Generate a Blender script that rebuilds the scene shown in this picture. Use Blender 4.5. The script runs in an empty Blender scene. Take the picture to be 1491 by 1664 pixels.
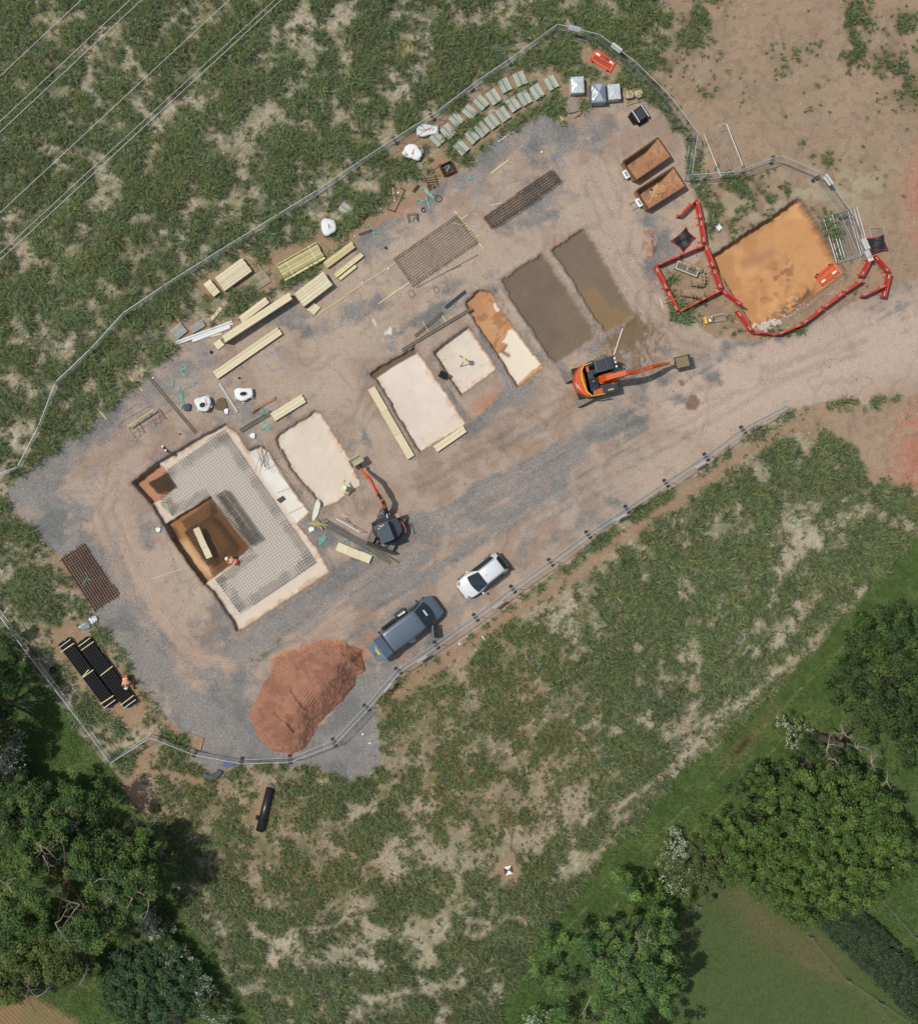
import bpy, bmesh, math, random
import numpy as np
from math import radians, sin, cos, pi, atan2, hypot
from mathutils import Vector, Matrix
random.seed(7); RNG = np.random.default_rng(11)
SC = bpy.context.scene; COL = SC.collection
# ---------------------------------------------------------------- camera, world, sun, exposure
S = 22.0                       # photograph pixels per metre on the ground
NX, NY, H = 380.0, 850.0, 112.0  # drone stands above this point of the photograph, H metres up
CX, CY = (NX-745.5)/S, (832-NY)/S
cam_d = bpy.data.cameras.new("Camera"); cam = bpy.data.objects.new("Camera", cam_d); COL.objects.link(cam)
cam.location = (CX, CY, H); cam.rotation_euler = (0, 0, 0)
cam_d.sensor_fit = 'VERTICAL'; cam_d.sensor_height = 24.0
cam_d.lens = 24.0*H/(1664/S)
cam_d.shift_x = (745.5-NX)/1664; cam_d.shift_y = -(832-NY)/1664
cam_d.clip_start = 1; cam_d.clip_end = 3000
SC.camera = cam
SUN_EL, SUN_DX, SUN_DY = radians(62.5), .985, -.17   # shadows fall towards (DX, DY)
world = bpy.data.worlds.new("World"); SC.world = world; world.use_nodes = True
wn = world.node_tree; bg = wn.nodes['Background']; sky = wn.nodes.new('ShaderNodeTexSky')
sky.sky_type = 'NISHITA'; sky.sun_disc = False; sky.sun_elevation = SUN_EL
sky.sun_rotation = atan2(-SUN_DX, -SUN_DY) % (2*pi)
sky.air_density = 1.6; sky.dust_density = 3.0
wn.links.new(sky.outputs[0], bg.inputs[0]); bg.inputs[1].default_value = .085
sd = bpy.data.lights.new("Sun", 'SUN'); sd.energy = 3.4; sd.angle = radians(.6); sd.color = (1, .955, .89)
sun = bpy.data.objects.new("Sun", sd); COL.objects.link(sun); sun.location = (0, 0, 60)
sun.rotation_euler = Vector((SUN_DX*cos(SUN_EL), SUN_DY*cos(SUN_EL), -sin(SUN_EL))).to_track_quat('-Z', 'Y').to_euler()
SC.view_settings.view_transform = 'Standard'; SC.view_settings.look = 'None'
SC.view_settings.exposure = 0.0; SC.view_settings.gamma = 1
SC.cycles.max_bounces = 4; SC.cycles.diffuse_bounces = 2; SC.cycles.transparent_max_bounces = 4
# ---------------------------------------------------------------- coordinates
ZM = dict(A=(200,580,4.1417),B=(200,780,4.1417),C=(240,380,4.659),D=(500,220,4.659),E=(680,90,5.325),F=(880,60,4.385),
 G=(1040,240,3.389),H=(590,360,4.378),I=(440,640,5.942),J=(880,540,5.735),K=(570,880,5.325),L=(380,1020,5.325),
 M=(60,860,4.158),N=(780,360,4.97),O=(860,640,3.389),P=(240,1160,4.97),Q=(0,1100,2.95),R=(840,1150,2.29),
 S=(1090,640,3.2),T=(0,0,3.106),U=(0,400,3.62),V=(480,0,3.106),W=(980,0,2.918),X=(440,1080,2.85),Y=(0,0,1),
 a=(240,700,18.64),b=(350,880,24.85),c=(535,770,24.85),d=(590,820,16.57),e=(170,1080,24.85),f=(1130,500,24.85),
 g=(720,570,21.3),h=(570,735,13.31),i=(590,970,11.47),j=(735,890,14.91),k=(920,560,12.425),l=(1020,560,12.425),
 m=(1050,410,11.47),n=(1170,400,5.325),o=(770,270,9.32),p=(500,800,9.32),q=(100,1120,9.32),r=(0,680,12.42),
 s=(180,480,14.9),t=(560,230,10.65),u=(860,20,7.455),v=(1180,640,12.42),w=(1240,240,6.777),x=(500,1140,10.65))
def PX(code, *c):
    "detail-view coordinates -> list of photograph pixels"
    x0, y0, s = ZM[code]
    if len(c) == 1 and isinstance(c[0], str): c = [float(t) for t in c[0].replace(',', ' ').split()]
    return [(x0+c[i]/s, y0+c[i+1]/s) for i in range(0, len(c), 2)]
def P2W(p, z=0.0):
    "photograph pixel of something z metres up -> world point"
    x, y = (p[0]-745.5)/S, (832-p[1])/S; f = (H-z)/H
    return Vector((CX+(x-CX)*f, CY+(y-CY)*f, z))
def WP(code, c, z=0.0): return [P2W(p, z) for p in PX(code, c)]
def W1(code, x, y, z=0.0): return P2W(PX(code, x, y)[0], z)
def ang(p, q): return atan2(q[1]-p[1], q[0]-p[0])
# ---------------------------------------------------------------- colours and materials
KEXP = 1.16
def lin(c): return [((v/255)/12.92 if v/255 <= .04045 else ((v/255+.055)/1.055)**2.4) for v in c]
def alb(*c): return [min(.88, v/KEXP) for v in lin(c)]
MATS = {}
def mat(name, rgb, rough=.8, metal=0., var=.18, scale=3., bump=0., stretch=None, spec=.35, rust=None, rustamt=.5, coat=0.):
    if name in MATS: return MATS[name]
    m = bpy.data.materials.new(name); m.use_nodes = True; nt = m.node_tree; N = nt.nodes; L = nt.links
    b = N['Principled BSDF']; b.inputs['Roughness'].default_value = rough; b.inputs['Metallic'].default_value = metal
    b.inputs['Specular IOR Level'].default_value = spec; b.inputs['Coat Weight'].default_value = coat
    a = alb(*rgb)
    tc = N.new('ShaderNodeTexCoord'); mp = N.new('ShaderNodeMapping'); L.new(tc.outputs['Object'], mp.inputs[0])
    if stretch: mp.inputs['Scale'].default_value = stretch
    nz = N.new('ShaderNodeTexNoise'); nz.inputs['Scale'].default_value = scale; nz.inputs['Detail'].default_value = 5
    nz.inputs['Roughness'].default_value = .65; L.new(mp.outputs[0], nz.inputs[0])
    r = N.new('ShaderNodeValToRGB'); e = r.color_ramp.elements
    e[0].position = .3; e[1].position = .7
    e[0].color = (*[v*(1-var) for v in a], 1); e[1].color = (*[min(.9, v*(1+var)) for v in a], 1)
    L.new(nz.outputs[0], r.inputs[0]); out = r.outputs[0]
    if rust:
        n2 = N.new('ShaderNodeTexNoise'); n2.inputs['Scale'].default_value = scale*.6; n2.inputs['Detail'].default_value = 8
        n2.inputs['Roughness'].default_value = .75; L.new(tc.outputs['Object'], n2.inputs[0])
        r2 = N.new('ShaderNodeValToRGB'); r2.color_ramp.elements[0].position = .62-rustamt*.3; r2.color_ramp.elements[1].position = .72-rustamt*.2
        L.new(n2.outputs[0], r2.inputs[0]); mx = N.new('ShaderNodeMix'); mx.data_type = 'RGBA'
        L.new(r2.outputs[0], mx.inputs[0]); L.new(out, mx.inputs[6]); mx.inputs[7].default_value = (*alb(*rust), 1); out = mx.outputs[2]
    oi = N.new('ShaderNodeObjectInfo'); om = N.new('ShaderNodeMapRange'); om.inputs[3].default_value = .88; om.inputs[4].default_value = 1.06; L.new(oi.outputs['Random'], om.inputs[0])
    vs = N.new('ShaderNodeVectorMath'); vs.operation = 'SCALE'; L.new(out, vs.inputs[0]); L.new(om.outputs[0], vs.inputs['Scale']); L.new(vs.outputs[0], b.inputs['Base Color'])
    if bump:
        bp = N.new('ShaderNodeBump'); bp.inputs['Strength'].default_value = bump; bp.inputs['Distance'].default_value = .03
        L.new(nz.outputs[0], bp.inputs['Height']); L.new(bp.outputs[0], b.inputs['Normal'])
    MATS[name] = m; return m
def attr_mat(name, rough=.9, noise_scale=0, noise_amt=0., bump=0., trans=0., spec=.2, fine=0):
    "material whose base colour is the mesh's own colour attribute, broken up by fine noise"
    m = bpy.data.materials.new(name); m.use_nodes = True; nt = m.node_tree; N = nt.nodes; L = nt.links
    b = N['Principled BSDF']; b.inputs['Roughness'].default_value = rough; b.inputs['Specular IOR Level'].default_value = spec
    at = N.new('ShaderNodeAttribute'); at.attribute_name = 'Col'; out = at.outputs['Color']
    if noise_amt:
        tc = N.new('ShaderNodeTexCoord'); nz = N.new('ShaderNodeTexNoise'); nz.inputs['Scale'].default_value = noise_scale
        nz.inputs['Detail'].default_value = 3; nz.inputs['Roughness'].default_value = .8; L.new(tc.outputs['Object'], nz.inputs[0])
        mr = N.new('ShaderNodeMapRange'); mr.inputs[1].default_value = .32; mr.inputs[2].default_value = .68
        mr.inputs[3].default_value = 1-noise_amt; mr.inputs[4].default_value = 1+noise_amt; L.new(nz.outputs[0], mr.inputs[0])
        mx = N.new('ShaderNodeVectorMath'); mx.operation = 'SCALE'; L.new(out, mx.inputs[0])
        if fine:
            na = N.new('ShaderNodeAttribute'); na.attribute_name = 'nz'; nm = N.new('ShaderNodeMix'); nm.data_type = 'FLOAT'; L.new(na.outputs['Fac'], nm.inputs[0]); nm.inputs[2].default_value = 1; L.new(mr.outputs[0], nm.inputs[3]); L.new(nm.outputs[0], mx.inputs['Scale'])
        else: L.new(mr.outputs[0], mx.inputs['Scale'])
        out = mx.outputs[0]
        if fine:   # stones: pale and dark chips where the gravel attribute says so
            vo = N.new('ShaderNodeTexVoronoi'); vo.inputs['Scale'].default_value = fine; L.new(tc.outputs['Object'], vo.inputs[0])
            sx = N.new('ShaderNodeSeparateColor'); L.new(vo.outputs['Color'], sx.inputs[0])
            m2 = N.new('ShaderNodeMapRange'); m2.inputs[1].default_value = 0; m2.inputs[2].default_value = 1; m2.inputs[3].default_value = .7; m2.inputs[4].default_value = 1.28
            L.new(sx.outputs[0], m2.inputs[0])
            m3 = N.new('ShaderNodeMapRange'); m3.inputs[1].default_value = .94; m3.inputs[2].default_value = .96; m3.inputs[3].default_value = 0; m3.inputs[4].default_value = .6
            L.new(sx.outputs[1], m3.inputs[0])
            ad = N.new('ShaderNodeMath'); ad.operation = 'ADD'; L.new(m2.outputs[0], ad.inputs[0]); L.new(m3.outputs[0], ad.inputs[1])
            ga = N.new('ShaderNodeAttribute'); ga.attribute_name = 'grav'
            mi = N.new('ShaderNodeMix'); mi.data_type = 'FLOAT'; L.new(ga.outputs['Fac'], mi.inputs[0]); mi.inputs[2].default_value = 1; L.new(ad.outputs[0], mi.inputs[3])
            mz = N.new('ShaderNodeVectorMath'); mz.operation = 'SCALE'; L.new(out, mz.inputs[0]); L.new(mi.outputs[0], mz.inputs['Scale']); out = mz.outputs[0]
        if bump:
            bp = N.new('ShaderNodeBump'); bp.inputs['Strength'].default_value = bump; bp.inputs['Distance'].default_value = .04
            L.new(nz.outputs[0], bp.inputs['Height']); L.new(bp.outputs[0], b.inputs['Normal'])
    L.new(out, b.inputs['Base Color'])
    if trans:
        tr = N.new('ShaderNodeBsdfTranslucent'); L.new(out, tr.inputs[0]); ms = N.new('ShaderNodeMixShader'); ms.inputs[0].default_value = trans
        L.new(b.outputs[0], ms.inputs[1]); L.new(tr.outputs[0], ms.inputs[2]); L.new(ms.outputs[0], N['Material Output'].inputs[0])
    return m
# ---------------------------------------------------------------- mesh helpers
def tag(o, label=None, cat=None, group=None, kind=None):
    if label: o['label'] = label
    if cat: o['category'] = cat
    if group: o['group'] = group
    if kind: o['kind'] = kind
    return o
def empty(name, loc=(0, 0, 0), rz=0, label=None, cat=None, group=None):
    o = bpy.data.objects.new(name, None); COL.objects.link(o); o.location = loc; o.rotation_euler = (0, 0, rz)
    o.empty_display_size = .2
    return tag(o, label, cat, group)
class MB:
    def __init__(s): s.v = []; s.f = []
    def add(s, vs, fs):
        n = len(s.v); s.v += [tuple(v) for v in vs]; s.f += [[i+n for i in f] for f in fs]; return s
    def box(s, c, d, rz=0, M=None, taper=1.):
        x, y, z = d[0]/2, d[1]/2, d[2]/2; vs = []
        for k, (a, b, e) in enumerate([(-1,-1,-1),(1,-1,-1),(1,1,-1),(-1,1,-1),(-1,-1,1),(1,-1,1),(1,1,1),(-1,1,1)]):
            t = taper if e > 0 else 1; v = Vector((a*x*t, b*y*t, e*z)); v = (M @ v) if M else v
            v = Matrix.Rotation(rz, 3, 'Z') @ v if rz else v; vs.append(v+Vector(c))
        return s.add(vs, [(3,2,1,0),(4,5,6,7),(0,1,5,4),(1,2,6,5),(2,3,7,6),(3,0,4,7)])
    def bar(s, p, q, w, h=None, roll=0):
        "box-section bar from p to q"
        p, q = Vector(p), Vector(q); h = h or w; d = (q-p); L = d.length
        if L < 1e-6: return s
        d /= L; up = Vector((0, 0, 1)) if abs(d.z) < .99 else Vector((1, 0, 0)); sd = d.cross(up).normalized(); u = sd.cross(d)
        vs = [P+sd*a*w/2+u*b*h/2 for P in (p, q) for a, b in ((-1,-1),(1,-1),(1,1),(-1,1))]
        return s.add(vs, [(3,2,1,0),(4,5,6,7),(0,1,5,4),(1,2,6,5),(2,3,7,6),(3,0,4,7)])
    def tube(s, pts, r, n=6, cap=True):
        pts = [Vector(p) for p in pts]; rs = r if isinstance(r, (list, tuple)) else [r]*len(pts); b = len(s.v)
        for i, p in enumerate(pts):
            d = (pts[min(i+1, len(pts)-1)]-pts[max(i-1, 0)])
            if d.length < 1e-9: d = Vector((0, 0, 1))
            d.normalize()
            up = Vector((0, 0, 1)) if abs(d.z) < .95 else Vector((1, 0, 0)); sd = d.cross(up).normalized(); u = sd.cross(d)
            for k in range(n):
                a = 2*pi*k/n; s.v.append(tuple(p+sd*cos(a)*rs[i]+u*sin(a)*rs[i]))
        for i in range(len(pts)-1):
            for k in range(n):
                s.f.append([b+i*n+k, b+i*n+(k+1) % n, b+(i+1)*n+(k+1) % n, b+(i+1)*n+k])
        if cap: s.f.append([b+k for k in range(n)][::-1]); s.f.append([b+(len(pts)-1)*n+k for k in range(n)])
        return s
    def prism(s, poly, z0, z1, inset=0):
        n = len(poly); c = Vector((sum(p[0] for p in poly)/n, sum(p[1] for p in poly)/n))
        a = sum(poly[i][0]*poly[(i+1) % n][1]-poly[(i+1) % n][0]*poly[i][1] for i in range(n))
        if a < 0: poly = poly[::-1]
        t = [(p[0]+(c.x-p[0])*inset, p[1]+(c.y-p[1])*inset, z1) for p in poly]
        vs = [(p[0], p[1], z0) for p in poly]+t
        return s.add(vs, [list(range(n))[::-1], list(range(n, 2*n))]+[[i, (i+1) % n, n+(i+1) % n, n+i] for i in range(n)])
    def ball(s, c, r, nu=12, nv=8, lump=0, top=False):
        r = r if isinstance(r, (tuple, list)) else (r, r, r); b = len(s.v); v0 = 0 if not top else 0
        for j in range(nv+1):
            th = pi*j/nv*(.5 if top else 1)
            for i in range(nu):
                ph = 2*pi*i/nu; k = 1+random.uniform(-lump, lump) if lump else 1
                s.v.append((c[0]+r[0]*sin(th)*cos(ph)*k, c[1]+r[1]*sin(th)*sin(ph)*k, c[2]+r[2]*cos(th)*k))
        for j in range(nv):
            for i in range(nu): s.f.append([b+j*nu+i, b+(j+1)*nu+i, b+(j+1)*nu+(i+1) % nu, b+j*nu+(i+1) % nu])
        return s
    def xf(s, M): s.v = [tuple(M @ Vector(v)) for v in s.v]; return s
    def build(s, name, m, parent=None, smooth=False, bevel=0, loc=None):
        me = bpy.data.meshes.new(name); me.from_pydata(s.v, [], s.f); me.update()
        o = bpy.data.objects.new(name, me); COL.objects.link(o)
        if m: me.materials.append(m)
        if parent: o.parent = parent
        if loc is not None: o.location = loc
        if smooth: me.polygons.foreach_set('use_smooth', [True]*len(me.polygons))
        if bevel:
            b = o.modifiers.new('Bevel', 'BEVEL'); b.width = bevel; b.segments = 2; b.limit_method = 'ANGLE'; b.angle_limit = radians(40)
        return o
def np_mesh(name, V, counts, idx, m=None, col=None, parent=None, smooth=False, extra=None):
    me = bpy.data.meshes.new(name); nf = len(counts)
    me.vertices.add(len(V)); me.vertices.foreach_set('co', np.ascontiguousarray(V, np.float32).ravel())
    me.loops.add(len(idx)); me.loops.foreach_set('vertex_index', np.ascontiguousarray(idx, np.int32))
    me.polygons.add(nf); st = np.zeros(nf, np.int32); st[1:] = np.cumsum(counts)[:-1]
    me.polygons.foreach_set('loop_start', st); me.polygons.foreach_set('loop_total', np.ascontiguousarray(counts, np.int32))
    if smooth: me.polygons.foreach_set('use_smooth', np.ones(nf, bool))
    me.update(calc_edges=True)
    if col is not None:
        a = me.attributes.new('Col', 'FLOAT_COLOR', 'POINT'); c = np.ones((len(V), 4), np.float32); c[:, :3] = col; a.data.foreach_set('color', c.ravel())
    for k, d in (extra or {}).items():
        a = me.attributes.new(k, 'FLOAT', 'POINT'); a.data.foreach_set('value', np.ascontiguousarray(d, np.float32))
    o = bpy.data.objects.new(name, me); COL.objects.link(o)
    if m: me.materials.append(m)
    if parent: o.parent = parent
    return o
def dup(root, loc, rz, label=None, group=None):
    r = root.copy(); COL.objects.link(r); r.location = loc; r.rotation_euler = (0, 0, rz) if not isinstance(rz, (tuple, list)) else rz
    if label: r['label'] = label
    if group: r['group'] = group
    for ch in list(root.children):
        c = ch.copy(); COL.objects.link(c); c.parent = r
        for g in list(ch.children):
            d = g.copy(); COL.objects.link(d); d.parent = c
    return r
# ---------------------------------------------------------------- numpy fields
_T = {}
def vnoise(x, y, sc, seed=0):
    if seed not in _T: _T[seed] = np.random.default_rng(seed+100).random((256, 256)).astype(np.float32)
    t = _T[seed]; x = x/sc; y = y/sc; xi = np.floor(x).astype(np.int64); yi = np.floor(y).astype(np.int64)
    fx = (x-xi).astype(np.float32); fy = (y-yi).astype(np.float32); fx = fx*fx*(3-2*fx); fy = fy*fy*(3-2*fy)
    a = t[xi & 255, yi & 255]; b = t[(xi+1) & 255, yi & 255]; c = t[xi & 255, (yi+1) & 255]; d = t[(xi+1) & 255, (yi+1) & 255]
    return (a*(1-fx)+b*fx)*(1-fy)+(c*(1-fx)+d*fx)*fy
def fbm(x, y, sc, seed=0, oc=4, gain=.55):
    v = 0; a = 1; t = 0
    for i in range(oc): v = v+a*vnoise(x+13.7*i, y-7.3*i, sc/2**i, seed+i); t += a; a *= gain
    return v/t
def sst(a, b, x): t = np.clip((x-a)/(b-a), 0, 1); return t*t*(3-2*t)
def seg_d(X, Y, p, q):
    dx, dy = q[0]-p[0], q[1]-p[1]; L = dx*dx+dy*dy+1e-9; t = np.clip(((X-p[0])*dx+(Y-p[1])*dy)/L, 0, 1)
    return np.hypot(X-p[0]-t*dx, Y-p[1]-t*dy)
def sdf(X, Y, poly, mar=60):
    "signed distance in px, positive inside"
    xs = [p[0] for p in poly]; ys = [p[1] for p in poly]; out = np.full(X.shape, -float(mar), np.float32)
    m = (X > min(xs)-mar) & (X < max(xs)+mar) & (Y > min(ys)-mar) & (Y < max(ys)+mar); x = X[m]; y = Y[m]
    if not len(x): return out
    d = np.full(x.shape, 1e9); ins = np.zeros(x.shape, bool); n = len(poly)
    for i in range(n):
        p, q = poly[i], poly[(i+1) % n]; d = np.minimum(d, seg_d(x, y, p, q))
        if p[1] != q[1]: ins ^= ((p[1] > y) != (q[1] > y)) & (x < (q[0]-p[0])*(y-p[1])/(q[1]-p[1])+p[0])
    out[m] = np.maximum(np.where(ins, d, -d), -mar); return out
def stroke(X, Y, pts, w):
    "0..1 falloff around a polyline, px"
    out = np.zeros(X.shape, np.float32); xs = [p[0] for p in pts]; ys = [p[1] for p in pts]; mar = 2.6*w
    m = (X > min(xs)-mar) & (X < max(xs)+mar) & (Y > min(ys)-mar) & (Y < max(ys)+mar); x = X[m]; y = Y[m]
    d = np.full(x.shape, 1e9)
    for i in range(len(pts)-1): d = np.minimum(d, seg_d(x, y, pts[i], pts[i+1]))
    out[m] = np.exp(-(d/w)**2); return out
def Yp(s): return PX('Y', s)
# ---------------------------------------------------------------- terrain
SITE = Yp("14 795 62 752 120 712 170 672 212 640 240 612 262 585 300 565 350 528 430 488 505 448 545 415 575 392 640 345 705 312 760 262 "
 "830 212 880 182 918 205 925 180 985 165 1040 160 1078 182 1112 240 1122 300 1150 345 1140 420 1075 455 1090 520 1160 545 1220 560 1300 540 "
 "1400 480 1560 430 1700 430 1700 600 1480 640 1340 655 1282 668 1204 712 1120 775 1000 850 935 905 852 965 745 1045 650 1098 614 1140 614 1190 620 1240 575 1272 "
 "500 1243 400 1240 345 1258 315 1238 312 1205 272 1170 232 1110 190 1040 150 990 110 912 62 872 20 822")
SOIL = Yp("1085 0 1100 60 1060 120 1095 175 1135 240 1160 320 1140 420 1180 560 1400 500 1450 640 1300 665 1345 700 1400 730 1440 800 1560 830 1900 700 1900 -300 1100 -300")
LAWN_R = Yp("1560 790 1430 935 1315 1065 1225 1150 1115 1248 995 1380 900 1490 845 1570 785 1680 760 1900 1900 1900 1900 700")
LAWN_L = Yp("-300 960 0 1035 60 1090 120 1170 170 1240 205 1290 250 1370 300 1480 350 1560 425 1664 500 1900 -300 1900")
PLOUGH = Yp("-300 1560 0 1592 60 1622 140 1668 220 1760 260 1900 -300 1900")
main_pit = (PX('A', "690 452 760 505 845 630 920 600 985 640 1030 730 1130 880 1210 990")+PX('B', "1255 215 1175 295 1230 370 1310 470 1390 620 1280 695 800 1010 765 1015 740 950 690 880 600 745 547 700 335 405 275 300 200 168")
            +PX('A', "190 985 60 845 232 715 325 655 420 600"))
deep_l = PX('A', "235 720 66 845 195 985 262 955 352 872 275 745")
deep_c = PX('B', "592 108 750 330 855 452 742 562 598 668 545 706 335 405 285 300")
strip_w = PX('A', "850 640 920 602 985 640 1028 730 1090 820")+PX('B', "1130 60 1180 140 1250 210 1170 290 1140 250 1030 100")+PX('A', "975 860 905 745")
slab2 = PX('I', "430 168 480 190 570 330 690 520 770 640 800 740 862 850 856 890 640 1040 500 1100 450 1020 330 870 190 710 60 440 80 390 310 250")
slab3 = PX('H', "50 1085 110 1040 365 893 400 945 540 1150 720 1420 728 1440 410 1635 330 1520 100 1130")
slab4 = PX('H', "500 925 750 745 800 820 950 1050 700 1232 600 1090")
trench = PX('H', "735 575 820 490 900 500 935 540 960 610 1140 850 1282 1032 1100 1178 960 950 850 790 740 610")
wet1 = PX('N', "178 472 310 375 500 262 570 350 600 420 690 540 910 880 910 935 620 1138 565 1100 340 740 250 620")
wet2 = PX('N', "580 232 832 60 860 110 930 200 1060 440 1190 680 1235 742 1180 790 1010 897 860 670 720 440")
pitR = PX('G', "390 600 868 278 885 292 1000 470 1130 682 945 834 800 925 640 975 615 972 400 630")
PITS = [('main', main_pit, .5, .9), ('dl', deep_l, .95, .9), ('dc', deep_c, 1.05, .9), ('s2', slab2, .32, 1.6), ('s3', slab3, .38, 1.4), ('s4', slab4, .5, 1.2),
        ('tr', trench, .38, 1.4), ('w1', wet1, .2, 1.9), ('w2', wet2, .22, 1.9), ('pr', pitR, .85, 1.2)]
TRACKS = [("190 760 175 830 205 900 245 985 310 1060 400 1078 490 1025 570 960 700 860 860 770", 20, 4.5), ("215 770 160 840 185 925 235 1010 300 1085 360 1100", 19, 4), ("520 960 640 880 800 800 960 700 1090 660 1280 600 1491 540", 22, 5),
 ("560 1010 740 900 900 810 1080 720 1250 620 1491 500", 21, 5), ("960 640 1040 560 1050 470 1000 380 960 300", 20, 4.5), ("640 870 690 780 760 740 880 690", 17, 4), ("560 740 600 640 700 600", 16, 4), ("590 830 560 720 620 650", 15, 4), ("930 650 860 690 760 760 690 800", 20, 4.5), ("990 250 1020 330 1010 430 1100 560 1250 610", 20, 4.5), ("420 610 520 590 600 520 720 470", 18, 4)]
def tread(X, Y, pts, half, wid):
    "a pair of wheel or track prints with cleats across them"
    d = np.full(X.shape, 1e9); s = np.zeros(X.shape); acc = 0
    for p, q in zip(pts, pts[1:]):
        dx, dy = q[0]-p[0], q[1]-p[1]; L = hypot(dx, dy); t = np.clip(((X-p[0])*dx+(Y-p[1])*dy)/(L*L), 0, 1); dd = np.hypot(X-p[0]-t*dx, Y-p[1]-t*dy); m = dd < d; d = np.where(m, dd, d); s = np.where(m, acc+t*L, s); acc += L
    return np.exp(-((d-half/2*1.)/wid)**2)*(.55+.45*np.sin(s*1.25+d*.5))*sst(.4, .55, vnoise(X/S, Y/S, 2.5, 131)+.1)
def terrain(X, Y):
    x = X/S; y = Y/S
    n1 = fbm(x, y, .9, 3, 3)-.5; z = .05*(fbm(x, y, 3.5, 5, 4)-.5)
    P = {}
    n2 = fbm(x, y, .3, 9, 2, .7)-.5
    for k, poly, dep, rough in PITS:
        P[k] = sdf(X, Y, poly, 24)+n1*2.0*rough+n2*2.6*rough
    zz = z.copy(); W = .75
    for k, poly, dep, rough in PITS:
        if k in ('dl', 'dc'): w = sst(-W, W, P[k])*sst(-W, W, P['main'])
        else: w = sst(-W, W, P[k])
        # sides lean out a little and the floor is nearly level
        zz = zz*(1-w)+(-dep+.03*n1)*w
    # ramped, slumped lower edge of the orange pit
    r = stroke(X, Y, PX('G', "940 800 860 860 760 925 680 960"), 13)*sst(-2, 2, P['pr']); zz = zz+r*.35*(1+n2)
    zz = zz+.28*np.clip(stroke(X, Y, Yp('1491 700 1480 790 1530 830'), 30)+stroke(X, Y, Yp('1510 250 1485 300 1500 380'), 20), 0, 1)*fbm(x, y, .55, 151, 4, .65)
    # raised soil lips round the pits
    lip = np.zeros_like(X)
    for k in ('main', 's2', 's3', 's4', 'w1', 'w2', 'pr', 'tr'): lip = np.maximum(lip, np.exp(-((P[k]+5)/3.5)**2))
    zz = zz+lip*.05*(1+2*n2)
    for pts, half, wid in TRACKS: zz = zz-.06*tread(X, Y, Yp(pts), half, wid)*sst(-60, 0, zz*1000)
    # rutted haul road
    zz = zz+.010*np.sin(seg_d(X, Y, (480, 1060), (1330, 560))*.55)*stroke(X, Y, Yp("540 985 800 820 1100 700"), 45)
    return zz, P, n1, n2
def HZ(x, y):
    "ground height at a world point"
    a = np.array([x*S+745.5]); b = np.array([832-y*S]); return float(terrain(a, b)[0][0])
def mixc(C, c, w): return C*(1-w[..., None])+np.array(alb(*c), np.float32)*w[..., None]
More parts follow.
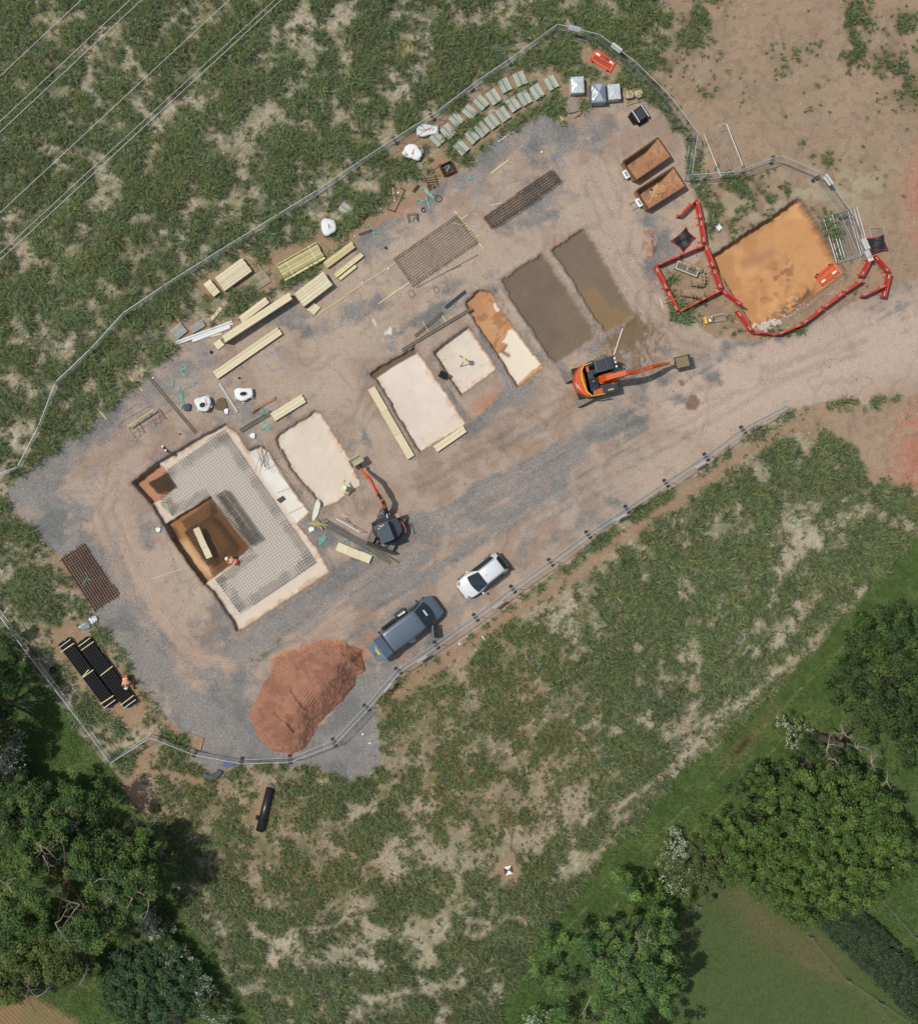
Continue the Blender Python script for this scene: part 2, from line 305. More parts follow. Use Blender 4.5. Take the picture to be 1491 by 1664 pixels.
def grass_density(X, Y):
    "tussock cover 0..1, and kind of cover"
    x = X/S; y = Y/S
    site = sdf(X, Y, SITE, 60)+(fbm(x, y, 1.2, 21, 3)-.5)*14
    soil = sst(-14, 10, sdf(X, Y, SOIL, 80)+(fbm(x, y, 3, 22, 3)-.5)*60)
    lawn = np.maximum(sst(-5, 5, sdf(X, Y, LAWN_R, 80)+(fbm(x, y, 1.6, 23, 3)-.5)*26), sst(-5, 5, sdf(X, Y, LAWN_L, 80)+(fbm(x, y, 1.6, 24, 3)-.5)*30))
    plough = sst(-8, 8, sdf(X, Y, PLOUGH, 80))
    f = fbm(x, y, 1.7, 31, 4, .62)
    f = .4*f+.6*fbm(x, y, 1.25, 38, 3, .6); dg = sst(640, 900, X)*sst(900, 1150, Y); xr = x*.743-y*.669; yr = x*.669+y*.743   # rows slanting up to the right in the lower field
    fd = fbm(xr*.45, yr*1.25, 1.3, 33, 4, .6); f = f*(1-.6*dg)+fd*.6*dg
    vein = sst(.0, .065, np.abs((fbm(x, y, 1.9, 36, 4, .62)-.5)*(1-dg)+(fbm(xr*.5, yr*1.3, 1.9, 37, 4, .62)-.5)*dg))
    clump = .06+.94*sst(.40, .49, f+.10*(fbm(x, y, 9, 35, 2)-.5)+.02*sst(500, 200, Y)+.02*sst(900, 1000, X))*vein
    out = 1-sst(-2, 4, site)
    # how strong the tussocks grow in each part of the field
    amp = np.full(X.shape, 1., np.float32)
    sp = np.maximum(stroke(X, Y, Yp("680 1100 700 1250 800 1320 900 1260 840 1120"), 90), stroke(X, Y, Yp("330 1290 470 1330 560 1420 420 1400"), 75))  # browner, sparser sward
    amp = amp*(1-.5*np.clip(sp, 0, 1))
    dirt = np.zeros_like(amp)
    for pts, w in (("1290 690 1200 740 1100 810 1000 880 940 930 840 990 700 1090 640 1130", 15), ("245 1215 210 1270 230 1310", 22), ("240 1250 330 1270", 10), ("300 1040 240 1150 290 1190", 8),
                   ("120 1010 150 1010", 6), ("600 360 560 385 520 400", 9), ("640 310 700 300 720 240", 12), ("1290 690 1380 700 1420 780", 14), ("1110 450 1130 480 1100 470", 26), ("1190 545 1240 555 1170 520", 16)):
        dirt = np.maximum(dirt, stroke(X, Y, Yp(pts), w))
    straw = np.zeros_like(amp)
    for pts, w in (("640 1370 720 1390 800 1400 880 1350 930 1300", 26), ("1000 1310 1100 1240 1230 1120 1320 1040", 9), ("960 1440 1080 1300", 6), ("560 1540 660 1510 700 1560", 20), ("620 1620 700 1600", 16), ("60 1130 100 1180", 12),
                   ("1280 910 1320 870 1400 830", 18), ("1330 960 1260 1050", 12), ("440 180 400 230", 22), ("20 620 60 640", 16)):
        straw = np.maximum(straw, stroke(X, Y, Yp(pts), w))
    for pts, w in (("700 226 745 190 790 160 850 125", 13), ("750 240 800 205 850 165 900 130", 13), ("955 92 995 112", 15), ("823 1413 828 1415", 16), ("1395 345 1430 400", 24), ("1110 380 1112 400", 14), ("1120 440 1140 460", 22), ("1155 515 1155 530", 16), ("720 268 730 278", 14), ("575 390 640 345 700 310", 12), ("690 320 720 300", 10), ("925 145 1010 155", 16), ("560 338 562 342", 8), ("345 465 400 440", 20), ("420 455 440 460", 12), ("450 430 525 400", 18), ("290 535 330 540", 14), ("655 240 690 215", 14), ("530 368 532 370", 10), ("110 900 180 980", 26), ("110 1040 210 1150", 30), ("430 1285 418 1345", 8)): dirt = np.maximum(dirt, np.clip(1.5*stroke(X, Y, Yp(pts), w*1.15), 0, 1))
    dens = clump*amp*out*(1-np.clip(dirt, 0, 1)*1.0)*(1-.9*straw)*(1-lawn)*(1-plough)
    f2 = sst(.56, .66, fbm(x, y, 1.7, 41, 4, .6))
    pat = np.zeros_like(amp)
    for pts, w in (("1390 20 1385 90 1380 70", 22), ("1440 100 1480 150", 26), ("1150 10 1120 60", 26), ("1085 110 1090 120", 18), ("1160 340 1230 360", 24), ("1190 300 1290 330 1350 390", 20), ("1340 380 1360 420", 12), ("1310 240 1340 260", 10), ("1470 40 1491 60", 20)):
        pat = np.maximum(pat, stroke(X, Y, Yp(pts), w))
    soild = .004+f2*.25*sst(.45, .7, fbm(x, y, 6, 47, 2))+np.clip(pat, 0, 1)*sst(.44, .56, fbm(x, y, 1.5, 44, 3))*.9
    dens = dens*(1-soil)+soild*soil*out
    return np.clip(dens, 0, 1), site, soil, lawn, plough, straw, dirt, out, sp
def ground_colour(X, Y):
    x = X/S; y = Y/S; z, P, n1, n2 = terrain(X, Y)
    dens, site, soil, lawn, plough, straw, dirt, out, sp = grass_density(X, Y)
    big = fbm(x, y, 7, 51, 4); mid = fbm(x, y, 1.4, 53, 4); fin = fbm(x, y, .3, 57, 3)
    # field: straw thatch, brown earth, mossy green
    C = np.empty((*X.shape, 3), np.float32); C[:] = alb(168, 160, 140)
    C = mixc(C, (142, 131, 108), sst(.4, .7, mid)*.7); C = mixc(C, (156, 136, 112), sst(.52, .66, fbm(x, y, 3, 61, 3))*.4)
    C = mixc(C, (112, 118, 82), sst(.46, .6, fbm(x, y, 2.2, 63, 4))*.5); C = C*(1+.5*(vnoise(x+.3*y, y-.2*x, .13, 65)-.5)+.35*(vnoise(x*1.6+y*1.2, y*.35-x*.25, .22, 66)-.5))[..., None]
    C = mixc(C, (168, 160, 138), np.clip(straw, 0, 1)*.75)
    C = mixc(C, (138, 112, 88), np.clip(sp, 0, 1)*.6); C = mixc(C, (100, 106, 68), np.clip(sp, 0, 1)*sst(.45, .6, mid)*.6)
    for pts, w in (("120 400 135 470 120 370", 18), ("640 90 660 70", 9), ("150 440 200 400", 10), ("80 330 60 300", 8), ("985 1185 980 1195", 10), ("1290 1150 1250 1130", 7)):   # mossy patches
        C = mixc(C, (88, 92, 30), stroke(X, Y, Yp(pts), w)*.9*sst(.3, .5, mid))
    C = mixc(C, (150, 124, 100), np.clip(dirt, 0, 1)*.9); C = mixc(C, (168, 118, 88), stroke(X, Y, Yp("620 1130 640 1100 700 1060"), 9)*.6)
    C = mixc(C, (80, 88, 62), dens*.7)
    # stripped soil
    sc = np.empty_like(C); sc[:] = alb(154, 133, 112)
    sc = mixc(sc, (142, 123, 102), sst(.36, .7, mid)*.6); sc = mixc(sc, (164, 144, 122), sst(.45, .75, big)*.6); sc = mixc(sc, (158, 128, 104), sst(.5, .75, fbm(x, y, 4, 71, 4))*.4); sc = mixc(sc, (128, 110, 90), sst(.5, .7, fbm(x, y, .35, 73, 3))*.5)
    sc = mixc(sc, (164, 156, 128), stroke(X, Y, Yp("1130 400 1230 330 1400 300"), 40)*sst(.42, .6, fbm(x, y, .8, 72, 3))*.7)
    sc = mixc(sc, (164, 116, 96), np.clip(stroke(X, Y, Yp("1491 700 1480 790 1530 830"), 32)+stroke(X, Y, Yp("1510 250 1485 300 1500 380"), 24)*.7, 0, 1)*sst(.3, .5, mid+.1))
    sc = mixc(sc, (84, 84, 56), dens*.8)
    C = C*(1-soil[..., None])+sc*soil[..., None]
    # mown and darker green lawns
    lc = np.empty_like(C); lc[:] = alb(77, 97, 51)
    lc = mixc(lc, (90, 104, 60), sst(.42, .62, mid)*.8); lc = mixc(lc, (112, 122, 74), np.clip(sum(stroke(X, Y, Yp(q_), 2.2) for q_ in ('850 1590 1000 1420 1150 1280 1300 1120 1440 980', '880 1600 1030 1440 1180 1300 1320 1150')), 0, 1)*.8); lc = mixc(lc, (58, 76, 38), sst(.5, .65, fbm(x, y, .8, 77, 3))*.5)
    fld = sst(-6, 6, sdf(X, Y, Yp("1190 1410 1110 1500 1090 1664 1090 1900 1900 1900 1900 1850 1470 1640 1260 1440"), 60))
    lc = mixc(lc, (78, 90, 54), fld*.8); lc = mixc(lc, (98, 94, 64), fld*stroke(X, Y, Yp("1190 1430 1240 1500 1340 1560"), 30)*.8)
    lc = mixc(lc, (112, 100, 70), np.clip(stroke(X, Y, Yp("1260 1150 1200 1220 1180 1240"), 12)+stroke(X, Y, Yp("1110 1330 1010 1440 960 1520"), 4)*.5+stroke(X, Y, Yp("1300 1560 1400 1610 1470 1690"), 6)*.5, 0, 1)*.6)
    lc = mixc(lc, (70, 54, 38), stroke(X, Y, Yp("1212 1205 1198 1222"), 6))
    C = C*(1-lawn[..., None])+lc*lawn[..., None]
    pc = np.empty_like(C); pc[:] = alb(150, 122, 92); pc = mixc(pc, (112, 90, 66), .5+.5*np.sin(seg_d(X, Y, (0, 1500), (300, 1800))*1.1)); pc = mixc(pc, (110, 110, 70), sst(.52, .62, mid)*.5)
    C = C*(1-plough[..., None])+pc*plough[..., None]
    # hardstanding: crushed stone with soil trodden and driven over it
    g = np.empty_like(C); g[:] = alb(131, 127, 123); g = mixc(g, (112, 112, 110), sst(.36, .66, fbm(x, y, 1.9, 81, 5))); g = mixc(g, (140, 134, 128), sst(.45, .75, mid)*.6)
    mud = .74+1.4*(fbm(x, y, 3.4, 85, 5, .6)-.5)+.9*(fbm(x*.9+y*.6, y*1.0-x*.55, 1.1, 87, 3)-.5)
    for pts, w, a in (("60 790 110 900 190 985 255 1080 330 1190", 44, -.75), ("60 745 150 700 240 630 330 590", 34, -.55), ("400 600 520 540 640 470 720 430", 20, -.3),
        ("600 395 700 325 800 255 905 205", 26, -.45), ("640 540 720 500 790 480", 13, -.55), ("770 590 860 700", 0, 0), ("775 530 820 600 850 640", 9, -.6), ("740 560 700 580 730 640 760 700 830 640", 12, -.6),
        ("1010 680 900 740 800 790 700 850 600 905 540 955 480 1005", 20, -.85), ("1040 700 900 790 760 880 640 940", 20, -.35), ("660 925 580 970 500 1030 400 1080", 22, -.55), ("370 1100 360 1180 450 1240 570 1235 610 1150", 58, -.9),
        ("590 700 625 770", 6, -.6), ("500 840 560 880 600 880", 20, -.4), ("1060 330 1080 400 1060 450", 26, -.3), ("1180 560 1290 540 1400 470", 9, -.7), ("880 480 960 400", 0, 0), ("830 480 930 620", 7, -.7), ("1130 690 1100 640", 18, -.25),
        ("190 790 215 900 255 990 320 1070 410 1090 490 1040 560 985", 15, .75), ("160 820 190 930 230 1010 290 1090", 8, .35), ("560 600 620 690 640 800", 34, .5), ("430 640 520 600 700 440 820 400", 22, .35), ("700 780 620 830 560 900", 12, .3), ("1100 690 1290 620 1491 560", 60, .5), ("990 300 1000 420 1060 520", 40, .4),
        ("940 690 800 765 690 810", 14, .55), ("900 820 780 900 650 1040", 10, .35), ("780 640 740 740", 30, .35), ("360 520 520 560", 18, .35), ("300 680 220 740 200 800", 20, .3), ("620 330 700 400 560 440", 20, .1), ("720 1060 900 930 1100 800", 12, .6),
        ("1000 240 960 330 900 420", 30, .35), ("300 1090 360 1150", 10, .5)):
        if w: mud = mud+a*stroke(X, Y, Yp(pts), w)
    ur_ = x*.87-y*.49; vr_ = x*.49+y*.87; rd = np.clip(stroke(X, Y, Yp('480 1040 640 940 860 800 1080 690 1300 590 1500 530'), 55), 0, 1); stk = .6*(fbm(ur_*.1, vr_, .9, 161, 3, .7)-.5)+.5*(vnoise(ur_*.08, vr_, .28, 164)-.5)
    mud = np.clip(mud+.25*(fin-.5)+1.3*rd*stk, 0, 1)
    mc = np.empty_like(C); mc[:] = alb(164, 147, 132); mc = mixc(mc, (152, 132, 116), sst(.42, .62, fbm(x, y, 1.5, 91, 4)))
    mc = mixc(mc, (173, 155, 138), sst(.48, .7, big)*.8); mc = mixc(mc, (180, 160, 144), sst(0, 1, stroke(X, Y, Yp("1130 650 1300 600 1500 540"), 80)))
    for pts, w in (("190 790 215 900 255 990 320 1070 410 1090 490 1040 560 985", 20),): mc = mixc(mc, (168, 146, 128), stroke(X, Y, Yp(pts), w)*.6)
    for pts, w, a in (("780 660 820 640", 14, .8), ("890 520 870 540", 7, .6), ("265 730 240 740", 6, .6), ("900 390 905 410", 3, .8), ("575 385 640 345 690 310", 14, .9), ("610 375 560 400", 8, .6), ("590 1065 600 1040", 14, .7), ("940 600 935 660", 8, .4), ("1090 425 1075 440", 7, .6)):
        mc = mixc(mc, (170, 122, 98), stroke(X, Y, Yp(pts), w)*a)
    mw = sst(.22, .86, mud+.35*(fbm(x, y, .5, 89, 4, .7)-.5))
    g = g*(1-mw[..., None])+mc*mw[..., None]
    # tyre and track marks: fine ribs along the driven lines
    for pts, w, per in (("190 800 215 900 255 990 320 1065 400 1075 480 1030 560 975", 14, 1.9), ("1000 690 880 750 760 800 640 860", 10, 1.7)):
        q = Yp(pts); st = stroke(X, Y, q, w); d = np.full(X.shape, 1e9)
        for i in range(len(q)-1): d = np.minimum(d, seg_d(X, Y, q[i], q[i+1]))
        g = g*(1+(st*.09*np.sin(d*1.1+n1*4))[..., None])
    tr_ = sum(tread(X, Y, Yp(p_), h_, w_) for p_, h_, w_ in TRACKS); g = g*(1-.2*np.clip(tr_, 0, 1))[..., None]; g = mixc(g, (172, 152, 138), np.clip(sum(stroke(X, Y, Yp(p_), h_*.9) for p_, h_, w_ in TRACKS[:2]), 0, 1)*.25)
    th = sst(-.5, .5, -np.abs(fbm(x, y, 5, 95, 4)-.5)*60+1)   # thin scrape lines
    g = g*(1-.12*(th*mw)[..., None])
    # green weeds by the track, splashed slurry, blue setting-out paint
    g = mixc(g, (92, 104, 66), sst(.5, .6, fbm(x, y, .7, 97, 3))*stroke(X, Y, PX('L', "100 300 260 240 400 120"), 5)*.9)
    sl = PX('N', "1170 800 1250 760 1330 850 1300 950 1230 1020 1100 1010 1010 980"); sp1 = sst(-9, 1.5, sdf(X, Y, sl, 24)+(fbm(x, y, .28, 99, 3)-.5)*30)
    sp1 = np.maximum(sp1, sst(.47, .55, fbm(x*1.5, y*.9, .3, 98, 2))*stroke(X, Y, Yp("990 590 1010 560 1060 540 1040 600"), 24)*.9)
    g = mixc(g, (120, 100, 78), np.clip(sp1, 0, 1))
    for cx, cy, r in ((1103, 622, 0), (1125, 656, 11), (963, 519, 2.6), (1106, 624, 4)):
        if r: g = mixc(g, (120, 96, 74), sst(-.3, .3, 1-np.hypot(X-cx, Y-cy)/r+(fbm(x, y, .5, 96, 3)-.5)*2.2)*.85)
    g = mixc(g, (222, 220, 212), np.clip(stroke(X, Y, Yp("610 527 606 520"), 2)+stroke(X, Y, Yp("636 538 628 545"), 9)*sst(.52, .6, fbm(x, y, .3, 94, 2)), 0, 1)*.7)
    bl = 0
    for pts in ("428 577 450 572 462 596 440 604 428 577", "136 782 155 770 166 790 148 802 136 782", "876 262 912 256 920 272", "1072 363 1078 370", "985 640 1010 655", "725 883 742 880", "362 902 368 950 388 996"):
        bl = np.maximum(bl, stroke(X, Y, Yp(pts), 1.3))
    g = mixc(g, (100, 122, 164), bl*sst(.4, .65, fbm(x, y, .4, 93, 3))*.6)
    sw = sst(-1.5, 1.5, site+(fin-.5)*6); C = C*(1-sw[..., None])+g*sw[..., None]
    # pit sides and floors
    rim = np.zeros_like(X)
    for k in P: rim = np.maximum(rim, np.exp(-((P[k]+1)/4.)**2)*(1 if k != 'dc' else 0))
    C = mixc(C, (134, 116, 102), rim*.65)
    con = lambda c1, c2: (lambda A: mixc(mixc(A, c1, np.ones_like(X)), c2, sst(.42, .62, fbm(x, y, 2.5, 101, 5))*.7))(C)
    def lay(k, A, e0=-.5, e1=1.2):
        w = sst(e0, e1, P[k])[..., None]; return C*(1-w)+A*w
    dirtyedge = lambda k, A, c, wd: mixc(A, c, (1-sst(0, wd, P[k]+(fin-.5)*14+n1*10))*.6)
    C = lay('main', dirtyedge('main', con((206, 190, 171), (212, 198, 180)), (164, 136, 114), 7))
    mid_ = sst(-4, 4, sdf(X, Y, RM, 24)); C = mixc(C, (222, 214, 200), mid_*.9*sst(-.5, 2, P['main']))
    C = mixc(C, (218, 216, 206), sst(-1, 1.5, sdf(X, Y, strip_w, 24)+n1*3)*sst(-.5, 2, P['main'])*(.75+.25*sst(.4, .6, mid)))
    jt = np.maximum(stroke(X, Y, PX('A', "960 760 1035 722"), .7), np.maximum(stroke(X, Y, PX('A', "1040 915 1130 880"), .7), stroke(X, Y, PX('B', "1120 225 1230 170"), .7)))
    C = mixc(C, (110, 96, 84), jt*.7)
    C = lay('dl', con((170, 126, 98), (182, 138, 110)))
    A = con((150, 106, 72), (166, 122, 84)); A = mixc(A, (206, 168, 130), stroke(X, Y, PX('B', "420 440 500 560 580 620"), 9)); C = lay('dc', A)
    U_ = x*cos(-RZG)+y*sin(-RZG); V_ = -x*sin(-RZG)+y*cos(-RZG); brush = (vnoise(U_*.25, V_, .12, 141)-.5)+.6*(vnoise(U_*.2, V_, .3, 142)-.5); blot = fbm(x, y, .9, 143, 4)-.5
    con = (lambda A0: (lambda c1, c2: A0(c1, c2)*(1+.05*brush+.14*blot)[..., None]))(con)
    C = lay('s2', dirtyedge('s2', con((208, 194, 177), (214, 202, 187)), (186, 158, 132), 6))
    A = dirtyedge('s3', con((212, 197, 183), (217, 204, 192)), (192, 164, 140), 5); A = mixc(A, (112, 94, 76), sst(-1.2, 1.2, sdf(X, Y, PX('H', "50 1085 110 1040 365 893 385 938 240 1015 92 1118"), 24)+n1*3)); C = lay('s3', A)
    C = lay('s4', dirtyedge('s4', con((208, 195, 178), (214, 202, 186)), (192, 160, 134), 5))
    A = mixc(con((180, 134, 96), (192, 148, 110)), (128, 92, 62), sst(.55, .62, fbm(x+y*.5, y, .6, 105, 3))*.5)
    A = mixc(A, (222, 210, 190), sst(-1, 1, sdf(X, Y, PX('H', "975 860 1040 770 1110 780 1170 870 1260 1010 1100 1160 1010 1010 960 940 1050 870"), 24)+(fbm(x, y, 1, 107, 3)-.5)*12))
    A = mixc(A, (222, 214, 198), sst(-1, 1, sdf(X, Y, PX('H', "930 560 985 620 960 635 930 590"), 24)+(fin-.5)*4))
    A = mixc(A, (128, 92, 62), stroke(X, Y, PX('H', "1040 950 1000 925"), 3)); C = lay('tr', A)
    C = lay('w1', con((112, 98, 84), (120, 106, 90)))
    A = con((118, 103, 88), (124, 109, 92)); A = mixc(A, (132, 110, 82), sst(-1, 1, sdf(X, Y, PX('N', "830 570 930 520 1060 690 1230 740 1180 800 1000 910 850 680"), 24)+n1*5)); C = lay('w2', A)
    A = con((192, 144, 98), (206, 162, 112)); A = mixc(A, (172, 124, 84), sst(.5, .62, fbm(x, y, 1.8, 109, 4))*.55); A = mixc(A, (156, 116, 90), stroke(X, Y, PX('G', "600 630 700 590 740 570"), 9)*.6)
    A = mixc(A, (138, 98, 70), sst(.60, .64, fbm(x, y, .5, 111, 2))*stroke(X, Y, PX('G', "700 770 790 720 820 670"), 22)*.8)
    rp = stroke(X, Y, PX('G', "940 800 860 860 780 920"), 12); A = mixc(A, (104, 84, 66), rp*sst(.42, .58, fbm(x, y, .5, 113, 3))*.9)
    A = dirtyedge('pr', A, (156, 112, 80), 6); C = lay('pr', A)
    for q in ("A 1283 405", "A 1080 545", "H 740 865", "H 587 975", "H 850 1022", "H 695 1130", "H 635 1395", "H 423 1545", "H 162 1183", "I 850 855"):   # blue setting-out dots
        t = q.split(); cx, cy = PX(t[0], float(t[1]), float(t[2]))[0]; C = mixc(C, (120, 138, 160), np.exp(-(np.hypot(X-cx, Y-cy)/1.3)**2)*.8)
    bp = np.zeros_like(X)
    for pts in (PX('B', "600 680 780 910 1300 560"), ): bp = np.maximum(bp, stroke(X, Y, pts, .8))
    C = mixc(C, (130, 150, 180), bp*.6)
    floor = np.zeros_like(X)
    for k in P: floor = np.maximum(floor, sst(0, 1, P[k]))
    grav = np.clip(sw*(1-floor), 0, 1)*(.35+.65*(1-mw))
    grav = np.maximum(grav, sw*(1-floor)*.35)
    C = C*(1+.16*(fin-.5)*(1-.8*floor))[..., None]
    nzv = 1-.78*floor+.3*(sst(0, 1, P['w1'])+sst(0, 1, P['w2'])); nzv = nzv+.4*sst(0, 1, P['pr'])*.8; grav = np.stack([grav, nzv], -1)
    return z, C, grav, P, site, lawn, plough, soil
RZG = atan2(215.7, 149.7)
RM = PX('A', "683 488 268 768 330 850")+PX('B', "250 165 325 245 592 110 855 452 610 672 782 900 1305 552")
def axis(lo, hi, st, far):
    a = list(np.arange(lo, hi, st)); x = a[-1]; d = st
    while x < far: d *= 1.13; x += d; a.append(x)
    x = a[0]; d = st; b = []
    while x > -far: d *= 1.13; x -= d; b.append(x)
    return np.array(b[::-1]+a)
GX = axis(-39, 39, .085, 700); GY = axis(-43, 43, .085, 700)
gx, gy = np.meshgrid(GX, GY); PXg, PYg = gx*S+745.5, 832-gy*S
gz, gc, gg, GP, gsite, glawn, gpl, gsoil = ground_colour(PXg, PYg)
farm = np.clip((np.hypot(gx, gy)-55)/10, 0, 1); gz = gz*(1-farm)
fz_ = np.clip(np.maximum((np.abs(gx)-39)/9, (np.abs(gy)-43)/9), 0, 1); fc_ = np.empty_like(gc); fc_[:] = alb(112, 118, 86); fc_ = mixc(fc_, (140, 134, 106), fbm(gx, gy, 60, 171, 3)); fc_ = np.where((gsoil > .5)[..., None], np.array(alb(150, 132, 108)), fc_); fc_ = np.where((glawn > .5)[..., None], np.array(alb(84, 104, 56)), fc_); gc = gc*(1-fz_[..., None])+fc_*fz_[..., None]
M_GROUND = attr_mat('ground_surface', .92, 13, .26, .5, fine=26)
def split_ground():
    ny, nx = gx.shape; V = np.stack([gx, gy, gz], -1).reshape(-1, 3); C = gc.reshape(-1, 3); G = gg.reshape(-1, 2)
    i = np.arange(ny*nx).reshape(ny, nx); Q = np.stack([i[:-1, :-1], i[:-1, 1:], i[1:, 1:], i[1:, :-1]], -1).reshape(-1, 4)
    lab = np.zeros((ny, nx), np.int32)                       # 0 field
    lab[gsoil > .5] = 1; lab[glawn > .5] = 2; lab[gpl > .5] = 3; lab[gsite > 0] = 4
    for n_, k in enumerate(PK): lab[GP[k] > -.6] = 5+n_
    lab[(GP['dl'] > -.6) & (GP['main'] > -.6)] = 5+PK.index('main'); lab[(GP['dc'] > -.6) & (GP['main'] > -.6)] = 5+PK.index('main')
    fl = lab[:-1, :-1].reshape(-1)
    for n_, (nm, kk) in enumerate(GN):
        q = Q[fl == n_]
        if not len(q): continue
        u, inv = np.unique(q, return_inverse=True)
        o = np_mesh(nm, V[u], np.full(len(q), 4), inv.reshape(-1), M_GROUND, C[u], smooth=False, extra={'grav': G[u, 0], 'nz': G[u, 1]})
        tag(o, kind='structure')
PK = ['main', 's2', 's3', 's4', 'tr', 'w1', 'w2', 'pr']
GN = [('ground', 0), ('bare_soil_ground', 0), ('lawn', 0), ('ploughed_ground', 0), ('gravel_yard', 0)]+[('foundation_pit', 0), ('concrete_ground_slab', 0), ('concrete_ground_slab', 0), ('concrete_ground_slab', 0), ('excavated_ground', 0), ('wet_concrete_ground', 0), ('wet_concrete_ground', 0), ('excavated_ground', 0)]
split_ground()
# ---------------------------------------------------------------- grass
M_BLADE = attr_mat('grass_blade', .75, trans=.25, spec=.25)
def w2p(x, y): return x*S+745.5, 832-y*S
def zat(x, y):
    a, b = w2p(x, y); return terrain(a, b)[0]
def blades(name, bx, by, bz, th, ln, wd, up, col, mtl=M_BLADE, droop=.35):
    n = len(bx); dx, dy = np.cos(th), np.sin(th); sx, sy = -dy, dx
    V = np.empty((n, 5, 3), np.float32); mid = ln*.55; h = ln*up
    V[:, 0] = np.stack([bx-sx*wd, by-sy*wd, bz-.02], -1); V[:, 1] = np.stack([bx+sx*wd, by+sy*wd, bz-.02], -1)
    mx, my, mz = bx+dx*mid*.75, by+dy*mid*.75, bz+h
    V[:, 2] = np.stack([mx+sx*wd*.9, my+sy*wd*.9, mz], -1); V[:, 3] = np.stack([mx-sx*wd*.9, my-sy*wd*.9, mz], -1)
    V[:, 4] = np.stack([bx+dx*ln, by+dy*ln, bz+h*(1-droop)], -1)
    o = np.arange(n)[:, None]*5; idx = np.concatenate([o+np.array([[0, 1, 2, 3]]), o+np.array([[3, 2, 4]])], 1).reshape(-1)
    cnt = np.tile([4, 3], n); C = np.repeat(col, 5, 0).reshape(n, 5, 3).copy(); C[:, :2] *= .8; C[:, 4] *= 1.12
    return np_mesh(name, V.reshape(-1, 3), cnt, idx, mtl, C.reshape(-1, 3))
def colmix(n, cols, jit=.18):
    c = np.array([alb(*k) for k in cols], np.float32)[RNG.integers(0, len(cols), n)]; return c*(1+RNG.uniform(-jit, jit, (n, 1)))
def grass():
    n0 = 220000; x = RNG.uniform(-40, 41, n0); y = RNG.uniform(-44, 44, n0); a, b = w2p(x, y)
    dens, site, soil, lawn, plough, straw, dirt, out, sp = grass_density(a, b)
    keep = RNG.random(n0) < dens*.95+.05*out*(1-dirt)*(1-soil)*(1-plough)*(1-lawn)+.4*sp*out*(1-lawn)*(1-dirt)
    keep &= site < -1
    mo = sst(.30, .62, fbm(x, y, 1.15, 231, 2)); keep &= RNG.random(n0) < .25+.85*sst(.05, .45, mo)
    for k in ('pr',): keep &= sdf(a, b, pitR, 24) < -2
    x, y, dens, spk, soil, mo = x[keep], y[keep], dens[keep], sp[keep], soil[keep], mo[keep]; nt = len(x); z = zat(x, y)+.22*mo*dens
    k = 13; size = RNG.uniform(.26, .52, nt)*(.6+.5*dens)*(1-.3*spk)*(1-.35*soil)*(.7+.65*mo)
    X = np.repeat(x, k); Y = np.repeat(y, k); Z = np.repeat(z, k); SZ = np.repeat(size, k)
    th = RNG.uniform(0, 2*pi, nt*k); r = RNG.uniform(0, .13, nt*k)*SZ/.35; X += np.cos(th)*r; Y += np.sin(th)*r; th += RNG.normal(0, .35, nt*k)
    ln = SZ*RNG.uniform(.5, 1.15, nt*k); tuftc = colmix(nt, [(96, 113, 76), (86, 103, 68), (108, 123, 82), (94, 111, 84), (116, 124, 78), (88, 105, 66)], .2)
    q = fbm(x, y, 5, 201, 3)[:, None]; tuftc = tuftc*(.72+.4*q+.22*mo[:, None])  # clump shading put into colour: tufts lighter on mounds, darker in hollows
    low = np.clip((-y-2)/28, 0, 1)[:, None]*(1-.0*q); tuftc = tuftc*(1-.12*low)  # lower field darkened: vignette and cloud shade put into the tuft colour
    br = (RNG.random(nt) < .10+.35*spk); tuftc[br] = colmix(int(br.sum()), [(120, 112, 66), (104, 110, 62)])
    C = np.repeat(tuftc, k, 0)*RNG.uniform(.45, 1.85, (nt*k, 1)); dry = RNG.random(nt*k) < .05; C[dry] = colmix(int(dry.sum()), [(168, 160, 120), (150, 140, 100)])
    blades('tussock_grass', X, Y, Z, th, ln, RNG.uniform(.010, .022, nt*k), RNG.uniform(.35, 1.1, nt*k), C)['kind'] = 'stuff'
    # flattened dry straw between the tussocks
    n0 = 315000; x = RNG.uniform(-40, 41, n0); y = RNG.uniform(-44, 44, n0); a, b = w2p(x, y)
    dens, site, soil, lawn, plough, straw, dirt, out, sp = grass_density(a, b)
    keep = (RNG.random(n0) < (.16+.6*straw+.25*(1-dens))*out*(1-lawn)*(1-.85*soil)*(1-.7*dirt)) & (site < -3) & (sdf(a, b, pitR, 24) < -3)
    x, y = x[keep], y[keep]; n = len(x); th = vnoise(x, y, 1.5, 203)*9+RNG.normal(0, .7, n)
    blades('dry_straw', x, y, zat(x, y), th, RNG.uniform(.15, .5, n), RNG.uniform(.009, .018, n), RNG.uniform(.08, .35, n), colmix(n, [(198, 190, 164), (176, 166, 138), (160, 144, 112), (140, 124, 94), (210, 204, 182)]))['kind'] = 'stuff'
    # short sward of the mown strips
    n0 = 700000; x = RNG.uniform(-40, 41, n0); y = RNG.uniform(-44, 6, n0); a, b = w2p(x, y)
    dens, site, soil, lawn, plough, straw, dirt, out, sp = grass_density(a, b)
    fld = sst(-6, 6, sdf(a, b, Yp("1190 1410 1110 1500 1090 1664 1090 1900 1900 1900 1900 1850 1470 1640 1260 1440"), 60))
    keep = RNG.random(n0) < lawn*(.75-.3*fld)*(1-plough); x, y, fld = x[keep], y[keep], fld[keep]; n = len(x)
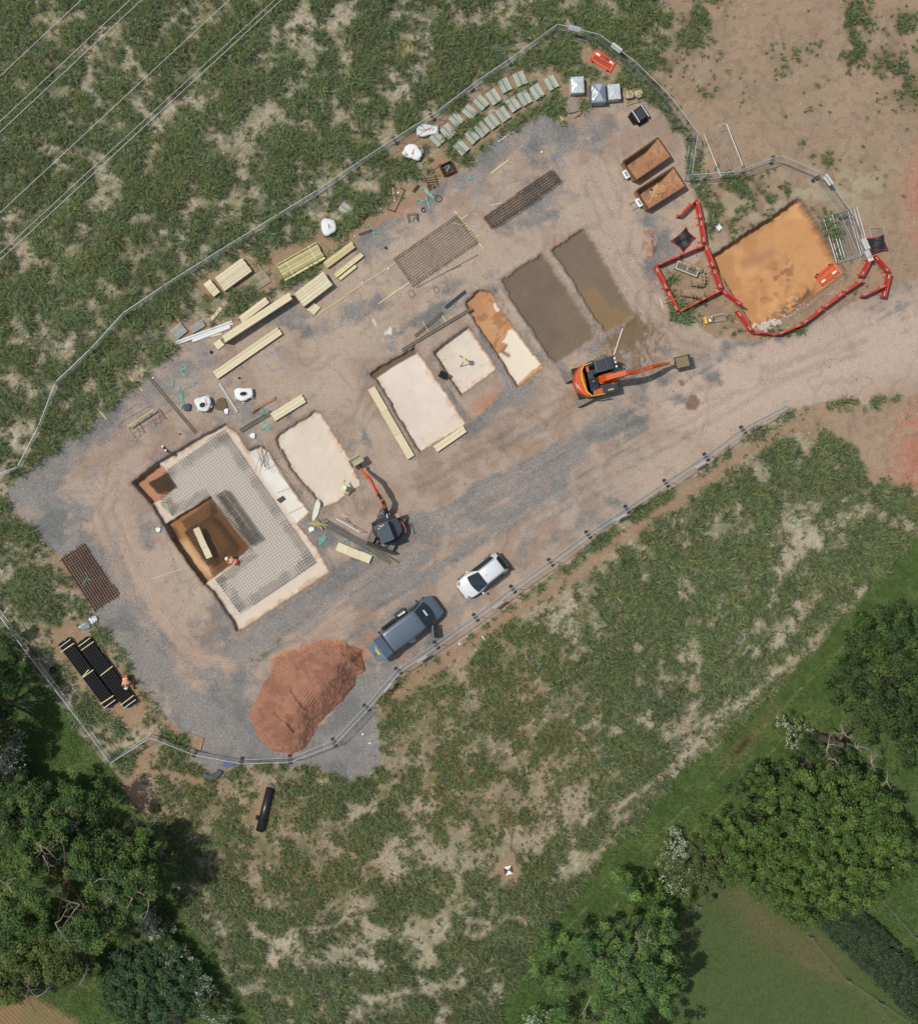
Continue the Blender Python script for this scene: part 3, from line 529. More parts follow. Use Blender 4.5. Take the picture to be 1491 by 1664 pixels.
    q = (.55+.5*fbm(x, y, 1.2, 207, 3)+.4*fbm(x, y, .35, 208, 2))[:, None]; C = colmix(n, [(80, 104, 50), (70, 94, 45), (92, 112, 58), (66, 90, 44)], .2)*q; m = fld > .5
    C[m] = colmix(int(m.sum()), [(80, 94, 54), (92, 102, 62), (72, 88, 50)], .15)*q[m]
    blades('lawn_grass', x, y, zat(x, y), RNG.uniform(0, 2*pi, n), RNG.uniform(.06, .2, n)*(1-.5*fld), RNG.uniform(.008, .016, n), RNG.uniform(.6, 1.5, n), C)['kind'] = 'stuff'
    # scattered small weeds on the bare soil
grass()
# ---------------------------------------------------------------- trees and hedges
M_LEAF = attr_mat('leaf', .6, trans=.22, spec=.3)
M_BARK = mat('bark', (92, 82, 70), .95, var=.3, scale=6, bump=.6)
M_DEAD = mat('dead_wood', (142, 134, 118), .9, var=.25, scale=8, bump=.4)
def leaves(name, cen, rad, per, ls, cols, parent, upb=.55, q=None, flowers=None, shellf=.55):
    "leaf quads clustered in clumps; cen (n,3) clump centres, rad (n,) clump radii"
    n = len(cen)*per; c = np.repeat(cen, per, 0); r = np.repeat(rad, per)
    d = RNG.normal(size=(n, 3)); d /= np.linalg.norm(d, axis=1)[:, None]; d[:, 2] = np.where(RNG.random(n) < .7, np.abs(d[:, 2]), d[:, 2])
    rr = r*(shellf+(1-shellf)*RNG.random(n))*RNG.uniform(.7, 1.15, n); p = c+d*rr[:, None]*np.array([1, 1, .75])
    nrm = d*.7+RNG.normal(size=(n, 3))*.45+np.array([0, 0, upb]); nrm /= np.linalg.norm(nrm, axis=1)[:, None]
    t = np.cross(nrm, RNG.normal(size=(n, 3))); t /= np.linalg.norm(t, axis=1)[:, None]; bt = np.cross(nrm, t)
    s = (ls*RNG.uniform(.6, 1.3, n))[:, None]; V = np.stack([p-t*s, p-bt*s*.55, p+t*s, p+bt*s*.55], 1)
    base = colmix(len(cen), cols, .16); C = np.repeat(base, per, 0)*RNG.uniform(.72, 1.3, (n, 1))
    if flowers is not None:
        f = RNG.random(n) < np.repeat(flowers, per); C[f] = colmix(int(f.sum()), [(224, 224, 208), (206, 208, 190)], .05)
    return np_mesh(name, V.reshape(-1, 3), np.full(n, 4), np.arange(n*4), M_LEAF, np.repeat(C, 4, 0), parent)
def limb(mb, p, d, L, r, depth, spread=.5, lift=.0, kids=3):
    pts = [p]; rs = [r]; q = Vector(p); dd = Vector(d).normalized(); seg = 4
    for i in range(seg):
        dd = (dd+Vector((random.gauss(0, .22), random.gauss(0, .22), random.gauss(0, .14)+lift))).normalized(); q = q+dd*L/seg; pts.append(q.copy()); rs.append(r*(1-.75*(i+1)/seg))
        if depth > 0 and i >= 1:
            for _ in range(1 if random.random() < .75 else 2):
                sd = Vector((random.gauss(0, 1), random.gauss(0, 1), random.gauss(0, .4))).normalized()
                limb(mb, q, dd+sd*spread*1.3, L*random.uniform(.45, .65), rs[-1]*.75, depth-1, spread, lift, kids)
    mb.tube(pts, rs, 5)
def tree(name, label, cat, px, py, R, top, nclump, cr, per, ls, cols, group=None, squash=(1, 1), rot=0, dead=0, limbs=9, base=.25, flowers=0, trunk_r=.28, gap=0., edge=.35, deadpos=None, leans=None):
    zc = top*.6; c0 = P2W((px, py), zc); t = empty(name, (c0.x, c0.y, 0), 0, label, cat, group)
    pts = []; rs = []; k = 0
    ro = Matrix.Rotation(rot, 2)
    while len(pts) < nclump and k < nclump*30:
        k += 1; a = random.uniform(0, 2*pi); u = random.random()**.5; v = u*R*(1+edge*(math.sin(a*3+px)*.4+math.sin(a*5+py)*.3+math.sin(a*8+px*.3)*.25))
        x, y = v*cos(a)*squash[0], v*sin(a)*squash[1]; x, y = ro @ Vector((x, y)); h = top*(base+(1-base)*math.sqrt(max(0, 1-u*u*.92)))-random.random()**2*top*.35
        if gap and vnoise(np.array([x+px]), np.array([y+py]), R*.3, 300)[0] < gap: continue
        h += random.uniform(-.35, .35); pts.append((x, y, max(h, .5))); rs.append(cr*random.uniform(.65, 1.25))
    cen = np.array(pts); fl = None
    if flowers: fl = np.clip((vnoise(cen[:, 0]+px, cen[:, 1], 1.5, 301)-.35)*flowers*2.2, 0, .9)
    leaves('crown', cen, np.array(rs), per, ls, cols, t, flowers=fl)
    mb = MB(); mb.tube([(0, 0, -.1), (.05, .02, top*.25), (0, .05, top*.5)], [trunk_r*1.3, trunk_r, trunk_r*.7], 8); mb.build('trunk', M_BARK, t)
    mb = MB()
    for i in range(limbs):
        a = 2*pi*i/limbs+random.uniform(-.3, .3); limb(mb, (0, 0, top*random.uniform(.25, .5)), (cos(a)*squash[0], sin(a)*squash[1], .55), R*.8, trunk_r*.45, 2)
    mb.build('limb', M_BARK, t)
    if dead:
        for i in range(dead):
            mb = MB()
            if deadpos: q = deadpos[i % len(deadpos)]; w = P2W(q, top*.93)-Vector((c0.x, c0.y, 0)); a = random.uniform(0, 6.28)
            else: a = random.uniform(0, 6.28); w = Vector((cos(a)*R*random.uniform(.2, .8), sin(a)*R*random.uniform(.2, .8), top*.95))
            limb(mb, w, (cos(a), sin(a), .12), R*random.uniform(.18, .34), .045, 2, .8); mb.build('dead_branch', M_DEAD, t)
    return t
OAK = [(90, 114, 52), (80, 103, 46), (99, 121, 56), (73, 96, 44)]; DARK = [(62, 82, 42), (54, 74, 38), (70, 90, 46)]
ASH = [(84, 116, 62), (96, 126, 66), (72, 102, 56), (104, 132, 70)]; LEFT = [(74, 100, 48), (88, 112, 54), (64, 90, 46), (98, 114, 60)]
def trees():
    tree('oak_tree', 'broad round oak with bright green crown in front of the lawn corner', 'tree', 1335, 1368, 6.1, 8.5, 620, .45, 105, .09, OAK, 'broadleaf trees right of the site', (1.03, .93), .2, limbs=11, edge=.13, base=.45)
    tree('oak_tree', 'dark green oak cut by the right edge beyond the dead limbs', 'tree', 1482, 1112, 5.2, 9, 440, .55, 110, .09, DARK+OAK[1:2], 'broadleaf trees right of the site', (.88, 1.12), .3, dead=0, edge=.3, base=.3)
    tree('ash_tree', 'lighter feathery ash with open crown above the mown strip', 'tree', 1010, 1590, 5.0, 10, 260, .5, 150, .085, ASH, 'broadleaf trees right of the site', (1, 1.05), 0, dead=5, gap=.36, deadpos=[(1050, 1530), (1000, 1600), (1040, 1640), (960, 1620)], edge=.5)
    tree('dead_tree', 'bare silvery dead limbs standing between the two oaks', 'tree', 1375, 1215, 2.2, 9.5, 8, .35, 40, .08, DARK, None, (1, 1), 0, dead=22, limbs=5, deadpos=[(1345, 1210), (1370, 1190), (1390, 1215), (1415, 1240), (1440, 1270), (1355, 1235)])
    tree('ash_tree', 'tall spreading tree with grey dead branches through its crown, left side', 'tree', 105, 1430, 5.9, 10, 400, .55, 130, .09, LEFT, 'broadleaf trees at the lower left', (1, 1), .4, dead=11, gap=.38, edge=.45, deadpos=[(60, 1370), (130, 1470), (90, 1500), (200, 1455), (240, 1460), (70, 1390), (150, 1440), (20, 1450)])
    tree('ash_tree', 'yellowish green tree over the ploughed corner', 'tree', 60, 1545, 4.6, 6.5, 240, .5, 120, .09, [(92, 108, 54), (78, 96, 48), (104, 112, 62)], 'broadleaf trees at the lower left', (1.2, .7), .3, dead=5, gap=.34, deadpos=[(110, 1580), (60, 1620), (130, 1600)])
    tree('oak_tree', 'dark tree spilling over the top of the left bank', 'tree', 30, 1330, 3.4, 7.5, 170, .5, 120, .09, LEFT+DARK, 'broadleaf trees at the lower left', (1, .9), .2, gap=.3)
    tree('oak_tree', 'tree leaning out over the grass with the longest shadow', 'tree', 200, 1415, 3.2, 10, 150, .5, 130, .09, LEFT, 'broadleaf trees at the lower left', (1.1, .8), -.3, dead=4, gap=.3, deadpos=[(215, 1460), (180, 1465), (235, 1455)])
    tree('oak_tree', 'dark leaning tree cut by the upper left edge of the bank', 'tree', -45, 1150, 3.8, 9, 200, .5, 110, .09, DARK, 'broadleaf trees at the lower left', (.8, 1.4), 0)
    tree('round_shrub', 'round dense bush with small dark leaves below the white flowers', 'shrub', 245, 1605, 3.4, 3.4, 330, .42, 90, .08, [(66, 92, 58), (58, 84, 52), (76, 102, 62)], None, (1.15, .9), 0, limbs=6, base=.4, edge=.15)
    tree('flowering_shrub', 'hawthorn in white blossom at the left edge', 'shrub', 12, 1240, 1.7, 3.6, 90, .4, 90, .07, DARK, 'white flowering shrubs', (.8, 1.5), .1, limbs=5, flowers=.7, base=.4)
    tree('flowering_shrub', 'small patch of white blossom on the left bank top', 'shrub', 118, 1342, 1.5, 3.6, 40, .3, 80, .06, DARK, 'white flowering shrubs', (1.6, .6), -.6, limbs=4, flowers=.5, base=.5)
    hb = [('foot of the left hedge', 240, 1490, 1.9, -.9), ('middle of the left hedge', 285, 1555, 2., -1.0), ('lower end of the left hedge', 340, 1625, 2.1, -.95)]
    for nm, px, py, R, ro in hb:
        tree('flowering_shrub', 'straggling white flowering bush at the '+nm, 'shrub', px, py, R, 2.2, 100, .3, 90, .05, DARK+[(96, 110, 66)], 'white flowering shrubs', (1.25, .5), ro, limbs=5, flowers=.6, base=.5, trunk_r=.09)
    tree('flowering_shrub', 'bush of white blossom between the strip and the lawn corner', 'shrub', 1098, 1410, 1.9, 2.2, 90, .34, 90, .055, [(84, 104, 54), (96, 112, 60)], 'white flowering shrubs', (.55, 1.5), .2, limbs=5, flowers=.32, base=.5, trunk_r=.1)
    tree('flowering_shrub', 'small white spray on the bank above the big oak', 'shrub', 1290, 1190, 1.2, 1.6, 40, .25, 60, .05, OAK, 'white flowering shrubs', (1, 1.3), .5, limbs=3, flowers=.35, base=.5, trunk_r=.07)
    tree('flowering_shrub', 'white tipped bush under the bottom ash', 'shrub', 880, 1655, 1.3, 1.8, 40, .3, 60, .06, ASH, 'white flowering shrubs', (1.2, .8), 0, limbs=3, flowers=.5, base=.5, trunk_r=.07)
    for lab, px, py, R, tp, cl in (('low yellow green bush filling the gap left of the big oak', 1190, 1370, 2.4, 2.6, OAK), ('dusty green bush on the bank side of the lawn corner', 1150, 1400, 2.2, 2.2, [(92, 102, 62), (84, 96, 56)]),
                                   ('rounded bush under the upper side of the big oak', 1245, 1290, 2.3, 4., DARK+OAK[1:2]), ('dark bush between big oak and right hand oak', 1335, 1245, 2.0, 4., DARK), ('small bush at the tip of the lawn strip', 1060, 1460, 1.6, 1.8, OAK)):
        tree('shrub', lab, 'shrub', px, py, R, tp, int(R*46), .4, 85, .08, cl, None, (1.1, 1), .6, limbs=5, base=.5, trunk_r=.09)
    # clipped hedge running off to the lower right
    pts = [(1345, 1470), (1395, 1520), (1445, 1570), (1500, 1625), (1560, 1680)]
    for i, (p, q) in enumerate(zip(pts, pts[1:])):
        a, b = P2W(p, 1), P2W(q, 1); h = empty('hedge', (a.x, a.y, 0), 0, ['top length of the dark clipped hedge by the oak', 'middle length of the dark clipped hedge', 'lower length of the dark clipped hedge at the frame edge', 'last length of the dark hedge past the corner'][i], 'hedge', 'dark clipped hedge lengths')
        n = 230; t = RNG.random(n); off = RNG.uniform(-1.5, 1.5, n); d = (b-a); nn = Vector((-d.y, d.x, 0)).normalized()
        cen = np.stack([d.x*t+nn.x*off, d.y*t+nn.y*off, 1.5-.35*np.abs(off)+RNG.uniform(-.3, .15, n)], -1)
        leaves('crown', cen, RNG.uniform(.22, .4, n), 75, .07, [(62, 80, 50), (70, 88, 54), (54, 72, 46)], h)
        mb = MB(); [mb.tube([(d.x*k/6, d.y*k/6, 0), (d.x*k/6+.05, d.y*k/6, .7), (d.x*k/6, d.y*k/6+.1, 1.2)], [.05, .04, .03], 6) for k in range(6)]; mb.build('trunk', M_BARK, h)
    # stock fences beside the lawn
    for lab, pl in (('thin wire stock fence along the left side of the hedge', [(1265, 1440), (1310, 1520), (1370, 1590), (1480, 1664), (1540, 1720)]), ('post and wire fence on the far side of the hedge', [(1425, 1458), (1480, 1520), (1540, 1590)]), ('old wire fence edging the lawn below the bank', [(1190, 1410), (1130, 1470), (1100, 1490)])):
        t = empty('wire_fence', (0, 0, 0), 0, lab, 'fence', 'stock fences at the lawn'); P = [P2W(p, 0) for p in pl]; mp = MB(); mw = MB(); last = None; t.location = P[0]
        for a, b in zip(P, P[1:]):
            n = max(1, int((b-a).length/2.2))
            for k in range(n): q = a+(b-a)*k/n-P[0]; MB().bar(q, q+Vector((0, 0, 1.1)), .08).build('post', mat('fence_post_wood', (140, 130, 112), .9), t)
            for z in (.4, .7, 1.0): mw.bar(a-P[0]+Vector((0, 0, z)), b-P[0]+Vector((0, 0, z)), .012)
        mw.build('wire', mat('galv_wire', (170, 170, 165), .4, .8), t)
trees()
# ---------------------------------------------------------------- materials for the site things
GALV = mat('galvanised_steel', (196, 200, 200), .45, .35, var=.08, scale=20)
WIRE = mat('galvanised_wire', (150, 154, 152), .5, .6, var=.1)
RUBBER = mat('dark_rubber', (62, 62, 62), .9, var=.25, scale=12, bump=.3)
PLY = mat('new_plywood', (212, 201, 168), .7, var=.1, scale=3, stretch=(1, 6, 1))
PLY2 = mat('cut_softwood', (200, 182, 136), .75, var=.14, scale=2, stretch=(1, 9, 1))
PLYT = mat('pale_timber', (208, 196, 152), .75, var=.12, scale=2, stretch=(8, 1, 1))
GREENT = mat('treated_timber', (176, 168, 116), .8, var=.2, scale=3)
OLDWOOD = mat('weathered_timber', (116, 108, 94), .9, var=.22, scale=4, stretch=(1, 1, 1))
GREYWOOD = mat('grey_steel_channel', (98, 98, 92), .6, .4, var=.2, scale=3)
REBAR = mat('rusty_rebar', (84, 70, 58), .85, .2, var=.3, scale=6)
REBARG = mat('grey_rebar', (84, 77, 68), .8, .3, var=.25, scale=6)
RUST = mat('rusted_plate', (172, 130, 96), .9, 0, var=.2, scale=2.2, bump=.4, rust=(140, 102, 74), rustamt=.5)
RUSTD = mat('dark_rusted_plate', (92, 66, 50), .9, .15, var=.3, scale=3, rust=(128, 82, 54), rustamt=.3)
BAGW = mat('woven_white_sack', (226, 228, 228), .7, var=.07, scale=5, bump=.3)
BAGR = mat('red_print', (190, 50, 56), .7, var=.1)
BLACKP = mat('black_plastic', (26, 27, 29), .42, var=.2, spec=.25)
DARKP = mat('dark_grey_plastic', (58, 62, 66), .5, var=.15)
REDP = mat('red_barrier_plastic', (200, 62, 48), .5, var=.12, scale=4, spec=.4)
REDB = mat('bright_orange_red_plastic', (226, 84, 54), .5, var=.08, scale=4)
WHITE = mat('white_paint', (228, 230, 228), .5, var=.04)
REFL = mat('reflective_white', (236, 232, 224), .4, var=.04)
CONC = mat('precast_concrete', (176, 182, 166), .85, var=.1, scale=5, bump=.2)
CONCD = mat('concrete_groove', (142, 147, 134), .9, var=.1)
TEAL = mat('teal_plastic_band', (142, 196, 178), .5, var=.1)
BLUESHEET = mat('grey_blue_film', (122, 132, 142), .3, var=.12, scale=4, bump=.4, spec=.6)
FILM = mat('clear_wrapping_film', (196, 204, 206), .2, var=.2, scale=7, bump=1., spec=.7)
MUDM = mat('mud_caked_steel', (156, 138, 114), .9, var=.2, scale=4, bump=.4)
ORANGE = mat('orange_machine_paint', (212, 92, 40), .42, var=.1, scale=3, spec=.5, rust=(150, 110, 80), rustamt=.12)
ORANGED = mat('dusty_orange_paint', (196, 96, 52), .6, var=.15, scale=4, rust=(140, 116, 92), rustamt=.25)
YEL = mat('yellow_handrail_paint', (226, 186, 70), .45, var=.08)
MACH = mat('machine_dark_grey', (54, 62, 68), .45, var=.15, scale=4, spec=.5)
MBLK = mat('machine_black', (26, 28, 30), .5, var=.2, spec=.5)
ROOFG = mat('cab_roof_grey', (66, 80, 88), .45, var=.08, spec=.5)
TRACK = mat('worn_track_steel', (142, 134, 120), .75, .2, var=.18, scale=8)
CHROME = mat('hydraulic_rod', (206, 208, 206), .25, .8, var=.04)
WETC = mat('wet_concrete', (128, 112, 84), .5, var=.12, scale=4)
SOILM = mat('heaped_soil', (160, 124, 100), .95, var=.2, scale=5, bump=.8)
GLASS = mat('dark_glass', (34, 44, 52), .08, var=.25, scale=1.2, spec=.8)
FL = [0]
def flatz(p, z=0): return Vector((p.x, p.y, HZ(p.x, p.y)+z))
# ---------------------------------------------------------------- mesh fence panels
def panel_parts(t, L=3.45, h=2.0, step=.09):
    r = .026; f = MB(); P = [(0, 0, .12), (0, 0, h-.08), (.08, 0, h), (L-.08, 0, h), (L, 0, h-.08), (L, 0, .12), (0, 0, .12)]
    f.tube(P, r, 6, cap=False); f.tube([(0, 0, 1.1), (L, 0, 1.1)], .008, 4); f.build('frame', GALV, t)
    m = MB(); n = int(L/step)
    for i in range(1, n): m.bar((i*L/n, .004, .14), (i*L/n, .004, h-.02), .0045)
    for z in (.45, .8, 1.45, 1.75): m.bar((0, -.004, z), (L, -.004, z), .0045)
    m.build('wire_mesh', WIRE, t)
proto_panel = None
def panel(a, b, lab, grp='mesh fence panels round the site', tilt=0, z0=0):
    "one 3.45 m mesh panel standing from ground point a towards b"
    global proto_panel
    L = (b-a).length; rz = atan2(b.y-a.y, b.x-a.x); z = HZ(a.x, a.y)+z0
    if proto_panel is None:
        proto_panel = empty('mesh_fence', (a.x, a.y, z), rz, lab, 'fence panel', grp); panel_parts(proto_panel); o = proto_panel
    else: o = dup(proto_panel, (a.x, a.y, z), rz, lab, grp)
    o.rotation_euler = (tilt, 0, rz); o.scale = (L/3.45, 1, 1); return o
proto_foot = None
def foot(p, rz, lab='black rubber fence foot under the panel joint', grp='rubber feet under the fence panels'):
    global proto_foot
    z = HZ(p.x, p.y)
    if proto_foot is None:
        m = MB(); m.prism([(-.36, -.1), (-.3, -.13), (.3, -.13), (.36, -.1), (.36, .1), (.3, .13), (-.3, .13), (-.36, .1)], 0, .13, .06)
        for x in (-.22, 0, .22): m.tube([(x, 0, .125), (x, 0, .15)], .035, 8)
        proto_foot = m.build('rubber_block', RUBBER, None); tag(proto_foot, lab, 'rubber block', grp); o = proto_foot
    else: o = proto_foot.copy(); COL.objects.link(o); o['label'] = lab
    o.location = (p.x, p.y, z); o.rotation_euler = (0, 0, rz); return o
signs = {}
def fence_run(pts, where, feet=True, skipfeet=(), tilts=None):
    P = [P2W(p) for p in pts]; n = len(P)-1
    for i in range(n):
        d = (P[i+1]-P[i]); nm = f"mesh panel, {ORD[i]} {where}"
        o = panel(P[i], P[i+1], nm, tilt=(tilts or {}).get(i, 0)); d = d.normalized()
        if i not in skipfeet and i > 0 and feet:
            rz = atan2(d.y, d.x)+pi/2; foot(P[i]+Vector((-d.y, d.x, 0))*.12, rz, f"rubber block, {ORD[i]} {where}")
    return P
ORD = ['first', 'second', 'third', 'fourth', 'fifth', 'sixth', 'seventh', 'eighth', 'ninth', 'tenth', 'eleventh', 'twelfth', 'thirteenth', 'fourteenth', 'fifteenth', 'sixteenth', 'seventeenth', 'eighteenth', 'nineteenth', 'twentieth']
def t2b(p, h=2.0): w = P2W(p, h); return (w.x*S+745.5, 832-w.y*S)
fence_run([(1272.6, 661), (1204.2, 696.4), (1144.7, 740.3), (1079.8, 783), (1016.4, 825.3), (953, 866.6), (892.5, 911.5), (831, 955), (770.6, 1001), (706.7, 1045.8), (645, 1088), (593.5, 1148), (541.5, 1203.7), (470.7, 1231.3), (393, 1234.5), (317.5, 1220.4), (246, 1193)], 'from the right, along the haul road side')
fence_run([(246, 1193), (182.6, 1233.7), (137, 1171.5), (91.3, 1111.3), (44, 1050), (0, 990), (-46, 930)], 'from the bottom, along the pipe stack side')
fence_run([(34.6, 760.5), (-36, 786), (-110, 812)], 'of the run leaving the left edge')
fence_run([(34.6, 760.5), (68.4, 695.3), (95.3, 625), (150.5, 572.6), (203, 515)]+[t2b(p) for p in [(265, 464.5), (329, 424), (392, 385), (452, 348), (516, 308.5), (583.7, 262), (648, 220), (710, 181), (774, 132), (836, 90)]]+[(896, 53.5), (964, 70.3), (1023, 116), (1076, 168.3), (1119.9, 227.6), (1110.5, 294)], 'from the left, along the field side')
fence_run([(1110.5, 294), (1181.6, 288.7), (1252.5, 262.9), (1321.9, 292.4), (1366.9, 354.4), (1397, 423)], 'from the rusty bins, round the orange pit')
# a panel leaning over between the two runs, and a loose stack of panels lying flat
a, b = P2W((1141, 219)), P2W((1168, 288)); panel(b, a, 'mesh panel tipped over sideways behind the rusty bins', tilt=radians(42))
for i, (x0, y0, x1, y1) in enumerate([(1383, 340, 1404, 413), (1388, 338, 1409, 410), (1392, 336, 1413, 409), (1377, 342, 1399, 416)]):
    panel(P2W((x1, y1)), P2W((x0, y0)), ['bottom', 'second', 'third', 'topmost'][i]+' mesh panel of the flat stack beside the right hand fence', 'mesh panels lying in a flat stack', tilt=-pi/2, z0=.05+.06*i)
t = empty('pedestrian_gate_panel', flatz(P2W((1409, 371)), .34), 0, 'short galvanised gate panel lying on the flat panel stack', 'gate panel')
t.rotation_euler = (0, 0, .05)
f = MB(); f.tube([(0, 0, 0), (1.0, 0, 0), (1.25, -1.4, 0), (.25, -1.4, 0), (0, 0, 0)], .02, 6); f.build('frame', GALV, t)
f = MB(); [f.bar((i*.1, 0, 0), (i*.1+.25, -1.4, 0), .006) for i in range(1, 10)]; f.build('bars', WIRE, t)
# white notices hung on the fence: seen from above as pale boards on the mesh
def notice(p, q, frac, lab, z=1.45, tilt=-20):
    a, b = P2W(p), P2W(q); d = (b-a).normalized(); c = a+(b-a)*frac; n = Vector((d.y, -d.x, 0)); zz = HZ(c.x, c.y)
    o = MB().box((0, 0, 0), (.85, .03, .5), M=Matrix.Rotation(radians(tilt), 3, 'X')).build('notice_board', WHITE, None, loc=(c.x-n.x*.18, c.y-n.y*.18, zz+z))
    o.rotation_euler = (0, 0, atan2(d.y, d.x)); tag(o, lab, 'sign', 'white boards hung on the mesh fence'); return o
notice((896, 53.5), (964, 70.3), .42, 'white board on the fence at the top corner of the site'); notice((964, 70.3), (1023, 116), .45, 'white board on the fence above the red barrier lying in the grass')
notice((1321.9, 292.4), (1366.9, 354.4), .15, 'white board on the fence over the soil right of the orange pit'); notice((1366.9, 354.4), (1397, 423), .72, 'white board over the black sheet by the panel stack')
notice((1366.9, 354.4), (1397, 423), .98, 'white board at the end of the fence where the red barriers start', 1.2)
for i, (u, v, fr) in enumerate([(((1016.4, 825.3)), (953, 866.6), .3), ((1144.7, 740.3), (1079.8, 783), .3), ((831, 955), (770.6, 1001), .5), ((706.7, 1045.8), (645, 1088), .45), ((645, 1088), (593.5, 1148), .4)]):
    notice(u, v, fr, ['pale board on the haul road fence near its middle', 'pale board on the haul road fence nearest the open end', 'pale board on the fence below the white car', 'pale board on the fence by the van nose', 'pale board on the fence beside the sand heap'][i], 1.35, -2)
# ---------------------------------------------------------------- red plastic barriers
def barrier_parts(t, L=2.0, h=1.0, m=REDP):
    b = MB(); w = .085
    b.box((L/2, 0, h-.06), (L, w, .12)); b.box((L/2, 0, .17), (L, w, .16)); b.box((.06, 0, h/2), (.12, w, h-.1)); b.box((L-.06, 0, h/2), (.12, w, h-.1)); b.box((L/2, 0, .62), (L-.2, w*.9, .08))
    n = 12
    for i in range(1, n): b.box((L*i/n, 0, h/2), (.05, w*.8, h-.3))
    b.build('body', m, t, bevel=.012)
    for x in (.25, L-.25): MB().box((x, 0, .06), (.09, .34, .07)).box((x, 0, .11), (.06, .2, .05)).build('foot', m if m is REDP else DARKP, t)
    for x in (.3, L-.3): MB().box((x, .046, .74), (.34, .012, .16)).box((x, -.046, .74), (.34, .012, .16)).build('reflector', REFL, t)
proto_bar = None
def barrier(a, b, lab, grp='red plastic barriers'):
    global proto_bar
    rz = atan2(b.y-a.y, b.x-a.x); L = (b-a).length; z = HZ((a.x+b.x)/2, (a.y+b.y)/2)
    if proto_bar is None: proto_bar = empty('plastic_barrier', (0, 0, 0), 0, lab, 'barrier', grp); barrier_parts(proto_bar); o = proto_bar
    else: o = dup(proto_bar, (0, 0, 0), 0, lab, grp)
    o.location = (a.x, a.y, z); o.rotation_euler = (0, 0, rz); o.scale = (L/2*.955, 1.15, 1); return o
BR = [((195, 388), (288, 300), 'loose end barrier nearest the rusty bins'), ((292, 296), (318, 405), 'barrier running down from the loose end'), ((318, 408), (338, 540), 'barrier beside the black sheet with red edge'),
 ((340, 545), (388, 672), 'barrier on the right side of the bucket pen, upper'), ((388, 676), (430, 788), 'barrier on the right side of the bucket pen, lower'), ((432, 792), (545, 876), 'barrier leading from the pen to the orange pit corner'),
 ((518, 905), (600, 1020), 'barrier at the lower left corner of the orange pit'), ((604, 1024), (740, 1036), 'barrier along the bottom below the white rubble'), ((742, 1036), (872, 980), 'barrier rising right of the white rubble'), ((873, 979), (988, 890), 'third barrier along the road side of the orange pit'),
 ((989, 889), (1100, 806), 'fourth barrier along the road side of the orange pit'), ((1101, 805), (1205, 736), 'last barrier along the road side of the orange pit'), ((1195, 718), (1252, 608), 'barrier reaching up to the fence end'), ((1268, 604), (1350, 695), 'barrier slanting down from the fence end'),
 ((1351, 700), (1316, 840), 'barrier pointing down at the roadside spur'), ((1330, 768), (1195, 830), 'thin looking barrier of the spur facing the road'),
 ((328, 550), (205, 602), 'upper right barrier of the bucket pen'), ((203, 603), (72, 660), 'upper left barrier of the bucket pen'), ((70, 664), (136, 795), 'left barrier of the bucket pen, upper'), ((137, 797), (192, 912), 'left barrier of the bucket pen, lower'),
 ((197, 912), (312, 852), 'lower left barrier of the bucket pen'), ((314, 851), (426, 794), 'lower right barrier of the bucket pen')]
for p, q, lab in BR: barrier(W1('G', *p), W1('G', *q), 'red plastic '+lab)
def flat_barrier(p0, p1, w0, lab, z=.08):
    "p0-p1 base edge, lying towards the side of w0"
    rz = atan2(p1.y-p0.y, p1.x-p0.x); s = 1 if (p1-p0).cross(w0-p0).z > 0 else -1
    t = empty('plastic_barrier', flatz(p0, z), rz, lab, 'barrier', 'plastic barriers lying flat'); barrier_parts(t, (p1-p0).length, 1.0, REDB); t.rotation_euler = (-s*pi/2, 0, rz)
flat_barrier(W1('F', 335, 175), W1('F', 480, 262), W1('F', 400, 120), 'orange red plastic barrier lying flat in the grass above the wrapped pallets', .12)
flat_barrier(W1('G', 955, 705, -.7), W1('G', 1050, 630, -.7), W1('G', 1040, 710, -.7), 'bright orange plastic barrier lying on the floor of the orange pit', .12)
# ---------------------------------------------------------------- boards, planks, timber
def flat(name, code, corners, z0, z1, m, label, cat, group=None, parent=None, bevel=0):
    "a flat-topped solid whose top outline is given by its four corners in the detail view"
    P = WP(code, corners, z1); c = sum(P, Vector())/len(P); base = HZ(c.x, c.y)
    o = MB().prism([(p.x-c.x, p.y-c.y) for p in P], z0, z1).build(name, m, parent, bevel=bevel, loc=(c.x, c.y, base)); tag(o, label, cat, group); return o
def plank(code, x0, y0, x1, y1, w, label, z=.03, m=PLY2, h=.04, name='plank', cat='plank', group='loose planks and battens', z2=None):
    a, b = W1(code, x0, y0, z), W1(code, x1, y1, z); c = (a+b)/2; g = HZ(c.x, c.y) if z2 is None else z2
    L = (b-a).length; o = MB().box((0, 0, 0), (L, w, h)).build(name, m, None, loc=(c.x, c.y, g+z)); o.rotation_euler = (0, 0, atan2(b.y-a.y, b.x-a.x)); return tag(o, label, cat, group)
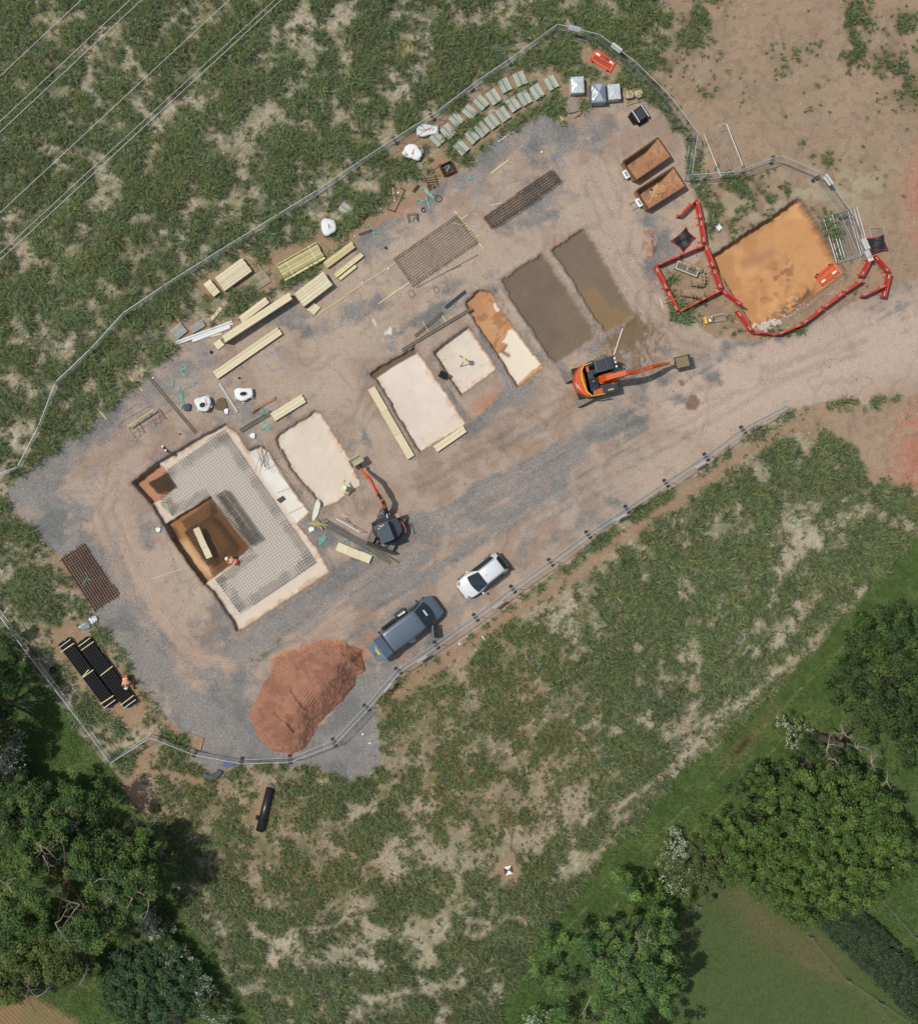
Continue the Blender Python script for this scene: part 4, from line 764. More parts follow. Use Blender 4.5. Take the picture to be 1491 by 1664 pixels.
def sheet_stack(code, corners, h, label, n=4, strap=None, over=.08, group='plywood shutters and board stacks', name='board_stack', cat='boards', m=PLY, lift=.1, lines=0):
    "a stack of boards on bearers: each board a part, bearers poking out of the ends"
    P = WP(code, corners, h+lift); c = sum(P, Vector())/4; g = HZ(c.x, c.y); t = empty(name, (c.x, c.y, g), 0, label, cat, group)
    u = (P[1]-P[0]); L = u.length; u /= L; v = (P[3]-P[0]); Wd = v.length; v = Vector((-u.y, u.x, 0))*(1 if v.dot(Vector((-u.y, u.x, 0))) > 0 else -1)
    R = Matrix(((u.x, v.x, 0), (u.y, v.y, 0), (0, 0, 1))); t.rotation_euler = (0, 0, atan2(u.y, u.x)); sg = 1 if u.cross(v).z > 0 else -1
    st = max(1, int(round(Wd/.22))) if Wd < 1.4 and L > 1.2 else (3 if Wd > .6 else 1)
    for i in range(n):
        z = lift+h*i/n; th = h/n-.008
        for k in range(st if i == n-1 or st < 4 else 1):
            s2 = st if i == n-1 or st < 4 else 1; w = Wd/s2; dx = random.uniform(-.03, .03); dy = random.uniform(-.004, .004)
            MB().box((dx, -Wd/2+w*(k+.5)+dy, z+th/2+random.uniform(0, .006)), (L*random.uniform(.985, 1), w-.012, th)).build('board', m, t, bevel=.004)
    for yy in (-Wd*.32, Wd*.32): MB().bar((-L/2-over, yy*sg, lift/2), (L/2+over, yy*sg, lift/2), .06, lift-.01).build('bearer', GREENT, t)
    for x in (strap or []): MB().box((L*x, 0, lift+h/2), (.03, Wd+.02, h+.012)).build('strap', mat('strap_white', (214, 210, 190), .5), t)
    if lines:
        for k in range(1, lines+1):
            for s_ in range(7): MB
    return t
sheet_stack('C', '494 1044 985 702 1028 752 525 1103', .25, 'long pale shutter lying above the two white sacks, banded near its top end', 2, [.1])
sheet_stack('A', '990 382 1200 252 1232 298 1020 437', .22, 'short pale shutter panel above the left concrete slab', 2)
sheet_stack('H', '30 1200 78 1172 368 1660 322 1690', .22, 'longest pale shutter lying diagonally left of the big slab', 2)
sheet_stack('H', '495 1598 705 1452 748 1495 520 1643', .2, 'short double shutter across the foot of the big slab', 2)
sheet_stack('p', '418 860 468 740 985 985 915 1098', .22, 'pale shutter beside the grey channel near the small digger', 2)
sheet_stack('C', '510 335 715 185 785 272 592 430', .5, 'square topped stack of boards in the grass left of the pallet', 5, [-.3, .3])
sheet_stack('C', '428 378 475 340 545 438 497 480', .4, 'small stack of boards beside the large one in the grass', 4)
sheet_stack('C', '1110 450 1325 285 1398 385 1190 545', .75, 'tallest stack of pale sheets at the edge of the gravel', 8, [-.25, .25])
sheet_stack('C', '1208 565 1258 508 1308 572 1252 618', .08, 'small square of ply leaning off the tall sheet stack', 1, group='ply offcuts')
sheet_stack('C', '560 775 1068 445 1100 482 592 822', .65, 'very long pale panel raised on trestles with a deep shadow below', 1, lift=.55)
sheet_stack('C', '680 632 885 480 925 525 720 668', .2, 'ply sheet lying against the very long raised panel', 1, lift=.3)
sheet_stack('C', '497 832 545 795 582 838 535 878', .06, 'square ply offcut at the lower end of the raised panel', 1, group='ply offcuts')
sheet_stack('C', '100 882 140 838 170 870 128 908', .05, 'left ply offcut at the foot of the white pipes', 1, group='ply offcuts'); sheet_stack('C', '150 885 180 848 230 850 185 920', .05, 'right ply offcut at the foot of the white pipes', 1, group='ply offcuts')
sheet_stack('C', '468 640 548 548 572 568 488 660', .06, 'narrow ply offcut lying alone in the grass', 1, group='ply offcuts')
sheet_stack('D', '115 965 325 808 355 850 165 990', .3, 'stack of long boards with a dark tool on its end', 3, group='sawn timber stacks', m=PLY2)
sheet_stack('D', '195 1050 400 885 425 915 222 1075', .22, 'narrow timber stack beside the board stack', 3, group='sawn timber stacks', m=PLYT)
sheet_stack('D', '230 1080 355 980 370 1000 248 1096', .14, 'shortest timber bundle below the narrow stack', 2, group='sawn timber stacks', m=PLYT)

# bundles of small timber
def bundle(code, corners, h, rows, label, cols, straps=(), rnd=False, m=GREENT, name='timber_bundle', cat='timber', group=None, lift=.08, r=None):
    P = WP(code, corners, h+lift); c = sum(P, Vector())/4; g = HZ(c.x, c.y); t = empty(name, (c.x, c.y, g), 0, label, cat, group)
    u = ((P[1]-P[0])+(P[2]-P[3]))/2; L = u.length; u /= L; Wd = abs((P[3]-P[0]).dot(Vector((-u.y, u.x, 0)))); t.rotation_euler = (0, 0, atan2(u.y, u.x)); w = Wd/rows
    for k in range(cols):
        for i in range(rows):
            z = lift+(k+.5)*h/cols; y = -Wd/2+(i+.5)*w+(w*.25 if rnd and k % 2 else 0); l = L*random.uniform(.965, 1); x = (L-l)*random.uniform(-.5, .5)
            if rnd: MB().tube([(x-l/2, y, z), (x+l/2, y, z)], (r or w*.47), 10).build('pipe' if 'pipe' in name else 'pole', m, t, smooth=False)
            else:
                if k == cols-1 and random.random() < .25: continue
                MB().box((x, y, z), (l, w*.86, h/cols*.9)).build('batten', m if random.random() < .6 else PLYT, t)
    for s_ in straps: MB().box((L*s_, 0, lift+h+.012), (.05, Wd+.06, .02)).box((L*s_, Wd/2+.02, lift+h/2), (.05, .02, h)).box((L*s_, -Wd/2-.02, lift+h/2), (.05, .02, h)).build('strap', mat('strap_white', (214, 210, 190), .5), t)
    for x in (-L*.3, L*.3): MB().bar((x, -Wd/2, lift/2), (x, Wd/2, lift/2), .08, lift-.01).build('bearer', PLY2, t)
    return t
bundle('C', '968 232 1268 40 1355 205 1045 355', .45, 12, 'banded bundle of green treated battens in the grass', 3, (-.28, .3))
bundle('M', '140 782 466 1218 540 1168 212 728', .55, 6, 'left stack of long black ducting pipes in timber cradles', 3, (-.46, .47), True, BLACKP, 'pipe_stack', 'pipes', 'stacks of black ducting', .1)
bundle('M', '275 778 600 1222 676 1165 342 712', .55, 6, 'right stack of black ducting pipes, the one with the worker beside it', 3, (-.46, .47), True, BLACKP, 'pipe_stack', 'pipes', 'stacks of black ducting', .1)
for c, lab in (((162, 830, 252, 770), 'batten across the top end of the left pipe stack'), ((298, 1010, 382, 950), 'batten across the middle of the left pipe stack'), ((300, 1008, 352, 948), 'second batten crossed over the middle of the left pipe stack'), ((428, 1183, 518, 1124), 'batten across the lower end of the left pipe stack'),
     ((300, 818, 385, 758), 'batten across the top end of the right pipe stack'), ((430, 990, 512, 925), 'batten across the middle of the right pipe stack'), ((567, 1188, 655, 1122), 'batten across the lower end of the right pipe stack')):
    plank('M', *c, .07, lab, .74, PLYT, .05, z2=0, group='battens across the pipe stacks')
# loose planks
for c, k, w, lab, m in (('A', (0, 85, 135, 228), .1, 'pair of battens from the grass onto the gravel, longer', PLY2), ('A', (15, 92, 85, 195), .08, 'shorter batten lying against the longer of the pair', PLY2), ('U', (513, 878, 628, 1020), .1, 'single batten across the gravel edge at left', PLY2),
     ('D', (1383, 290, 1520, 185), .12, 'pale plank on the gravel above the tied cage', PLYT), ('D', (1110, 572, 1330, 862), .1, 'batten laid across the right end of the mesh mat', PLYT), ('D', (1090, 662, 1222, 690), .07, 'short batten at the corner of the mesh mat', PLYT),
     ('D', (292, 1208, 665, 965), .06, 'upper long batten sticking out under the mesh mat', PLYT), ('D', (622, 1208, 770, 1112), .06, 'lower batten sticking out under the mesh mat', PLYT), ('H', (108, 585, 330, 435), .08, 'long bare batten left of the round coil', PLYT), ('D', (1270, 775, 1330, 738), .07, 'batten end poking out right of the mesh mat', PLYT), ('D', (1160, 635, 1208, 603), .07, 'short batten end at the top corner of the mesh mat', PLYT),
     ('D', (1380, 530, 1470, 512), .07, 'short batten at the left end of the tied cage', PLYT), ('C', (1010, 410, 1330, 205), .07, 'batten along the foot of the treated bundle', PLY2), ('C', (1305, 600, 1500, 470), .07, 'long batten on the gravel right of the tall stack', PLY2), ('D', (640, 392, 658, 500), .1, 'pale batten standing out on the red soil', PLYT),
     ('E', (780, 905, 952, 782), .08, 'x', PLYT), ('E', (685, 748, 855, 635), .06, 'thin white batten near the concrete blocks', WHITE), ('C', (740, 170, 815, 200), .05, 'offcut lying loose above the pallet', PLY2), ('C', (775, 205, 800, 150), .05, 'offcut crossed over another above the pallet', PLY2), ('C', (785, 250, 852, 188), .05, 'offcut leaning near the pallet corner', PLY2), ('C', (868, 140, 898, 188), .06, 'offcut standing apart near the treated bundle', PLY2), ('C', (655, 118, 708, 130), .05, 'offcut in the grass by the fence', PLY2),
     ('C', (1040, 455, 1062, 395), .06, 'offcut by the top end of the raised panel', PLY2), ('C', (928, 450, 945, 520), .07, 'dark offcut propped on the raised panel', OLDWOOD), ('C', (630, 710, 690, 650), .06, 'offcut at the tip of the white pipes', PLY2), ('F', (765, 1185, 808, 1085), .06, 'x', PLY2),
     ('N', (1078, 1075, 1148, 862), .07, 'white surveying staff lying in the splashed slurry', WHITE), ('p', (428, 398, 790, 605), .09, 'pale rail lying near the small digger', GALV), ('p', (505, 335, 615, 380), .09, 'short board near the digger track', PLY2), ('B', (190, 668, 400, 598), .03, 'thin pale rod on the gravel left of the pit', GALV),
     ('A', (650, 180, 770, 372), .14, 'x', GALV), ('G', (400, 392, 405, 340), .05, 'stake in the grass beside the red barriers', PLY2), ('G', (342, 405, 412, 400), .05, 'stake lying by the white card', PLY2), ('G', (488, 935, 540, 965), .05, 'short stake by the small paving machine', PLY2), ('X', (250, 500, 345, 578), .07, 'fallen cane at the tip of the gravel', OLDWOOD), ('R', (325, 185, 415, 130), .07, 'white pole lying in the rough grass', WHITE), ('R', (355, 152, 378, 138), .04, 'short grey pole beside the white one', GALV)):
    if lab != 'x': plank(c, *k, w, lab, .05, m)
plank('F', 765, 1185, 808, 1085, .06, 'offcut inside the lower rusty bin', .2, PLY2)
# long grey channels / kicker boards
def channel(code, x0, y0, x1, y1, w, label, z=.08, m=GREYWOOD, h=.1):
    a, b = W1(code, x0, y0, z), W1(code, x1, y1, z); c = (a+b)/2; L = (b-a).length; g = max(HZ(a.x, a.y), HZ(b.x, b.y), HZ(c.x, c.y)); t = empty('steel_channel', (c.x, c.y, g), atan2(b.y-a.y, b.x-a.x), label, 'steel channel', 'long grey channels on the ground')
    MB().box((0, 0, z-h/2+.02), (L, w, .03)).build('web', m, t); [MB().box((0, s_*(w/2-.02), z+.01), (L, .04, h)).build('flange', m, t) for s_ in (-1, 1)]; return t
channel('A', 150, 108, 490, 512, .22, 'long brown grey channel from the gravel edge to the pit corner', m=OLDWOOD); channel('p', 262, 478, 960, 870, .36, 'wide blue grey channel running under the digger blade'); channel('p', 258, 405, 1385, 1065, .13, 'thin dark channel lying along the wide one', m=OLDWOOD)
channel('p', 960, 870, 1250, 1068, .3, 'brown end length of the wide channel', m=OLDWOOD); channel('H', 275, 915, 770, 618, .22, 'long channel bridging the slab corner and the orange trench', m=OLDWOOD); channel('H', 368, 815, 560, 650, .2, 'shorter channel beside the trench bridge', m=OLDWOOD)
channel('A', 790, 498, 1000, 372, .3, 'grey channel lying under the short shutter'); channel('A', 650, 180, 770, 372, .12, 'pale grey channel between the white sacks', m=GALV); channel('H', 585, 612, 728, 495, .22, 'short ribbed dark channel near the trench top', m=DARKP)
for k, (x0, y0, x1, y1) in enumerate([(422, 712, 462, 780), (560, 668, 605, 738)]): plank('H', x0, y0, x1, y1, .06, ['batten under the left end of the short channel', 'batten under the right end of the short channel'][k], .05, PLYT)
# brown plate leaning
flat('steel_plate', 'A', '862 350 1020 275 1030 285 870 368', 0, .12, RUST, 'brown rusty plate lying above the grey channel', 'steel plate'); plank('A', 872, 382, 1030, 270, .08, 'rusty bar under the brown plate', .05, RUSTD)
# trestle with a plank: two wire trestles
for k, (x, y) in enumerate([(92, 492), (232, 400)]):
    c = W1('A', x, y); t = empty('wire_trestle', (c.x, c.y, HZ(c.x, c.y)), .55, ['left wire trestle on the bare gravel', 'right wire trestle on the bare gravel'][k], 'trestle', 'wire trestles'); f = MB(); s_ = .42
    for a, b in (((-s_, -.45, 0), (-s_*.5, -.3, .7)), ((s_, -.45, 0), (s_*.5, -.3, .7)), ((-s_, .45, 0), (-s_*.5, .3, .7)), ((s_, .45, 0), (s_*.5, .3, .7)), ((-s_, -.45, .02), (-s_, .45, .02)), ((s_, -.45, .02), (s_, .45, .02)), ((-s_*.5, -.3, .7), (-s_*.5, .3, .7)), ((s_*.5, -.3, .7), (s_*.5, .3, .7))): f.bar(a, b, .025)
    f.build('frame', REBAR, t)
plank('A', 30, 470, 205, 355, .12, 'green batten resting across the two wire trestles', .73, GREENT)
# pallets
def pallet_parts(t, L=1.2, Wd=1.0, m=OLDWOOD):
    for i in range(7): MB().box((0, -Wd/2+.06+i*(Wd-.12)/6, .125), (L, .1, .022)).build('deck_board', m, t)
    for x in (-L/2+.05, 0, L/2-.05): MB().box((x, 0, .055), (.09, Wd, .1)).build('bearer', m, t)
def pallet(code, x, y, rz, label, m=OLDWOOD, L=1.2, Wd=1., z=0):
    c = W1(code, x, y, .1); t = empty('pallet', (c.x, c.y, HZ(c.x, c.y)+z), rz, label, 'pallet', 'wooden pallets'); pallet_parts(t, L, Wd, m); return t
pallet('C', 853, 350, .6, 'grey wooden pallet littered with offcuts in the grass', mat('bleached_wood', (168, 158, 136), .9, var=.2)); pallet('P', 378, 228, -.28, 'empty wooden pallet just inside the bottom fence', mat('tan_wood', (160, 136, 100), .9, var=.2))
pallet('F', 650, 425, .3, 'pallet carrying two open topped sacks by the black crate', mat('sand_wood', (172, 156, 124), .9, var=.2), 1.35, 1.)
t = sheet_stack('B', '458 338 498 320 608 510 572 530', .06, 'pale shutter board lying on the starter cage in the pit', 1, lift=1.02); t.location.z = -1.05
# ---------------------------------------------------------------- reinforcement
def clipline(p, d, poly):
    "parameter intervals of the line p+t*d inside a polygon"
    ts = []; n = len(poly)
    for i in range(n):
        a, b = poly[i], poly[(i+1) % n]; ex, ey = b[0]-a[0], b[1]-a[1]; den = d[0]*ey-d[1]*ex
        if abs(den) < 1e-9: continue
        t = ((a[0]-p[0])*ey-(a[1]-p[1])*ex)/den; u = ((a[0]-p[0])*d[1]-(a[1]-p[1])*d[0])/den
        if 0 <= u < 1: ts.append(t)
    ts.sort(); return list(zip(ts[::2], ts[1::2]))
def mesh_mat(poly, rz, sp, z, r, mb, jit=.03, dirs=(1, 1), over=0.):
    xs = [p[0] for p in poly]; ys = [p[1] for p in poly]; c = ((min(xs)+max(xs))/2, (min(ys)+max(ys))/2); R = hypot(max(xs)-min(xs), max(ys)-min(ys))/2+1
    for k in (0, 1):
        if not dirs[k]: continue
        a = rz+k*pi/2; d = (cos(a), sin(a)); n = (-d[1], d[0]); s_ = sp[k] if isinstance(sp, tuple) else sp
        for i in range(int(-R/s_), int(R/s_)+1):
            o = i*s_+random.uniform(-jit, jit)*s_; p = (c[0]+n[0]*o, c[1]+n[1]*o)
            for t0, t1 in clipline(p, d, poly):
                t0 -= over+random.uniform(-.06, .08); t1 += over+random.uniform(-.06, .08); aa = (p[0]+d[0]*t0, p[1]+d[1]*t0, z+k*r*2); bb = (p[0]+d[0]*t1, p[1]+d[1]*t1, z+k*r*2)
                if t1-t0 > .15: mb.bar(aa, bb, r*2)
def W2(L): return [(p.x, p.y) for p in L]
RZ = atan2(-215.7, 149.7)   # long direction of the foundation
def rebar_thing(name, label, poly, zs, sp, r, cat, group=None, m=REBAR, edges=0, dirs=(1, 1), rz=RZ, part='bars'):
    c = (sum(p[0] for p in poly)/len(poly), sum(p[1] for p in poly)/len(poly)); q = [(p[0]-c[0], p[1]-c[1]) for p in poly]
    o = empty(name, (c[0], c[1], 0), 0, label, cat, group)
    for i, z in enumerate(zs):
        mb = MB(); mesh_mat(q, rz, sp, z, r, mb, dirs=dirs); mb.build('bar_layer', m, o)
    if edges:
        mb = MB()
        for a, b in zip(q, q[1:]+q[:1]):
            L = hypot(b[0]-a[0], b[1]-a[1]); d = ((b[0]-a[0])/L, (b[1]-a[1])/L); n = (-d[1], d[0]); s_ = 1
            cen = ((a[0]+b[0])/2+n[0]*.1, (a[1]+b[1])/2+n[1]*.1)
            if not sum(1 for t0, t1 in clipline(cen, (1, 0), q) if t0 < 0 < t1): s_ = -1
            for i in range(int(L/.2)):
                x, y = a[0]+d[0]*(i+.5)*.2, a[1]+d[1]*(i+.5)*.2; w = edges*random.uniform(.8, 1.15)
                mb.bar((x, y, zs[0]), (x, y, zs[-1]), r*2); mb.bar((x, y, zs[-1]+.02), (x+n[0]*w*s_, y+n[1]*w*s_, zs[-1]+.02), r*2.2); mb.bar((x, y, zs[0]), (x+n[0]*w*s_, y+n[1]*w*s_, zs[0]), r*2)
        mb.build('edge_loops', m, o)
    return o
zf = -.45
main_poly = W2(WP('A', "683 488 268 768", zf)+WP('B', "250 165 325 245 592 110 855 452 610 672 782 900 1305 552", zf))
rebar_thing('rebar_mat', 'huge double layered steel mat covering the pale pit floor', main_poly, [zf+.16], (.21, .21), .0105, 'rebar mat', 'reinforcement in the foundation pit', REBARG, edges=.75)
beam = W2(WP('B', "690 65 625 110 860 440 930 395", zf)); rebar_thing('rebar_cage', 'narrow raised beam cage standing on the big mat', beam, [zf+.3, zf+.6], (.13, .17), .011, 'rebar cage', 'reinforcement in the foundation pit', REBARG, edges=.2)
zc = -1.05
cage = W2(WP('B', "410 350 590 240 745 440 740 470 568 580", zc)); rebar_thing('rebar_cage', 'dense square cage filling the deep pit, a shutter board lying on it', cage, [zc+.1, zc+.55, zc+1.0], (.17, .17), .012, 'rebar cage', 'reinforcement in the foundation pit', REBAR, edges=.3)
rebar_thing('rebar_cage', 'starter bars bridging the right edge of the deep pit', W2(WP('B', "590 125 560 215 735 450 700 560 860 450 850 410", zf)), [zc+.5, zf+.25], (.13, .14), .009, 'rebar cage', 'reinforcement in the foundation pit', REBARG, edges=.15)
rebar_thing('rebar_mat', 'brown bars lying across the upper end of the deep pit', W2(WP('B', "390 275 590 130 640 210 420 345", zc)), [zc+.1, zc+.3], (.17, .16), .008, 'rebar mat', 'reinforcement in the foundation pit', REBAR)
rebar_thing('rebar_mat', 'parallel brown bars in the lower end of the deep pit', W2(WP('B', "568 580 700 500 745 560 610 668", zc)), [zc+.1, zc+.35], (.12, .3), .009, 'rebar mat', 'reinforcement in the foundation pit', REBAR)
rebar_thing('rebar_cage', 'small dark cube of bars in the left hand pit', W2(WP('A', "170 850 300 780 360 880 240 922", -.9)), [-.85, -.55, -.25], (.11, .11), .01, 'rebar cage', 'reinforcement in the foundation pit', REBAR, edges=.15)
rebar_thing('rebar_cage', 'ladder of bars leaning at the upper left edge of the deep pit', W2(WP('B', "268 318 300 300 352 380 328 412", -.2)), [-.5, -.15], (.12, .2), .014, 'rebar cage', 'reinforcement in the foundation pit', REBARG)
dz = .06
rebar_thing('rebar_mat', 'double mesh mat on battens on the gravel', W2(WP('D', "645 935 1130 600 1300 812 800 1150", .1)), [.1], (.19, .17), .0085, 'rebar mat', 'steel laid out on the gravel', REBARG, rz=atan2(335, 485), edges=.25)
rebar_thing('rebar_cage', 'long tied steel cage of close hoops on bare soil', W2(WP('o', "150 770 725 350 1190 40 1320 210 830 590 280 940", .5)), [.08, .5], (.19, .15), .0095, 'rebar cage', 'steel laid out on the gravel', REBAR, rz=atan2(420, 640), edges=.2)
# square grillage: rusty bar mat at the left edge
gp = W2(WP('M', "150 200 318 92 560 442 388 560", .12)); rebar_thing('rebar_grating', 'thick rusty square grating half in the grass, teal bands on it', gp, [.07], (.2, .195), .026, 'steel grating', None, RUSTD, rz=atan2(108, 168)+.0)
def rods(code, segs, r, label, m=REBAR, name='steel_bars', cat='steel bars', z=.04, group='loose steel on the ground'):
    P = [(W1(code, a, b, z), W1(code, c, d, z)) for a, b, c, d in segs]; c = P[0][0]; g = HZ(c.x, c.y)+.01; mb = MB()
    for k, (a, b) in enumerate(P): mb.bar(a-Vector((c.x, c.y, 0))+Vector((0, 0, r*2*(k % 3))), b-Vector((c.x, c.y, 0))+Vector((0, 0, r*2*(k % 3))), r*2)
    o = mb.build(name, m, None, loc=(c.x, c.y, g)); return tag(o, label, cat, group)
rods('A', [(880, 590, 960, 740), (905, 610, 935, 740), (930, 590, 955, 745), (950, 600, 925, 735), (968, 640, 935, 735), (890, 770, 945, 590), (980, 625, 920, 700)], .012, 'criss cross of thin bars on the white concrete strip')
rods('A', [(890, 600, 1130, 800), (920, 650, 1200, 950), (985, 640, 1160, 900), (820, 600, 1010, 780)], .008, 'long thin bars crossing over the white strip joint')
rods('D', [(880, 330, 975, 310), (885, 345, 985, 330), (890, 360, 980, 350), (905, 375, 985, 365), (880, 310, 925, 400), (960, 300, 985, 390), (900, 390, 960, 385)], .022, 'heap of dark bars below the rusty bucket', REBARG)
rods('D', [(530, 450, 645, 365), (540, 458, 655, 375), (545, 445, 640, 378)], .03, 'dark steel angles at the top of the red soil', REBARG); rods('D', [(790, 425, 830, 375), (800, 435, 845, 385), (805, 420, 840, 380)], .03, 'short dark angles above the teal bands', REBARG)
rods('D', [(660, 575, 735, 415), (600, 560, 660, 578), (700, 400, 735, 415)], .03, 'rusty angle iron lying over the red soil', RUSTD); rods('D', [(395, 640, 460, 555), (410, 645, 495, 560), (400, 630, 480, 550)], .05, 'brown boards at the lower tip of the red soil', RUSTD)
rods('D', [(750, 595, 835, 592), (750, 600, 765, 665), (830, 595, 835, 655), (760, 605, 840, 603), (765, 610, 775, 660), (820, 610, 828, 650), (790, 650, 810, 620)], .018, 'bent U shaped bars on the gravel', REBARG); rods('D', [(388, 745, 500, 708), (388, 757, 502, 718), (388, 745, 388, 757), (500, 708, 502, 718)], .02, 'narrow closed link of bars near the boards', REBAR)
rods('D', [(665, 330, 745, 335), (668, 300, 672, 335), (740, 300, 742, 340), (675, 320, 735, 325)], .02, 'small U bars in the grass above the angles', REBARG)
rods('D', [(820, 1155, 1290, 903), (1050, 1030, 1160, 985)], .012, 'long single bar below the mesh mat', REBARG); rods('H', [(320, 500, 350, 488), (350, 488, 370, 525), (370, 525, 335, 545), (335, 545, 318, 505), (495, 470, 525, 460), (525, 460, 540, 500), (540, 500, 510, 512), (510, 512, 497, 470)], .009, 'two thin open squares of bar above the slabs', REBARG)
rods('F', [(230, 580, 290, 540), (290, 540, 260, 510), (290, 540, 310, 565), (235, 575, 280, 560)], .014, 'small bent bars below the concrete lump', REBAR); rods('A', [(320, 670, 735, 400), (560, 560, 800, 420), (870, 380, 1100, 230), (840, 440, 1000, 300), (1090, 320, 1235, 225)], .008, 'thin dark bars lying along the top edge of the foundation pit', REBARG)
rods('A', [(0, 430, 180, 330), (60, 520, 330, 350), (0, 380, 100, 310)], .006, 'thin wires on the gravel by the trestles', REBARG); rods('O', [], .01, 'x') if False else None
rods('p', [(475, 385, 640, 460), (640, 460, 895, 610), (570, 375, 650, 465), (800, 600, 905, 615), (690, 500, 740, 560)], .014, 'bent dark bars between pale rail and digger', REBARG)
def ring(code, x, y, R, r, label, m=BLACKP, n=1, name='hose_coil'):
    c = W1(code, x, y); z = HZ(c.x, c.y); mb = MB()
    for k in range(n):
        q = 1-.12*k; mb.tube([(cos(a*pi/8)*R*q, sin(a*pi/8)*R*q, r+k*r) for a in range(17)], r, 6, cap=False)
    o = mb.build(name, m, None, smooth=True, loc=(c.x, c.y, z)); return tag(o, label, 'coil', 'coils and hoops on the ground')
ring('D', 876, 566, .16, .025, 'small black coil near the bent U bars', n=2); ring('H', 256, 524, .16, .008, 'thin hoop left of the open squares'); ring('D', 990, 480, .27, .01, 'untidy wire hoop beside the teal bands', REBAR, 3); ring('H', 620, 645, .17, .02, 'pale coil under the ribbed channel', mat('pale_hose', (150, 146, 128), .7), 2); ring('B', 352, 742, .16, .01, 'thin hoop on the gravel left of the pit', REBARG); ring('M', 108, 950, .2, .04, 'black coil hanging by the pipe stack fence', n=3)
# ---------------------------------------------------------------- tangled teal strapping
def tangle(code, pts, label, m=TEAL, r=.016, n=3, group='tangles of teal plastic strapping'):
    P = WP(code, pts, .03); c = P[0]; g = HZ(c.x, c.y); mb = MB()
    for k in range(n):
        Q = []; 
        for i in range(len(P)-1):
            for t in (0, .33, .66): w = P[i]+(P[i+1]-P[i])*t; Q.append(Vector((w.x-c.x+random.gauss(0, .05), w.y-c.y+random.gauss(0, .05), .03+random.random()*.08)))
        w = P[-1]; Q.append(Vector((w.x-c.x, w.y-c.y, .04))); mb.tube(Q, r, 4)
    o = mb.build('strapping', m, None, loc=(c.x, c.y, g)); return tag(o, label, 'plastic strapping', group)
for c, p, lab, n in (('A', "398 40 430 65 395 100 425 130 385 95 430 70", 'zigzag of teal strapping nearest the grass edge', 2), ('A', "325 205 340 150 345 185 325 205", 'small V of teal strapping', 2), ('A', "370 190 380 240 400 320 385 350 410 330 390 230 440 200 480 192", 'long teal strapping ending at the dark sack', 2), ('A', "360 270 378 330 395 350", 'short teal strand beside the longer one', 1),
     ('A', "935 380 960 350 985 380 940 385 930 300", 'teal tangle over the grey channel', 2), ('A', "930 430 975 460 1000 470 960 500 930 495 975 455", 'teal tangle beside the small white sack', 3), ('D', "850 400 890 400 920 440 950 475 930 460 880 410", 'thick teal band end on the soil', 4), ('D', "815 500 840 485 870 500 905 480 890 470 910 500 920 560", 'wandering teal band above the black coil', 3), ('D', "440 690 470 680 500 715 505 740 500 745 515 720", 'teal loops by the narrow bar link', 3),
     ('D', "1205 310 1245 325 1215 330 1240 300 1220 295", 'knot of teal strapping right of the rusty bucket', 4), ('p', "180 720 210 690 240 720 200 790 180 780 240 650 270 670 250 720 210 740", 'big teal tangle beside the pit corner', 3), ('p', "530 750 600 710 590 780 640 770 610 800", 'teal tangle at the end of the shutter by the digger', 2), ('M', "325 290 350 320 315 350 330 380 310 375 345 330 365 350", 'teal bands lying on the rusty grating', 4), ('p', "880 880 910 930 950 910 1060 990", 'pale strapping along the brown channel', 2)):
    tangle(c, p, lab, n=n, r=.02)
# ---------------------------------------------------------------- concrete blocks
proto_block = None
def block(code, x, y, deg, label, sx=1., sy=1.):
    global proto_block
    c = W1(code, x, y, .35); z = HZ(c.x, c.y); rz = -radians(deg)
    if proto_block is None:
        t = empty('concrete_block_stack', (0, 0, 0), 0, label, 'concrete blocks', 'pale concrete blocks set out in the grass')
        for i, (y_, w_, h_) in enumerate([(-.31, .14, .3), (-.165, .13, .33), (-.03, .12, .36), (.09, .1, .35), (.2, .1, .34), (.32, .13, .3)]):
            MB().box((0, y_, h_/2), (.84, w_*.94, h_)).build('kerb_unit', CONC if i not in (2,) else CONCD, t, bevel=.012)
        proto_block = t; o = t
    else: o = dup(proto_block, (0, 0, 0), 0, label)
    o.location = (c.x, c.y, z); o.rotation_euler = (random.uniform(-.03, .03), random.uniform(-.03, .03), rz); o.scale = (sx, sy, 1); return o
bk = [(160, 720, 46), (255, 655, 47), (325, 550, 46), (445, 485, 40), (540, 405, 46), (650, 355, 55), (745, 255, 62), (880, 200, 66), (1150, 235, 60)]
fr = [(370, 795, 46), (460, 700, 47), (545, 635, 48), (637, 570, 52), (733, 505, 54), (820, 420, 56), (918, 365, 60), (1025, 310, 58)]
for i, (x, y, a) in enumerate(bk): block('E', x, y, a, f'grey green concrete block stack, {ORD[i]} from the left in the back row', random.uniform(1.14, 1.22), random.uniform(.98, 1.06))
for i, (x, y, a) in enumerate(fr): block('E', x, y, a, f'grey green concrete block stack, {ORD[i]} from the left in the front row', random.uniform(1.14, 1.22), random.uniform(.98, 1.06))
block('D', 285, 555, 40, 'lone concrete block stack above the white sack near the boards', 1.05, .95)
